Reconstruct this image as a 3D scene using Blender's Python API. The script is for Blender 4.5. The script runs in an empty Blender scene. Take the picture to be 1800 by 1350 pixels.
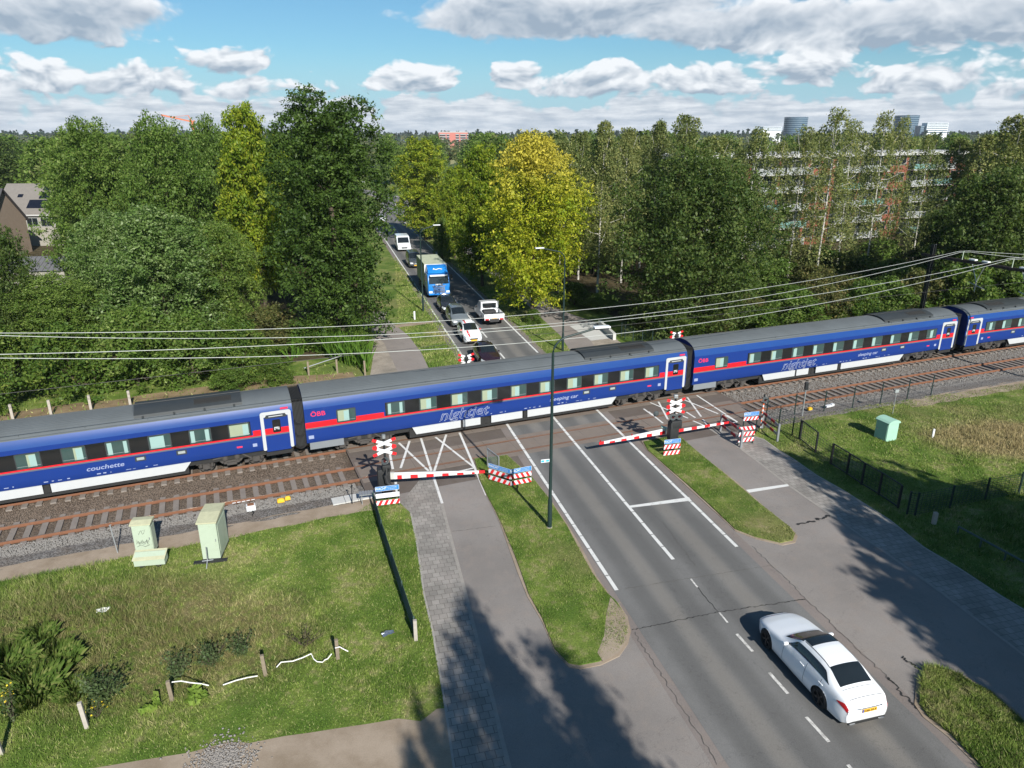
import bpy, bmesh, math, random
import numpy as np
from mathutils import Vector, Matrix, geometry

scene = bpy.context.scene
R = math.radians
rng = np.random.default_rng(7)
random.seed(7)

# ------------------------------------------------------------------ camera
CAM_H, CAM_F, CAM_PITCH = 17.0, 1248.0, R(19.3)       # metres, focal length in 1800-px frames, tilt below level
cam_d = bpy.data.cameras.new("camera"); cam = bpy.data.objects.new("camera", cam_d)
scene.collection.objects.link(cam)
cam.location = (0, 0, CAM_H); cam.rotation_euler = (math.pi/2 - CAM_PITCH, 0, 0)
cam_d.sensor_width = 36.0; cam_d.lens = 36.0*CAM_F/1800.0
cam_d.clip_start = 0.3; cam_d.clip_end = 30000
scene.camera = cam
scene.render.resolution_x, scene.render.resolution_y = 1024, 768

# ------------------------------------------------------------------ view + sun
vs = scene.view_settings
vs.view_transform = 'Standard'; vs.look = 'None'; vs.gamma = 1; vs.use_curve_mapping = False
vs.exposure = 0.62
SUN_EL = R(32.0)
SUN_AZ = math.atan2(0.39, -0.921)                       # clockwise from +Y
sun_vec = Vector((math.sin(SUN_AZ)*math.cos(SUN_EL), math.cos(SUN_AZ)*math.cos(SUN_EL), math.sin(SUN_EL)))
sl = bpy.data.lights.new("sun", 'SUN'); sl.energy = 5.0; sl.angle = R(0.53); sl.color = (1.0, 0.955, 0.88)
so = bpy.data.objects.new("sun", sl); scene.collection.objects.link(so)
so.rotation_euler = sun_vec.to_track_quat('Z', 'Y').to_euler(); so.location = (60, -120, 120)

# survey helpers: where a sight line from the camera station meets the ground / a given distance
def sight(u, v):
    a = (u-900)/CAM_F; b = (675-v)/CAM_F
    c, s = math.cos(CAM_PITCH), math.sin(CAM_PITCH)
    return np.array([a, c+b*s, -s+b*c])
def G(u, v, z=0.0):
    d = sight(u, v); k = (z-CAM_H)/d[2]; return np.array([k*d[0], k*d[1], z])
def AT(u, v, Y):
    d = sight(u, v); k = Y/d[1]; return np.array([k*d[0], Y, CAM_H+k*d[2]])
def HT(base, vtop):
    b = G(*base); return float(AT(base[0], vtop, b[1])[2])

# ------------------------------------------------------------------ node helpers
class NT:
    def __init__(s, tree): s.t = tree
    def n(s, typ, **kw):
        x = s.t.nodes.new(typ)
        for k, v in kw.items(): setattr(x, k, v)
        return x
    def put(s, sock, val):
        if isinstance(val, V): s.t.links.new(val.o, sock)
        elif isinstance(val, bpy.types.NodeSocket): s.t.links.new(val, sock)
        elif isinstance(val, (tuple, list)) and sock.type == 'RGBA' and len(val) == 3: sock.default_value = (*val, 1)
        else: sock.default_value = val
    def m(s, op, a, b=0.0, c=None, clamp=False):
        x = s.n('ShaderNodeMath', operation=op, use_clamp=clamp)
        s.put(x.inputs[0], a); s.put(x.inputs[1], b)
        if c is not None: s.put(x.inputs[2], c)
        return V(s, x.outputs[0])
    def mix(s, f, a, b, blend='MIX'):
        x = s.n('ShaderNodeMix', data_type='RGBA', blend_type=blend)
        s.put(x.inputs[0], f); s.put(x.inputs[6], a); s.put(x.inputs[7], b)
        return V(s, x.outputs[2])
    def noise(s, vec, scale, detail=4, rough=.55, dim='3D', dist=0.0):
        x = s.n('ShaderNodeTexNoise', noise_dimensions=dim)
        if vec is not None: s.put(x.inputs['Vector'], vec)
        x.inputs['Scale'].default_value = scale; x.inputs['Detail'].default_value = detail
        x.inputs['Roughness'].default_value = rough; x.inputs['Distortion'].default_value = dist
        return V(s, x.outputs['Fac'])
    def step(s, v, lo, hi):
        x = s.n('ShaderNodeMapRange', interpolation_type='SMOOTHSTEP', clamp=True)
        s.put(x.inputs[0], v); s.put(x.inputs[1], lo); s.put(x.inputs[2], hi)
        return V(s, x.outputs[0])
    def comb(s, x, y, z=0.0):
        c = s.n('ShaderNodeCombineXYZ'); s.put(c.inputs[0], x); s.put(c.inputs[1], y); s.put(c.inputs[2], z)
        return V(s, c.outputs[0])
    def sep(s, vec):
        c = s.n('ShaderNodeSeparateXYZ'); s.put(c.inputs[0], vec); return [V(s, o) for o in c.outputs]
class V:
    def __init__(s, nt, o): s.nt = nt; s.o = o
    def __add__(s, b): return s.nt.m('ADD', s, b)
    def __radd__(s, b): return s.nt.m('ADD', b, s)
    def __sub__(s, b): return s.nt.m('SUBTRACT', s, b)
    def __rsub__(s, b): return s.nt.m('SUBTRACT', b, s)
    def __mul__(s, b): return s.nt.m('MULTIPLY', s, b)
    def __rmul__(s, b): return s.nt.m('MULTIPLY', b, s)
    def __truediv__(s, b): return s.nt.m('DIVIDE', s, b)
    def __rtruediv__(s, b): return s.nt.m('DIVIDE', b, s)

# ------------------------------------------------------------------ world: sky with cumulus
w = bpy.data.worlds.new("World"); scene.world = w; w.use_nodes = True
wt = w.node_tree; wt.nodes.clear(); q = NT(wt)
sky = q.n('ShaderNodeTexSky', sky_type='NISHITA', sun_disc=False, sun_elevation=SUN_EL, sun_rotation=SUN_AZ,
          altitude=20, air_density=1.0, dust_density=0.6, ozone_density=2.0)
SKY_S = 0.10
tc = q.n('ShaderNodeTexCoord'); X, Y, Z = q.sep(tc.outputs['Generated'])
az = q.m('ARCTAN2', X, Y); el = q.m('ARCSINE', Z)
def azel(u, v):
    d = sight(u, v); d = d/np.linalg.norm(d); return math.atan2(d[0], d[1]), math.asin(d[2])
blobs = [(70,10,230,52,.95),(-120,40,150,60,.6),(20,100,80,26,.5),(275,50,60,26,.30),(402,108,78,32,.85),(92,130,64,28,.95),(225,138,80,30,.95),(318,146,52,30,.9),(430,152,95,24,.8),(20,150,90,24,.7),
         (738,136,84,32,1.0),(805,98,50,14,.30),(908,130,55,32,.9),(1000,22,330,44,1.0),(1330,40,250,38,.95),(1560,45,260,42,.95),(1760,30,200,60,.9),(1790,95,90,22,.55),
         (1060,140,120,34,.80),(1240,135,130,36,.8),(1420,120,110,34,.85),(1620,140,120,30,.85),(1780,150,120,24,.6),(600,158,120,18,.6),(955,145,70,28,.8)]
warp1 = q.noise(q.comb(az*9.0, el*16.0), 1.0, 3, .5, '2D'); 
azw = az + (warp1-.5)*.05; elw = el + (q.noise(q.comb(az*9.0+7.0, el*16.0+3.0), 1.0, 3, .5, '2D')-.5)*.03
cov = None; top = None; pv = q.comb(azw, elw)
for (u, v, ru, rv, s) in blobs:
    a0, e0 = azel(u, v); ra = ru/1248*.93*1.15; re = rv/1248*1.15
    mp = q.n('ShaderNodeMapping', vector_type='TEXTURE'); mp.inputs['Location'].default_value = (a0, e0, 0); mp.inputs['Scale'].default_value = (ra, re, 1)
    q.put(mp.inputs['Vector'], pv)
    gr = q.n('ShaderNodeTexGradient', gradient_type='SPHERICAL'); wt.links.new(mp.outputs[0], gr.inputs[0])
    gv = V(q, gr.outputs[1]); g = q.m('MULTIPLY_ADD', gv, -1.0, 2.0)*gv*s
    hy = q.m('MULTIPLY_ADD', q.sep(mp.outputs[0])[1], .55, .5, clamp=True)*g      # how high inside its own heap
    cov = g if cov is None else q.m('MAXIMUM', cov, g)
    top = hy if top is None else q.m('MAXIMUM', top, hy)
rel = top/q.m('MAXIMUM', cov, .05)
band = q.step(elw, .078, .018)*.80                     # solid bank of cloud low over the horizon
away = q.step(elw, .19, .45)*.12                       # scattered cover in the part of the sky nobody sees
cov2 = q.m('MAXIMUM', q.m('MAXIMUM', cov, band), away)
def puffs(a, e, sc):
    k = q.n('ShaderNodeTexVoronoi', feature='SMOOTH_F1', normalize=True, voronoi_dimensions='2D'); k.inputs['Scale'].default_value = 1.0; k.inputs['Detail'].default_value = 2.0
    k.inputs['Roughness'].default_value = .55; k.inputs['Lacunarity'].default_value = 2.2; k.inputs['Smoothness'].default_value = .45
    q.put(k.inputs['Vector'], q.comb(a*sc, e*sc*1.7, 2.2)); return 1.0-V(q, k.outputs['Distance'])
over = q.step(el, .088, .125)                          # high clouds: their grey undersides face us
calm = 1.0-over*.5
def density(a, e): return cov2*.95 + calm*(q.noise(q.comb(a*13.0, e*27.0), 1.0, 6, .55, '2D')-.5)*.85 + calm*(puffs(a, e, 24.0)-.72)*1.15
d0 = density(azw, elw)
d1 = density(azw+.004, elw+.010)
alpha = q.step(d0, .35, .57)
thick = q.step(d0, .40, 1.05)
det = q.m('MULTIPLY', d0-d1, 1.9)
soft = q.noise(q.comb(az*17.0, el*130.0), 1.0, 6, .58, '2D')
lowmix = q.step(el, .058, .014)
heap = rel*1.15+.04+det-thick*.08
bank = q.step(soft, .28, .74)*.50+.26+det*.25
inb = q.step(cov-band, -.10, .12)                       # inside a heap rather than in the bank
lit = heap*inb + bank*(1.0-inb)
lit = lit - over*thick*.40
lit = q.m('ADD', lit, (soft-.5)*.16, clamp=True)
cl = q.mix(lit, (.34,.42,.52), (.93,.95,.98))
skycol = q.mix(1.0, sky.outputs[0], (SKY_S,)*3, 'MULTIPLY')
skycol = q.mix(1.0, skycol, (.56,.86,.99), 'MULTIPLY')
skycol = q.mix(q.step(el, .11, .03)*.65, skycol, (.40,.63,.80))
hz = q.step(el, .03, -.01)*.4
out = q.mix(alpha*.95, skycol, cl); out = q.mix(hz, out, (.60,.68,.77))
out = q.mix(q.step(Z, -.01, -.03), out, (.05,.06,.04))
bg = q.n('ShaderNodeBackground'); q.put(bg.inputs[0], out); bg.inputs[1].default_value = 0.68
wo = q.n('ShaderNodeOutputWorld'); wt.links.new(bg.outputs[0], wo.inputs[0])
w.cycles.sampling_method = 'MANUAL'; w.cycles.sample_map_resolution = 512
scene.cycles.max_bounces = 5; scene.cycles.diffuse_bounces = 2; scene.cycles.glossy_bounces = 2
scene.cycles.transmission_bounces = 3; scene.cycles.transparent_max_bounces = 6; scene.cycles.use_denoising = True

# ------------------------------------------------------------------ materials
def lin(h):
    h = h.lstrip('#'); c = [int(h[i:i+2], 16)/255 for i in (0, 2, 4)]
    return tuple(x/12.92 if x <= .04045 else ((x+.055)/1.055)**2.4 for x in c)
def newmat(name):
    m = bpy.data.materials.new(name); m.use_nodes = True; t = m.node_tree
    p = t.nodes['Principled BSDF']; return m, NT(t), p
def pos(q): return q.n('ShaderNodeNewGeometry').outputs['Position']
def mat(name, col, rough=.6, metal=0.0, var=.12, scale=3.0, spec=.4, coat=0.0, bump=0.0, dirt=None):
    m, q, p = newmat(name)
    if isinstance(col, str): col = lin(col)
    P = q.n('ShaderNodeTexCoord').outputs['Object']
    f = q.noise(P, scale, 5, .6)
    c = q.mix(f, tuple(x*(1-var) for x in col), tuple(min(1, x*(1+var)) for x in col))
    if dirt: c = q.mix(q.step(q.noise(P, scale*.45, 6, .7), .5, .75)*dirt[1], c, dirt[0])
    q.put(p.inputs['Base Color'], c); p.inputs['Roughness'].default_value = rough
    p.inputs['Metallic'].default_value = metal; p.inputs['Specular IOR Level'].default_value = spec
    p.inputs['Coat Weight'].default_value = coat; p.inputs['Coat Roughness'].default_value = .06
    if bump:
        b = q.n('ShaderNodeBump'); b.inputs['Strength'].default_value = bump; b.inputs['Distance'].default_value = .02
        q.put(b.inputs['Height'], q.noise(P, scale*8, 4, .6)); m.node_tree.links.new(b.outputs[0], p.inputs['Normal'])
    return m
M = {}
def ML(k, *a, **kw): M[k] = mat(k, *a, **kw); return M[k]
ML('white_paint', (.64,.66,.68), .35); ML('red_paint', (.62,.02,.025), .4); ML('sign_blue', (.03,.19,.50), .35)
ML('black_metal', (.018,.02,.022), .45); ML('dark_green', (.012,.028,.026), .45); ML('grey_metal', (.26,.28,.30), .45, metal=.4)
ML('galv', (.36,.38,.39), .45, metal=.5); ML('concrete', (.36,.33,.29), .9, var=.22, scale=6, dirt=((.13,.12,.09), .7)); ML('pale_concrete', (.46,.46,.44), .9, var=.2, scale=5)
ML('glass', (.012,.016,.018), .06, spec=.8); ML('cab_green', (.37,.44,.34), .5, var=.1, dirt=((.25,.28,.17), .55)); ML('cab_green_cool', (.30,.50,.40), .45)
ML('cab_top', (.42,.42,.28), .7, var=.25, scale=6); ML('rust', (.19,.085,.042), .8, var=.3, scale=8); ML('rail_side', (.17,.075,.04), .8, var=.25, scale=6)
ML('rail_top', (.30,.22,.16), .35, metal=.7); ML('sleeper', (.19,.165,.145), .9, var=.3, scale=3); ML('rubber', (.016,.016,.017), .85)
ML('wood', (.20,.165,.12), .9, var=.35, scale=6); ML('bark', (.075,.058,.042), .95, var=.4, scale=4); ML('birch_bark', (.46,.44,.40), .85, var=.25, scale=1.2, dirt=((.05,.045,.04), .9))
ML('yellow', (.72,.42,.03), .5); ML('plate_yellow', (.80,.45,.03), .45); ML('plate_blue', (.03,.08,.35), .5); ML('lamp_white', (.74,.76,.77), .3)
ML('tail_red', (.40,.008,.012), .15, spec=.7); ML('head_glass', (.62,.66,.70), .12, spec=.8); ML('rim_dark', (.06,.062,.066), .3, metal=.7); ML('chrome', (.6,.62,.64), .15, metal=.9)
ML('car_white', (.76,.78,.80), .22, coat=.8, var=.02); ML('car_purple', (.022,.011,.016), .22, coat=.8); ML('car_grey', (.13,.15,.165), .25, coat=.7); ML('car_black', (.022,.024,.027), .22, coat=.8)
ML('car_graphite', (.05,.058,.062), .28, coat=.7); ML('truck_blue', (.012,.17,.52), .3, coat=.5); ML('tarp_green', (.36,.42,.27), .6); ML('tarp_roof', (.44,.47,.34), .7, dirt=((.16,.20,.13), .6)); ML('camper_white', (.62,.66,.68), .3, coat=.4)
ML('black_plastic', (.02,.021,.022), .6); ML('bed_black', (.03,.03,.032), .7); ML('seat_grey', (.10,.10,.10), .8)
ML('train_blue', (.011,.034,.175), .38, spec=.14, coat=.05, var=.06, scale=.7); ML('train_cant_sunlit', (.012,.048,.195), .33, spec=.25, coat=.1, var=.12, scale=1.1); ML('train_red', (.60,.012,.02), .3, coat=.4, var=.04)  # cant band: body blue painted lighter for sun and sky on its tilt
ML('train_grey', (.10,.105,.125), .4); ML('train_roof', (.092,.104,.112), .6, spec=.2, var=.16, scale=.9, dirt=((.07,.075,.075), .5)); ML('train_roof_dark', (.032,.037,.040), .55, var=.2)
ML('train_white', (.42,.435,.445), .35, var=.06, dirt=((.45,.44,.42), .35)); ML('ribbon', (.011,.012,.013), .12, spec=.7); ML('train_frame', (.035,.04,.043), .35)
ML('pane_dark', (.035,.065,.062), .07, spec=.8); ML('curtain', (.23,.35,.33), .8, var=.08); ML('blind', (.25,.29,.20), .8, var=.08)
ML('bogie', (.055,.05,.046), .85, var=.35, scale=4); ML('bellows', (.022,.023,.024), .8); ML('under', (.02,.02,.02), .9); ML('undersill', (.17,.185,.20), .5)
ML('outline', (.24,.28,.42), .5); ML('letter_outline', (.42,.46,.56), .5); ML('pink_red', (.62,.03,.075), .4); ML('display', (.28,.31,.31), .3)
ML('insul', (.75,.77,.78), .3); ML('wire', (.42,.44,.42), .5, metal=.3); ML('contact', (.05,.048,.045), .5); ML('beam_rust', (.045,.032,.028), .8, var=.3)
ML('roof_tile', (.17,.155,.14), .85, var=.2, scale=2); ML('roof_dark', (.055,.052,.055), .85, var=.2); ML('solar', (.008,.010,.017), .15, spec=.6); ML('brick_tan', (.30,.235,.18), .9, var=.2)
ML('brick_red', (.20,.066,.042), .9, var=.25, scale=1.5); ML('brick_red_far', (.46,.16,.13), .9); ML('balcony_white', (.30,.32,.32), .6); ML('balcony_teal', (.15,.28,.26), .4); ML('slab_white', (.42,.42,.41), .7)
ML('office_blue', (.045,.085,.13), .2, spec=.7); ML('office_band', (.16,.22,.27), .5); ML('office_white', (.70,.73,.75), .5); ML('crane_red', (.55,.16,.07), .5); ML('shed_roof', (.12,.12,.125), .6); ML('shed_wall', (.27,.255,.22), .7)
ML('tape', (.76,.76,.74), .6); ML('stone', (.33,.32,.30), .9, var=.35, scale=20)

# ------------------------------------------------------------------ mesh builder
col = scene.collection
class MB:
    def __init__(s): s.v = []; s.f = []; s.mi = []; s.cur = 0
    def add(s, vs, fs, mi=None):
        b = len(s.v); s.v.extend([tuple(map(float, x)) for x in vs]); s.f.extend([tuple(b+i for i in f) for f in fs])
        s.mi.extend([s.cur if mi is None else mi]*len(fs)); return s
    def box(s, c, size, rz=0.0, mi=None, M4=None):
        hx, hy, hz = [k/2 for k in size]; cs, sn = math.cos(rz), math.sin(rz); vs = []
        for z in (-hz, hz):
            for x, y in ((-hx,-hy),(hx,-hy),(hx,hy),(-hx,hy)): vs.append((c[0]+x*cs-y*sn, c[1]+x*sn+y*cs, c[2]+z))
        if M4 is not None: vs = [tuple(M4 @ Vector(v)) for v in vs]
        return s.add(vs, [(3,2,1,0),(4,5,6,7),(0,1,5,4),(1,2,6,5),(2,3,7,6),(3,0,4,7)], mi)
    def bar(s, a, b, w, h=None, mi=None, up=(0,0,1)):
        a, b = Vector(a), Vector(b); d = (b-a); L = d.length
        if L < 1e-6: return s
        d /= L; u = Vector(up)
        if abs(d.dot(u)) > .98: u = Vector((1,0,0))
        r = d.cross(u).normalized(); u = r.cross(d); h = w if h is None else h; vs = []
        for p in (a, b):
            for x, y in ((-1,-1),(1,-1),(1,1),(-1,1)): vs.append(p+r*(x*w/2)+u*(y*h/2))
        return s.add(vs, [(3,2,1,0),(4,5,6,7),(0,1,5,4),(1,2,6,5),(2,3,7,6),(3,0,4,7)], mi)
    def tube(s, pts, rad, n=8, mi=None, cap=True):
        pts = [Vector(p) for p in pts]; m = len(pts)
        if not hasattr(rad, '__len__'): rad = [rad]*m
        ref = Vector((0,0,1)); vs = []
        for i, p in enumerate(pts):
            d = (pts[min(i+1, m-1)]-pts[max(i-1, 0)]).normalized()
            u = ref if abs(d.dot(ref)) < .95 else Vector((1,0,0))
            r = d.cross(u).normalized(); u2 = r.cross(d)
            for k in range(n):
                t = 2*math.pi*k/n; vs.append(p+(r*math.cos(t)+u2*math.sin(t))*rad[i])
        fs = [(i*n+k, i*n+(k+1) % n, (i+1)*n+(k+1) % n, (i+1)*n+k) for i in range(m-1) for k in range(n)]
        if cap: fs += [tuple(range(n-1, -1, -1)), tuple((m-1)*n+k for k in range(n))]
        return s.add(vs, fs, mi)
    def prism(s, poly, z0, z1, mi=None):      # poly: list of (x, y), any winding
        A = sum(poly[i][0]*poly[(i+1) % len(poly)][1]-poly[(i+1) % len(poly)][0]*poly[i][1] for i in range(len(poly)))
        if A < 0: poly = poly[::-1]
        n = len(poly); vs = [(x, y, z0) for x, y in poly]+[(x, y, z1) for x, y in poly]
        tri = geometry.tessellate_polygon([[Vector((x, y, 0)) for x, y in poly]]); fs = []
        for t in tri:
            a, b, c = [poly[i] for i in t]
            if (b[0]-a[0])*(c[1]-a[1])-(b[1]-a[1])*(c[0]-a[0]) < 0: t = t[::-1]
            fs.append(tuple(i+n for i in t)); fs.append(tuple(t[::-1]))
        fs += [(i, (i+1) % n, (i+1) % n+n, i+n) for i in range(n)]
        return s.add(vs, fs, mi)
    def sheet(s, poly, z, mi=None):
        tri = geometry.tessellate_polygon([[Vector((x, y, 0)) for x, y in poly]]); fs = []
        for t in tri:
            a, b, c = [poly[i] for i in t]
            if (b[0]-a[0])*(c[1]-a[1])-(b[1]-a[1])*(c[0]-a[0]) < 0: t = t[::-1]
            fs.append(tuple(t))
        return s.add([(x, y, z) for x, y in poly], fs, mi)
    def plate(s, outline, M4, t=.01, mi=None):  # flat shape in a local xy plane, given thickness along local z
        b = MB(); b.prism(outline, 0, t); return s.add([tuple(M4 @ Vector(v)) for v in b.v], b.f, mi)
    def grid(s, rows, mi=None, flip=False):
        nr, nc = len(rows), len(rows[0]); vs = [p for r in rows for p in r]; fs = []
        for i in range(nr-1):
            for j in range(nc-1):
                f = (i*nc+j, i*nc+j+1, (i+1)*nc+j+1, (i+1)*nc+j); fs.append(f[::-1] if flip else f)
        return s.add(vs, fs, mi)
    def lathe(s, prof, n=24, M4=None, mi=None):  # prof: (r, z)
        vs = []; 
        for r, z in prof:
            for k in range(n):
                t = 2*math.pi*k/n; p = Vector((r*math.cos(t), r*math.sin(t), z)); vs.append(tuple(M4 @ p) if M4 is not None else tuple(p))
        m = len(prof); fs = [(i*n+k, i*n+(k+1) % n, (i+1)*n+(k+1) % n, (i+1)*n+k) for i in range(m-1) for k in range(n)]
        return s.add(vs, fs, mi)
    def build(s, name, mats, parent=None, smooth=False, bevel=0.0, loc=None, rz=0.0, kind=None):
        me = bpy.data.meshes.new(name); me.from_pydata(s.v, [], s.f)
        if not isinstance(mats, (list, tuple)): mats = [mats]
        for m in mats: me.materials.append(M[m] if isinstance(m, str) else m)
        if len(mats) > 1: me.polygons.foreach_set('material_index', s.mi)
        if bevel:
            bm = bmesh.new(); bm.from_mesh(me); bmesh.ops.remove_doubles(bm, verts=bm.verts, dist=1e-5)
            es = [e for e in bm.edges if len(e.link_faces) == 2 and e.calc_face_angle(0) > .4]
            bmesh.ops.bevel(bm, geom=es, offset=bevel, segments=2, profile=.6, affect='EDGES', clamp_overlap=True)
            bm.to_mesh(me); bm.free()
        if smooth:
            me.polygons.foreach_set('use_smooth', [True]*len(me.polygons))
            try: me.set_sharp_from_angle(angle=R(38))
            except Exception: pass
        o = bpy.data.objects.new(name, me); col.objects.link(o)
        if parent is not None: o.parent = parent
        if loc is not None: o.location = loc
        if rz: o.rotation_euler.z = rz
        if kind: o['kind'] = kind
        return o
def npmesh(name, verts, faces, mats, parent=None, kind=None, smooth=False):   # fast path, all faces the same size
    me = bpy.data.meshes.new(name); nv = len(verts); nf, k = faces.shape
    me.vertices.add(nv); me.vertices.foreach_set('co', verts.astype(np.float32).ravel())
    me.loops.add(nf*k); me.loops.foreach_set('vertex_index', faces.astype(np.int32).ravel())
    me.polygons.add(nf); me.polygons.foreach_set('loop_start', np.arange(0, nf*k, k, dtype=np.int32))
    for m in (mats if isinstance(mats, (list, tuple)) else [mats]): me.materials.append(M[m] if isinstance(m, str) else m)
    me.update(calc_edges=True); me.validate()
    o = bpy.data.objects.new(name, me); col.objects.link(o)
    if parent is not None: o.parent = parent
    if kind: o['kind'] = kind
    return o
def tag(o, label=None, cat=None, group=None, kind=None):
    for k, x in (('label', label), ('category', cat), ('group', group), ('kind', kind)):
        if x: o[k] = x
    return o
def thing(name, label, cat, loc=(0,0,0), rz=0.0, group=None):
    o = bpy.data.objects.new(name, None); col.objects.link(o); o.empty_display_size = .2
    o.location = tuple(map(float, loc)); o.rotation_euler.z = rz
    return tag(o, label, cat, group)
def copy_tree(o, parent=None):
    c = o.copy(); col.objects.link(c)
    if parent is not None: c.parent = parent
    for ch in list(o.children): copy_tree(ch, c)
    return c

# ------------------------------------------------------------------ lettering (the built-in font)
_tx = {}
def text_mesh(s, outline=False, shear=0.0, space=1.0):
    key = (s, outline, shear, space)
    if key in _tx: return _tx[key]
    c = bpy.data.curves.new('lettering', 'FONT'); c.body = s; c.size = 1.0; c.shear = shear; c.space_character = space
    c.align_x = 'CENTER'; c.align_y = 'CENTER'; c.resolution_u = 3
    if outline: c.fill_mode = 'NONE'; c.bevel_depth = .011; c.bevel_resolution = 0
    else: c.extrude = .004; c.offset = .012
    o = bpy.data.objects.new('lettering', c); col.objects.link(o); bpy.context.view_layer.update()
    me = bpy.data.meshes.new_from_object(o.evaluated_get(bpy.context.evaluated_depsgraph_get()))
    bpy.data.objects.remove(o); bpy.data.curves.remove(c); _tx[key] = me; return me
def text(s, m, parent, loc, right, up, size, sx=1.0, outline=False, shear=0.0, name='lettering'):
    me = text_mesh(s, outline, shear).copy(); me.materials.clear(); me.materials.append(M[m])
    r, u = Vector(right).normalized(), Vector(up).normalized(); n = r.cross(u)
    T = Matrix(((r.x*size*sx, u.x*size, n.x*size, loc[0]), (r.y*size*sx, u.y*size, n.y*size, loc[1]), (r.z*size*sx, u.z*size, n.z*size, loc[2]), (0,0,0,1)))
    me.transform(T); o = bpy.data.objects.new(name, me); col.objects.link(o); o.parent = parent; return o
for _s in ('nightjet',): text_mesh(_s, True, .28)
for _s in ('ÖBB', 'couchette', 'sleeping car', 'WACHT'): text_mesh(_s, False, 0.0)
# ------------------------------------------------------------------ track frame: s runs along the line (left to right), off to the north
_xs = np.linspace(-400, 420, 16401); _ys = np.where(np.abs(_xs) < 110, 37.65+.414*_xs-.00031*_xs**2, 0)
_l = -110; _r = 110
_ys = np.where(_xs <= _l, (37.65+.414*_l-.00031*_l**2)+(.414-2*.00031*_l)*(_xs-_l), _ys)
_ys = np.where(_xs >= _r, (37.65+.414*_r-.00031*_r**2)+(.414-2*.00031*_r)*(_xs-_r), _ys)
_tg = np.gradient(np.stack([_xs, _ys], 1), axis=0); _tg /= np.linalg.norm(_tg, axis=1)[:, None]
_nn = np.stack([-_tg[:, 1], _tg[:, 0]], 1); _b4 = np.stack([_xs, _ys], 1)+_nn*4.0
_s4 = np.concatenate([[0], np.cumsum(np.linalg.norm(np.diff(_b4, axis=0), axis=1))]); _s4 -= _s4[np.argmin(abs(_xs))]
def TF(s, off, z=0.0):
    x = np.interp(s, _s4, _xs); y = np.interp(s, _s4, _ys)
    nx = np.interp(s, _s4, _nn[:, 0]); ny = np.interp(s, _s4, _nn[:, 1])
    return (float(x+nx*off), float(y+ny*off), z)
def TANG(s): return math.atan2(np.interp(s, _s4, _tg[:, 1]), np.interp(s, _s4, _tg[:, 0]))

# road frame: origin on the near end of the left edge line, along = away from the camera, across = to the right
L0 = G(1084, 1038)[:2]; RA = R(104.6); RD = np.array([math.cos(RA), math.sin(RA)]); RN = np.array([math.sin(RA), -math.cos(RA)])
RDEG = RA - math.pi/2
def RF(al, ac, z=0.0): p = L0+RD*al+RN*ac; return (float(p[0]), float(p[1]), z)
def px(l, z=0.0): return [tuple(G(u, v, z)[:2]) for u, v in l]
far_pts = [(-22.5,149.7),(-24.6,160),(-24.3,170),(-25.6,182),(-29.7,203),(-36,222),(-50,245),(-70,262),(-110,285)]   # right edge line of the far bend

# ------------------------------------------------------------------ ground materials
def ground_colour(q, P, rnd=None):
    n1 = q.noise(P, .11, 6, .62); n2 = q.noise(P, .55, 5, .62); n3 = q.noise(P, 3.2, 4, .6)
    c = q.mix(q.step(n2, .36, .64), (.080,.138,.022), (.158,.212,.044))
    c = q.mix(q.step(n1, .50, .68)*.8, c, (.195,.190,.075))
    c = q.mix(q.step(n2*.5+n3*.5, .50, .66)*.7, c, (.29,.245,.14))
    sx, sy, sz = q.sep(P)
    def zone(cx, cy, rx, ry):
        dx = (sx-cx)/rx; dy = (sy-cy)/ry
        return q.step(dx*dx+dy*dy+(n2-.5)*1.6, 1.25, .35)
    z1 = zone(-14.0, 21.0, 7.5, 3.8); z2 = zone(30.0, 38.5, 6.0, 3.2)
    c = q.mix(z1*q.step(n3, .3, .62)*.8, c, (.150,.125,.060))
    c = q.mix(z2*.75, c, (.30,.225,.125))
    return c
def grass_mat(name, gain=1.0, translucent=False):
    m, q, p = newmat(name); P = pos(q)
    c = ground_colour(q, P)
    fine = q.noise(P, 14.0, 4, .7)
    if translucent:
        rnd = q.n('ShaderNodeNewGeometry').outputs['Random Per Island']
        rv_ = V(q, rnd); c = q.mix(1.0, c, q.mix(rv_, (.60,.66,.55), (1.45,1.42,1.4)), 'MULTIPLY')
        c = q.mix(q.step(rv_, .86, .92)*.5, c, (.40,.345,.19)); c = q.mix(q.step(rv_, .14, .08)*.35, c, (.03,.055,.012))
    else: c = q.mix(1.0, c, q.mix(q.step(fine, .3, .7), (.62*gain,.62*gain,.6*gain), (1.12*gain,1.12*gain,1.1*gain)), 'MULTIPLY')
    q.put(p.inputs['Base Color'], c); p.inputs['Roughness'].default_value = .85; p.inputs['Specular IOR Level'].default_value = .15
    M[name] = m; return m
grass_mat('ground_grass'); grass_mat('grass_blades', 1.0, True)
def road_coords(q, P):
    sx, sy, sz = q.sep(P)
    x = sx-float(L0[0]); y = sy-float(L0[1])
    return x*float(RN[0])+y*float(RN[1]), x*float(RD[0])+y*float(RD[1])
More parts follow.
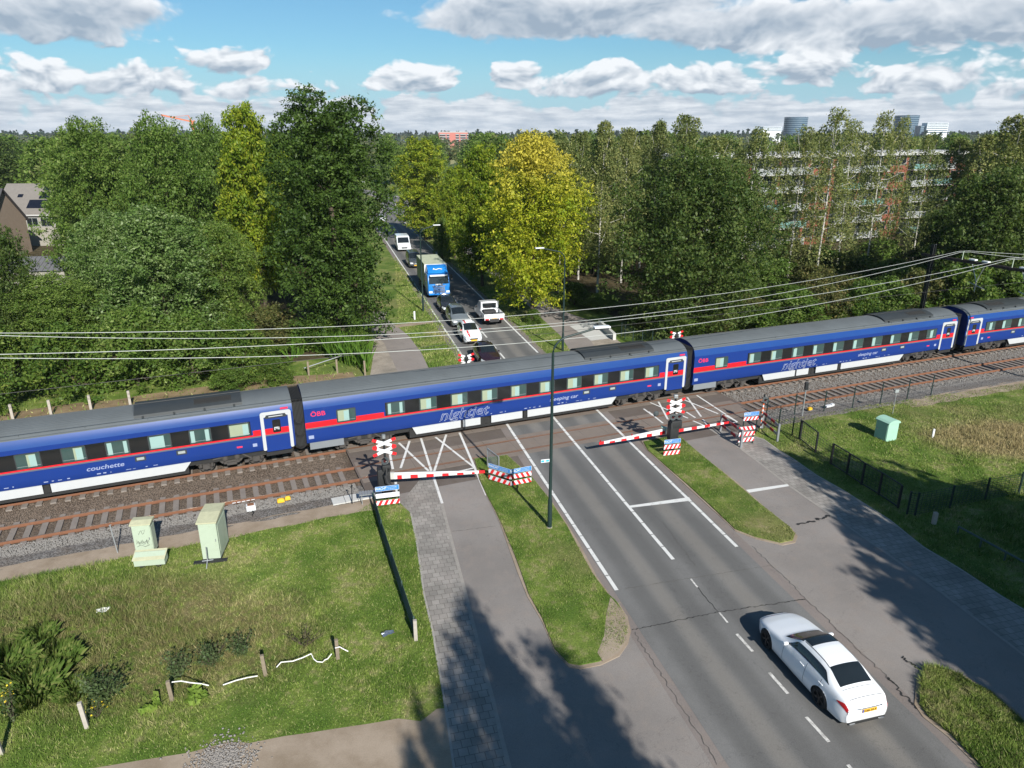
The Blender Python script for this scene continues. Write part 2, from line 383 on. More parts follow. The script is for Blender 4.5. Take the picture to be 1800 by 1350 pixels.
def asphalt(name, base, tracks=False, warm=None, brown=False):
    m, q, p = newmat(name); P = pos(q); ac, al = road_coords(q, P)
    big = q.noise(P, .22, 5, .6); mid = q.noise(P, 1.4, 5, .65); fine = q.noise(P, 55.0, 3, .7); grit = q.noise(P, 16.0, 3, .7)
    c = q.mix(q.step(big, .3, .7), tuple(x*.86 for x in base), tuple(x*1.12 for x in base))
    if warm: c = q.mix(q.step(mid, .45, .75)*.6, c, warm)
    if tracks:
        wob = (q.noise(q.comb(ac*.4, al*.05), 1.0, 3, .5)-.5)*.5
        t = ac+wob
        def lane(c0): 
            d = q.m('ABSOLUTE', t-c0); return q.step(d, .62, .12)
        tr = q.m('MAXIMUM', q.m('MAXIMUM', lane(.85), lane(2.35)), q.m('MAXIMUM', lane(3.95), lane(5.5)))
        oil = q.m('MAXIMUM', q.step(q.m('ABSOLUTE', t-1.6), .55, .1), q.step(q.m('ABSOLUTE', t-4.75), .55, .1))
        c = q.mix(tr*.58, c, tuple(x*.60 for x in base)); c = q.mix(oil*.45, c, (base[0]*1.35, base[1]*1.25, base[2]*1.12))
    c = q.mix(1.0, c, q.mix(q.step(fine, .25, .75), (.80,.80,.80), (1.18,1.18,1.18)), 'MULTIPLY')
    c = q.mix(q.step(grit, .66, .74)*.35, c, tuple(x*.55 for x in base))
    # stains, tar dribbles
    st = q.noise(P, .9, 7, .75); c = q.mix(q.step(st, .66, .78)*.45, c, tuple(x*.5 for x in base))
    cr = q.m('ABSOLUTE', q.noise(P, .33, 6, .6, dist=.4)-.5); c = q.mix(q.step(cr, .003, .001)*.22, c, (.03,.03,.03))
    q.put(p.inputs['Base Color'], c); p.inputs['Roughness'].default_value = .82; p.inputs['Specular IOR Level'].default_value = .25
    b = q.n('ShaderNodeBump'); b.inputs['Strength'].default_value = .25; b.inputs['Distance'].default_value = .006
    q.put(b.inputs['Height'], fine); m.node_tree.links.new(b.outputs[0], p.inputs['Normal']); M[name] = m
asphalt('road_asphalt', (.150,.148,.144), tracks=True)
asphalt('path_asphalt', (.235,.208,.192), warm=(.25,.215,.19))
asphalt('side_asphalt', (.215,.196,.182), warm=(.24,.205,.18))
asphalt('crossing_asphalt', (.125,.104,.090), warm=(.10,.078,.062))
asphalt('shoulder_asphalt', (.19,.165,.152), warm=(.22,.18,.15))
def pavers(name, a, b2, mort, sx=.30, sy=.30):
    m, q, p = newmat(name); P = pos(q); ac, al = road_coords(q, P)
    k = q.n('ShaderNodeTexBrick'); k.offset = .5; k.inputs['Scale'].default_value = 1.0
    k.inputs['Brick Width'].default_value = sx; k.inputs['Row Height'].default_value = sy; k.inputs['Mortar Size'].default_value = .012; k.inputs['Mortar Smooth'].default_value = .3
    k.inputs['Bias'].default_value = -.25
    q.put(k.inputs['Vector'], q.comb(ac, al)); q.put(k.inputs['Color1'], a); q.put(k.inputs['Color2'], b2); q.put(k.inputs['Mortar'], mort)
    n = q.noise(P, .7, 6, .65); c = q.mix(1.0, k.outputs['Color'], q.mix(q.step(n, .3, .7), (.72,.72,.70), (1.12,1.1,1.08)), 'MULTIPLY')
    c = q.mix(q.step(q.noise(P, 2.1, 5, .7), .58, .75)*.35, c, (.10,.10,.06))
    c = q.mix(1.0, c, q.mix(q.noise(P, 40, 3, .6), (.85,.85,.85), (1.15,1.15,1.15)), 'MULTIPLY')
    q.put(p.inputs['Base Color'], c); p.inputs['Roughness'].default_value = .85; M[name] = m
pavers('paver_slabs', (.235,.218,.203), (.31,.293,.272), (.13,.12,.105))
pavers('paver_bricks', (.30,.26,.22), (.36,.32,.28), (.17,.15,.12), .21, .105)
def loose(name, c1, c2, c3, scale, dark=(.04,.035,.03)):
    m, q, p = newmat(name); P = pos(q)
    k = q.n('ShaderNodeTexVoronoi'); k.inputs['Scale'].default_value = scale; q.put(k.inputs['Vector'], P)
    r = q.n('ShaderNodeSeparateColor'); q.put(r.inputs[0], k.outputs['Color']); rv = V(q, r.outputs[0]); d = V(q, k.outputs['Distance'])
    big = q.noise(P, .5, 6, .65)
    c = q.mix(rv, c1, c2); c = q.mix(q.step(big, .42, .66)*.6, c, c3); c = q.mix(q.step(d, .42, .75)*.7, c, dark)
    q.put(p.inputs['Base Color'], c); p.inputs['Roughness'].default_value = .95; p.inputs['Specular IOR Level'].default_value = .15
    b = q.n('ShaderNodeBump'); b.inputs['Strength'].default_value = .8; b.inputs['Distance'].default_value = .03; q.put(b.inputs['Height'], 1.0-d)
    m.node_tree.links.new(b.outputs[0], p.inputs['Normal']); M[name] = m
loose('ballast_brown', (.095,.072,.054), (.20,.16,.125), (.085,.06,.044), 15)
loose('ballast_grey', (.13,.123,.115), (.28,.265,.25), (.16,.13,.105), 15)
def dirt(name, a, b2):
    m, q, p = newmat(name); P = pos(q); n = q.noise(P, .7, 7, .65); f = q.noise(P, 22, 4, .7)
    c = q.mix(q.step(n, .3, .7), a, b2); c = q.mix(1.0, c, q.mix(f, (.78,.78,.78), (1.2,1.2,1.2)), 'MULTIPLY')
    c = q.mix(q.step(q.noise(P, 60, 2, .6), .68, .74)*.6, c, (.55,.52,.47))
    q.put(p.inputs['Base Color'], c); p.inputs['Roughness'].default_value = .95; p.inputs['Specular IOR Level'].default_value = .1; M[name] = m
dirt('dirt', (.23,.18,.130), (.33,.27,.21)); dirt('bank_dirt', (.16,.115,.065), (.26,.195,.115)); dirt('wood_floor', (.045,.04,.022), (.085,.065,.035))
m, q, p = newmat('marking'); P = pos(q)
c = q.mix(q.step(q.noise(P, 3.0, 7, .75), .50, .72)*.55, (.62,.62,.60), (.30,.29,.28)); q.put(p.inputs['Base Color'], c); p.inputs['Roughness'].default_value = .7; M['marking'] = m
m, q, p = newmat('marking_worn'); P = pos(q)
c = q.mix(q.step(q.noise(P, 7.0, 7, .8), .40, .62)*.75, (.62,.61,.58), (.20,.19,.18)); q.put(p.inputs['Base Color'], c); p.inputs['Roughness'].default_value = .75; M['marking_worn'] = m

# ------------------------------------------------------------------ the ground itself
b = MB(); ring = [(9000*math.cos(t), 9000*math.sin(t)) for t in np.linspace(0, 2*math.pi, 48, endpoint=False)]
b.sheet(ring, -.35); m_far = mat('ground_far', (.055,.085,.025), .95, var=.35, scale=.02); b.build('ground', m_far, kind='structure')
S = list(np.arange(-150, 201, 2.0)); wob = np.random.default_rng(3)
south = [TF(s, -3.3+(wob.random()-.5)*.35)[:2] for s in S]; north = [TF(s, 7.6+(wob.random()-.5)*.4)[:2] for s in S]
b = MB(); b.prism(south+[(240,-60),(-170,-60)], -.4, 0.0); b.build('meadow_ground', 'ground_grass', kind='structure')
b = MB(); b.prism(north+[(260,420),(-220,420),(-220, 0)], -.4, 0.0); b.build('verge_ground', 'ground_grass', kind='structure')
# ballast bed (profile swept along the line)
prof = [(-3.6,-.02),(-3.2,.016),(-2.5,-.04),(-1.9,-.10),(-1.25,-.16),(-.9,-.17),(5.3,-.17),(6.0,-.14),(7.2,-.02),(7.9,.01)]
def sweep(pr, s0, s1, ds, jit=0):
    rows = []
    for s in np.arange(s0, s1+.01, ds):
        rows.append([TF(s, o+(wob.random()-.5)*jit, z+(wob.random()-.5)*jit*.2) for o, z in pr])
    return rows
for nm, s0, s1 in (('ballast', -150, -9.0), ('ballast', 16.9, 200)):
    b = MB(); b.grid(sweep(prof[4:], s0, s1, 1.5, .05), flip=True, mi=0); b.grid(sweep(prof[:5], s0, s1, .75, .12), flip=True, mi=1)
    b.build(nm, ['ballast_brown', 'ballast_grey'], kind='structure')
# trodden path along the south edge of the ballast
b = MB(); rows = []
for s in np.arange(-40, -8.6, .8): rows.append([TF(s, -4.25+(wob.random()-.5)*.25, .006), TF(s, -3.05+(wob.random()-.5)*.2, .016)])
b.grid(rows, flip=True); b.build('trodden_path', 'dirt', kind='structure')
b = MB(); rows = []
for s in np.arange(27, 80, .8): rows.append([TF(s, -4.3+(wob.random()-.5)*.3, .006), TF(s, -3.1+(wob.random()-.5)*.2, .016)])
b.grid(rows, flip=True); b.build('trodden_path', 'dirt', kind='structure')
# level crossing slab
xs_ = np.linspace(-9.0, 16.9, 40)
b = MB(); b.prism([TF(s, -3.45)[:2] for s in xs_]+[TF(s, 7.75)[:2] for s in xs_[::-1]], -.3, .002); b.build('crossing_deck', 'crossing_asphalt', kind='structure')

# left foot and cycle path, its junction apron and the right-hand path, one asphalt sheet
pav_l = [(690,842),(704,885),(722,902),(733,957),(745.5,1045),(761,1112),(769,1161),(778,1212),(787,1272),(798,1350),(815,1460)]
pav_r = [(1325,767),(1342,772),(1371,793),(1393,806),(1436,836),(1484,863),(1564,914),(1622,961),(1689,1001),(1760,1048),(1800,1072),(1900,1140)]
path_l = [(757,820),(763,848),(777,885.5),(784,914),(795.5,957),(820,1050),(835.5,1112),(851,1174),(867,1232),(880,1290),(895.5,1350),(925,1460)]
path_r = [(1247,754),(1299,787),(1342,819),(1384,852),(1484,921),(1564,977),(1656,1043),(1720,1092),(1800,1152),(1900,1230)]
sd = px(pav_l)+[(0.0, -30.0), (45.0, -30.0)]+px(pav_r[::-1])
top_edge = [TF(s, -3.2)[:2] for s in np.linspace(14.6, -7.6, 24)]
b = MB(); b.sheet(sd+top_edge, .005); b.build('cycle_path', 'side_asphalt', kind='structure')
b = MB(); b.sheet(px(pav_l[1:])+px(path_l[::-1]), .009); b.build('pavement', 'paver_slabs', kind='structure')
b = MB(); b.sheet(px(path_r)+px(pav_r[::-1]), .009); b.build('pavement', 'paver_slabs', kind='structure')
# concrete edging strips beside the paths
def strip(bm_, pts, w, z, mi=None):
    pts = [np.array(p[:2]) for p in pts]
    for k_, (a, c) in enumerate(zip(pts[:-1], pts[1:])):
        d = (c-a)/np.linalg.norm(c-a); n = np.array([-d[1], d[0]])*w/2; z_ = z+.0004*(k_ % 2)
        bm_.add([(*(a-n), z_), (*(c-n), z_), (*(c+n), z_), (*(a+n), z_)], [(0,1,2,3)], mi)
for l, nm in ((path_l[2:], 'kerb_strip'), (path_r, 'kerb_strip')):
    b = MB(); strip(b, px(l), .13, .014); b.build(nm, mat('kerb_concrete', (.27,.25,.225), .9, var=.25, scale=4), kind='structure')
b = MB(); strip(b, px(pav_l[2:]), .07, .013); strip(b, px(pav_r), .07, .013); b.build('kerb_strip', mat('kerb_stone', (.30,.285,.26), .9, var=.3, scale=5), kind='structure')

# carriageway: straight to the bend, then round it
def lineR(ac):           # polyline along the road at a lateral position
    pts = [RF(al, ac)[:2] for al in np.arange(-34, 131, 6.0)]
    fp = [np.array(p) for p in far_pts]; c0 = np.array(RF(131, 6.3)[:2])
    chain = [c0]+fp
    for i in range(1, len(chain)):
        d = chain[min(i+1, len(chain)-1)]-chain[i-1]; d = d/np.linalg.norm(d); n = np.array([d[1], -d[0]])
        pts.append(tuple(chain[i]+n*(ac-6.3)))
    return pts
def band(bm_, a0, a1, z, mi=None):
    A, B2 = lineR(a0), lineR(a1)
    for i in range(len(A)-1):
        bm_.add([(*A[i], z), (*B2[i], z), (*B2[i+1], z), (*A[i+1], z)], [(0,1,2,3)], mi)
b = MB(); band(b, -.55, 6.9, .007); b.build('road_shoulder', 'shoulder_asphalt', kind='structure')
b = MB(); band(b, -.12, 6.45, .011); b.build('road', 'road_asphalt', kind='structure')
# far side path and verge details
nl = [(651,658),(655.6,630),(640,606),(622,590),(640,565),(654,548),(680,548),(676,559),(693,570),(718,590),(740,619),(753,646),(760,668),(648,690)]
b = MB(); b.sheet(px(nl), .005); b.build('cycle_path', 'path_asphalt', kind='structure')
b = MB(); b.sheet(px([(651,658),(655.6,630),(640,606),(628,590),(650,575),(662,590),(675,603),(688,630),(700,655),(703,680),(648,690)]), .009); b.build('pavement', 'paver_bricks', kind='structure')
b = MB(); b.sheet(px([(693,571),(765,563.5),(767,567.5),(697,576)]), .006); b.build('path', 'dirt', kind='structure')
nr = [(941,549),(985,590),(1003,618),(1025,640),(1095,640),(1090,602),(1053,568),(1015,556),(985,545),(940,510),(880,465),(820,420),(795,402),(770,402),(800,430),(850,470),(905,515)]
b = MB(); b.sheet(px(nr), .005); b.build('cycle_path', 'path_asphalt', kind='structure')
b = MB(); b.sheet(px([(1001,573),(1045.6,567),(1078,594),(1039,599)]), .009); b.build('pavement', 'pale_concrete', kind='structure')
b = MB(); b.sheet(px([(1039,599.5),(1078,594.5),(1093,603),(1110,640),(1060,640)]), .009); b.build('pavement', 'paver_bricks', kind='structure')

# raised grass islands with earth rims
def island(pts, name):
    P = px(pts); c = np.mean(P, axis=0)
    b = MB(); b.prism(P, -.05, .03); b.build(name, 'dirt', kind='structure')
    Q = [tuple(c+(np.array(p)-c)*(1-.16/np.linalg.norm(np.array(p)-c))) for p in P]
    b = MB(); b.prism(Q, -.05, .07); b.build(name, 'ground_grass', kind='structure'); return Q
isl_a = [(833,806),(842,843),(854,870),(868,897),(879,921),(898,974),(910,1008),(927,1050),(953,1094),(975.6,1148),(1000,1173),(1020,1176.7),(1055.6,1170),(1089,1154),(1104,1132),(1109,1110),(1103,1085.6),(1089,1063),(1073,1048),(1049,1014),(1022,963),(998,923),(964,874),(935.6,839),(891,800)]
isl_b = [(1128,776),(1136,791),(1178,829),(1201,850),(1262,905.6),(1293,934.4),(1329,948),(1375.6,959),(1398,954.4),(1402,943),(1392,930),(1342,890),(1298,850),(1244,809),(1194,768),(1187,764)]
isl_c = [(1620,1170),(1647,1171),(1684,1183),(1747,1217),(1798,1261),(1860,1320),(1900,1400),(1790,1440),(1720,1350),(1667,1297),(1622,1261),(1607,1239),(1611,1194)]
ISL = [island(isl_a, 'verge_island'), island(isl_b, 'verge_island'), island(isl_c, 'verge_island')]
b = MB(); b.sheet(px([(1073,1052),(1103,1086),(1107,1110),(1102,1130),(1087,1152),(1060,1166),(1050,1150),(1062,1120),(1066,1080)]), .075); b.build('bare_earth', 'dirt', kind='structure')
# dirt track bottom left
dt = [(150,1353),(244,1337),(333,1323),(400,1304),(440,1306),(500,1294),(545,1288),(589,1281),(650,1272),(700,1263),(740,1268),(768,1246),(782,1245),(798,1350),(812,1460)]
DIRT = px(dt)+[(-2.0, -25.0), (-14.0, -25.0), (-14.0, 12.0)]
b = MB(); b.sheet(DIRT, .004); b.build('dirt_track', 'dirt', kind='structure')

# ------------------------------------------------------------------ rails, sleepers, crossing panels
for off in (0.0, 4.0):
    b = MB()
    for s in np.arange(-60, 90, .62):
        if -9.6 < s < 17.2: continue
        x, y, z = TF(s, off); b.box((x, y, -.17), (.26, 2.5, .16), TANG(s))
    b.build('sleepers', 'sleeper', kind='structure')
    for d in (-.7525, .7525):
        pts = [s for s in np.arange(-110, 150, 2.0)]
        b = MB()
        for s0, s1 in zip(pts[:-1], pts[1:]):
            A, B2 = TF(s0, off+d), TF(s1, off+d)
            b.bar((A[0], A[1], -.045), (B2[0], B2[1], -.045), .07, .13, 0); b.bar((A[0], A[1], .021), (B2[0], B2[1], .021), .055, .006, 1)
            b.bar((A[0], A[1], -.10), (B2[0], B2[1], -.10), .14, .03, 0)
        b.build('rail', ['rail_side', 'rail_top'], kind='structure')
for off in (0.0, 4.0):
    for a0, a1, nm in ((-.62, .62, 'panel_deck'), (-1.30, -.84, 'panel_deck'), (.84, 1.30, 'panel_deck')):
        b = MB(); k = 0
        for s in np.arange(-8.9, 16.6, 1.5):
            s1 = min(s+1.485, 16.8); q4 = [TF(s, off+a0)[:2], TF(s1, off+a0)[:2], TF(s1, off+a1)[:2], TF(s, off+a1)[:2]]
            b.prism(q4, -.02, .014)
        b.build(nm, mat('crossing_panel', (.175,.145,.122), .85, var=.18, scale=1.6, dirt=((.15,.10,.07), .5)), kind='structure')
    for d in (-.7525-.055, .7525+.055, -.7525+.07, .7525-.07):
        b = MB(); strip(b, [TF(s, off+d)[:2] for s in np.arange(-8.8, 16.9, 1.0)], .05, .016); b.build('flange_groove', 'rust', kind='structure')

# ------------------------------------------------------------------ painted markings
def mark(segs, w, z=.019, m='marking', name='road_marking'):
    b = MB()
    for i_, pts in enumerate(segs): strip(b, pts, w, z+.0009*(i_ % 9))
    return b.build(name, m, kind='structure')
segs = []
def dashed(ac, a0, a1, L, gap):
    a = a0
    while a < a1:
        e = min(a+L, a1); segs.append([RF(a, ac)[:2], RF(e, ac)[:2]]); a += L+gap
dashed(0.0, 0.0, 22.5, 1.0, .045); dashed(6.3, 1.6, 24.0, 1.0, .045); dashed(3.15, 1.4, 23.0, 1.0, .05)
mark(segs, .16)
segs = [lineR(0.03)[11:]]; segs += [lineR(6.27)[11:]]; mark(segs, .15)
segs = []; dashed(3.15, 34, 150, 3.0, 2.0) if False else None
for i in range(26):
    a = 30.5+i*3.55; segs.append([RF(a, 3.2)[:2], RF(a+2.2, 3.2)[:2]])
cl = lineR(3.2)[30:]; segs += [[cl[i], tuple((np.array(cl[i])*.45+np.array(cl[i+1])*.55))] for i in range(0, len(cl)-1)]
mark(segs, .14)
segs = []
for A, B2 in (((1295,1115),(1323,1146)),((1352,1183),(1385,1220)),((1417,1261),(1457,1305))): segs.append(px([A, B2]))
segs.append(px([(1490,1345),(1535,1400)])); mark(segs, .11, m='marking_worn')
mark([px([(1264,1077),(1279,1095)]), px([(1214,1018),(1226,1033)])], .07, m='marking_worn')
b = MB(); b.sheet(px([(1105.6,889.6),(1211,874.5),(1215,880.5),(1109,893)]), .0195); b.build('stop_line', 'marking', kind='structure')
b = MB(); b.sheet(px([(1309,862),(1384,851.5),(1387,855),(1314,867)]), .0195); b.build('stop_line', 'marking', kind='structure')
Z1 = lambda x, y: (600+x/4.5, 750+y/4.5); Z8 = lambda x, y: (1140+x/6.923, 680+y/6.923)
segs = [px([Z1(*a), Z1(*c)]) for a, c in (((384,220),(408,338)),((455,130),(690,352)),((540,115),(470,330)),((630,95),(712,352)),((745,85),(1058,330)),((830,65),(735,355)),((935,50),(1056,330)),((865,372),(1055,328)),((720,370),(798,610)),((1056,330),(1148,545)),((430,440),(440,520)))]
mark(segs, .13)
segs = [px([Z8(*a), Z8(*c)]) for a, c in (((585,105),(1080,430)),((1080,430),(1000,442)),((930,350),(1075,425)),((470,130),(640,365)),((430,160),(845,330)),((20,195),(480,385)),((120,185),(235,400)),((460,310),(570,380)),((660,400),(740,500)),((540,415),(700,485)),((0,305),(175,445)),((-60,270),(50,350)))]
mark(segs, .12)
# cracks across the carriageway
ML('tar', (.022,.022,.022), .8); ML('seam', (.085,.08,.074), .85)
def crack(a, c, w, amp, n, seed, m='tar'):
    r = np.random.default_rng(seed); A, C2 = G(*a)[:2], G(*c)[:2]; d = (C2-A); nrm = np.array([-d[1], d[0]])/np.linalg.norm(d)
    pts = [A+d*t+nrm*(r.random()-.5)*amp for t in np.linspace(0, 1, n)]
    b = MB()
    for p0, p1 in zip(pts[:-1], pts[1:]): strip(b, [p0, p1], w*(.5+r.random()), .0185+.0003*(r.random() < .5))
    b.build('crack', m, kind='structure')
crack((1111,1108),(1262,1076.5), .026, .07, 46, 1); crack((1262,1076.5),(1415,1054), .032, .07, 46, 2); crack((1096,1035.6),(1355,994.4), .018, .06, 60, 3, 'seam')
crack((1114,1112),(1262,1345), .02, .12, 40, 4, 'seam'); crack((1226,1033),(1262,1076), .025, .06, 14, 5); crack((1165,918),(1222,995), .015, .08, 20, 6, 'seam')
crack((1322,961),(1382,1019), .02, .1, 20, 7, 'seam'); crack((1382,1019),(1560,1192), .018, .14, 44, 8, 'seam'); crack((1560,1192),(1613,1248), .05, .16, 22, 9)
crack((1585,1155),(1618,1180), .06, .2, 16, 10); crack((1400,922),(1432,916), .09, .1, 8, 11); crack((1436,914),(1456,906), .12, .25, 8, 12)
crack((795,935),(872,925), .02, .05, 14, 13, 'seam')
# ------------------------------------------------------------------ the train: one coach with all its parts, then its fellows
CL = 24.85                                             # coach body length
BODY = [(1.33,.96),(1.39,1.12),(1.41,1.35),(1.41,2.2),(1.41,2.98)]
CANT = [(1.412,2.98),(1.385,3.10),(1.335,3.26),(1.28,3.40)]
ROOF = [(1.28,3.40),(1.20,3.50),(1.02,3.64),(.75,3.755),(.4,3.83),(0,3.85)]
def shell(prof, x0, x1, closed_top=False, inset=0.0):
    b = MB(); rows = []
    P = [(-y, z) for y, z in prof]
    if closed_top: P = P+[(y, z) for y, z in prof[::-1][1:]]
    xs2 = np.linspace(x0, x1, 9)
    b.grid([[(x, y, z) for y, z in P] for x in xs2], flip=False)
    if not closed_top: b.grid([[(x, y, z) for y, z in prof] for x in xs2], flip=True)
    return b
def facebox(b, x0, x1, z0, z1, t=.004, y=1.41, sides=(-1,), mi=None):
    for sd_ in sides: b.box(((x0+x1)/2, sd_*(y+t/2), (z0+z1)/2), (x1-x0, t, z1-z0), mi=mi)
    return b
def rrect(x0, x1, z0, z1, r, n=4):
    out = []
    for cx, cz, a0 in ((x1-r, z1-r, 0), (x0+r, z1-r, 90), (x0+r, z0+r, 180), (x1-r, z0+r, 270)):
        for k in range(n+1): a = R(a0+90*k/n); out.append((cx+r*math.cos(a), cz+r*math.sin(a)))
    return out
def side_plate(b, outline, t, y, sides=(-1,), mi=None):
    for sd_ in sides:
        T = Matrix(((1,0,0,0),(0,0,-1,-y),(0,1,0,0),(0,0,0,1))) if sd_ < 0 else Matrix(((1,0,0,0),(0,0,1,y),(0,1,0,0),(0,0,0,1)))
        b.plate(outline, T, t, mi)
WIN0, WP, WW = 4.50, 1.894, 1.07
def bogie(parent, cx, wb=2.5):
    b = MB()
    for x in (cx-wb/2, cx+wb/2):
        for y in (-.75, .75):
            T = Matrix.Translation((x, y, .44)) @ Matrix.Rotation(math.pi/2, 4, 'X')
            b.lathe([(0,-.07),(.36,-.07),(.40,-.05),(.43,.0),(.42,.06),(.2,.07),(0,.07)], 20, T)
        b.tube([(x,-.8,.44),(x,.8,.44)], .09, 8)
        for y in (-1.05, 1.05):
            b.box((x, y, .46), (.34,.22,.3)); T = Matrix.Translation((x, y*1.09, .46)) @ Matrix.Rotation(math.pi/2, 4, 'X'); b.lathe([(0,-.06),(.15,-.06),(.15,.06),(0,.06)], 12, T)
            b.tube([(x+.28,y,.40),(x+.28,y,.80)], .075, 8); b.tube([(x-.28,y,.40),(x-.28,y,.80)], .075, 8)
    for y in (-1.02, 1.02):
        b.bar((cx-wb/2-.5,y,.66),(cx-.55,y,.70),.16,.16); b.bar((cx-.55,y,.70),(cx-.4,y,.50),.16,.16); b.bar((cx-.4,y,.50),(cx+.4,y,.50),.16,.2)
        b.bar((cx+.4,y,.50),(cx+.55,y,.70),.16,.16); b.bar((cx+.55,y,.70),(cx+wb/2+.5,y,.66),.16,.16)
        b.tube([(cx-.3,y*1.05,.66),(cx-.3,y*1.05,.98)], .17, 10); b.tube([(cx+.3,y*1.05,.66),(cx+.3,y*1.05,.98)], .17, 10)
        b.tube([(cx-.9,y*1.12,.78),(cx-.3,y*1.12,.86)], .05, 6); b.tube([(cx+1.0,y*1.12,.55),(cx+.5,y*1.12,.92)], .045, 6)
        b.box((cx, y*1.1, .42), (.5,.1,.16)); b.box((cx+.75, y*1.06, .40), (.22,.16,.12))
    b.box((cx, 0, .62), (1.2,1.7,.18))
    return b.build('bogie', 'bogie', parent, smooth=True)
def make_coach(flip=False, kind='sleeper'):
    root = thing('railway_coach', '', 'railway coach', group='coaches of the blue night train')
    X = (lambda x: CL-x) if flip else (lambda x: x)
    def ex(a, c): a, c = X(a), X(c); return (min(a, c), max(a, c))
    # body shell and ends
    b = shell(BODY, 0, CL)
    for x in (0.0, CL):
        pr = [(1.33,.96),(1.41,1.35),(1.41,2.98),(1.28,3.40),(1.02,3.64),(.4,3.83)]
        loop = [(x, -y, z) for y, z in pr]+[(x, y, z) for y, z in pr[::-1]]
        b.add(loop, [tuple(range(len(loop))) if x == 0 else tuple(range(len(loop)-1, -1, -1))])
    b.grid([[(x, -1.33, .96), (x, 1.33, .96)] for x in (0, CL)], flip=True)
    body = b.build('body', 'train_blue', root, smooth=True)
    shell(CANT, 0, CL).build('cant_panel', 'train_cant_sunlit', root, smooth=True)
    b = shell(ROOF, 0, CL, True)
    for y in np.linspace(-1.12, 1.12, 17):
        zt = np.interp(abs(y), [r[0] for r in ROOF[::-1]], [r[1] for r in ROOF[::-1]])
        x0, x1 = (0.02, 17.2) if not flip else (CL-17.2, CL-.02)
        b.box(((x0+x1)/2, y, zt+.004), (x1-x0, .022, .026))
    for y in (-1.24, 1.24): b.box((CL/2, y, 3.462), (CL-.02, .05, .03))
    for x in np.arange(1.4, CL, 2.75): b.tube([(x, -1.15, 3.52), (x, -1.15, 3.60)], .025, 6)
    roof = b.build('roof', 'train_roof', root, smooth=True)
    # roof unit at the door end
    x0, x1 = ex(17.3, 22.4); b = MB()
    for y in (-1, 1): b.box(((x0+x1)/2, y*1.0, 3.655), (x1-x0-.3, .05, .05)); 
    pr = [(1.06,3.60),(1.02,3.76),(.72,3.90),(.35,3.965),(0,3.97)]; P = [(-y, z) for y, z in pr]+[(y, z) for y, z in pr[::-1][1:]]
    b.grid([[(x, y, z) for y, z in P] for x in np.linspace(x0, x1, 5)])
    for x in (x0, x1): b.add([(x, y, z) for y, z in P], [tuple(range(len(P)))])
    for x in np.linspace(x0+.4, x1-.4, 4):
        for y in (-1.08, 1.08): b.tube([(x, y*.98, 3.66), (x, y*1.06, 3.66)], .055, 8)
    unit = b.build('roof_unit', 'train_roof_dark', roof, smooth=True)
    vx0, vx1 = ex(20.1, 21.9); b = MB()
    for i in range(9):
        y = -.78+.1*i*.62
        zt = np.interp(abs(y), [0,.35,.72,1.02], [3.97,3.965,3.90,3.76]); b.box(((vx0+vx1)/2, y, zt+.012), (vx1-vx0, .03, .02))
    b.build('vent', 'under', unit)
    # stripes
    rb = MB(); x0, x1 = ex(0.01, WIN0-.16); facebox(rb, x0, x1, 1.86, 2.19, .004)
    xr0 = WIN0+9*WP+WW
    x0, x1 = ex(xr0+.12, CL-1.72); facebox(rb, x0, x1, 1.86, 2.19, .004)
    x0, x1 = ex(WIN0-.16, xr0+.12); facebox(rb, x0, x1, 1.86, 1.935, .004)
    rb.build('red_stripe', 'train_red', body)
    gb = MB(); x0, x1 = ex(0.01, CL-1.72); facebox(gb, x0, x1, 1.775, 1.857, .0035); gb.build('grey_stripe', 'train_grey', body)
    # window ribbon and windows
    b = MB(); x0, x1 = ex(WIN0-.08, xr0+.04); facebox(b, x0, x1, 1.938, 2.745, .006); b.build('window_ribbon', 'ribbon', body)
    r2 = np.random.default_rng(5 if not flip else 9)
    def window(xa, style):
        a, c = ex(xa, xa+WW)
        f = MB(); side_plate(f, rrect(a, c, 1.945, 2.735, .07), .012, 1.4165)
        fo = f.build('window', 'train_frame', root)
        g = MB(); side_plate(g, rrect(a+.045, c-.045, 1.99, 2.69, .05), .004, 1.4285); g.build('pane', 'pane_dark', fo)
        if style:
            for (u0, u1) in style:
                k = MB(); side_plate(k, [(a+.06+u0*(c-a-.12), 2.03), (a+.06+u1*(c-a-.12), 2.03), (a+.06+u1*(c-a-.12), 2.66), (a+.06+u0*(c-a-.12), 2.66)], .003, 1.4325)
                k.build('curtain' if len(style) > 1 else 'blind', 'curtain' if len(style) > 1 else 'blind', fo)
            if len(style) == 1:
                k = MB(); u0, u1 = style[0]; a2 = a+.06+(u1-.30)*(c-a-.12); c2 = a+.06+u1*(c-a-.12)
                side_plate(k, [(a2, 2.03), (c2, 2.03), (c2, 2.62), (a2, 2.62)], .002, 1.4355); k.build('curtain', 'curtain', fo)
        k = MB(); facebox(k, a+.05, c-.05, 2.075, 2.09, .003, 1.438); k.build('rail', 'galv', fo)
    styles = [[(.02,.2),(.72,.9)], [(.03,.68)], [(.03,.70)], [(.03,.66)], [(.02,.55)], [(.05,.68)], [(.03,.70)], [(.03,.60)], [(.03,.68)], [(.03,.62)]]
    if kind == 'couchette': styles = [[(.02,.2),(.76,.93)], [(.05,.55)], [(.02,.22),(.74,.95)], None, [(.45,.85)], [(.5,.9)], [(.03,.25),(.78,.95)], [(.04,.2),(.20,.72)], [(.02,.22),(.75,.95)], [(.0,.98)]]
    if kind == 'plain': styles = [[(.03,.40)], [(.03,.42)], [(.20,.40)], [(.03,.33)], [(.03,.30)], [(.1,.34)], [(.06,.30)], [(.05,.27)], [(.08,.26)], [(.55,.66)]]
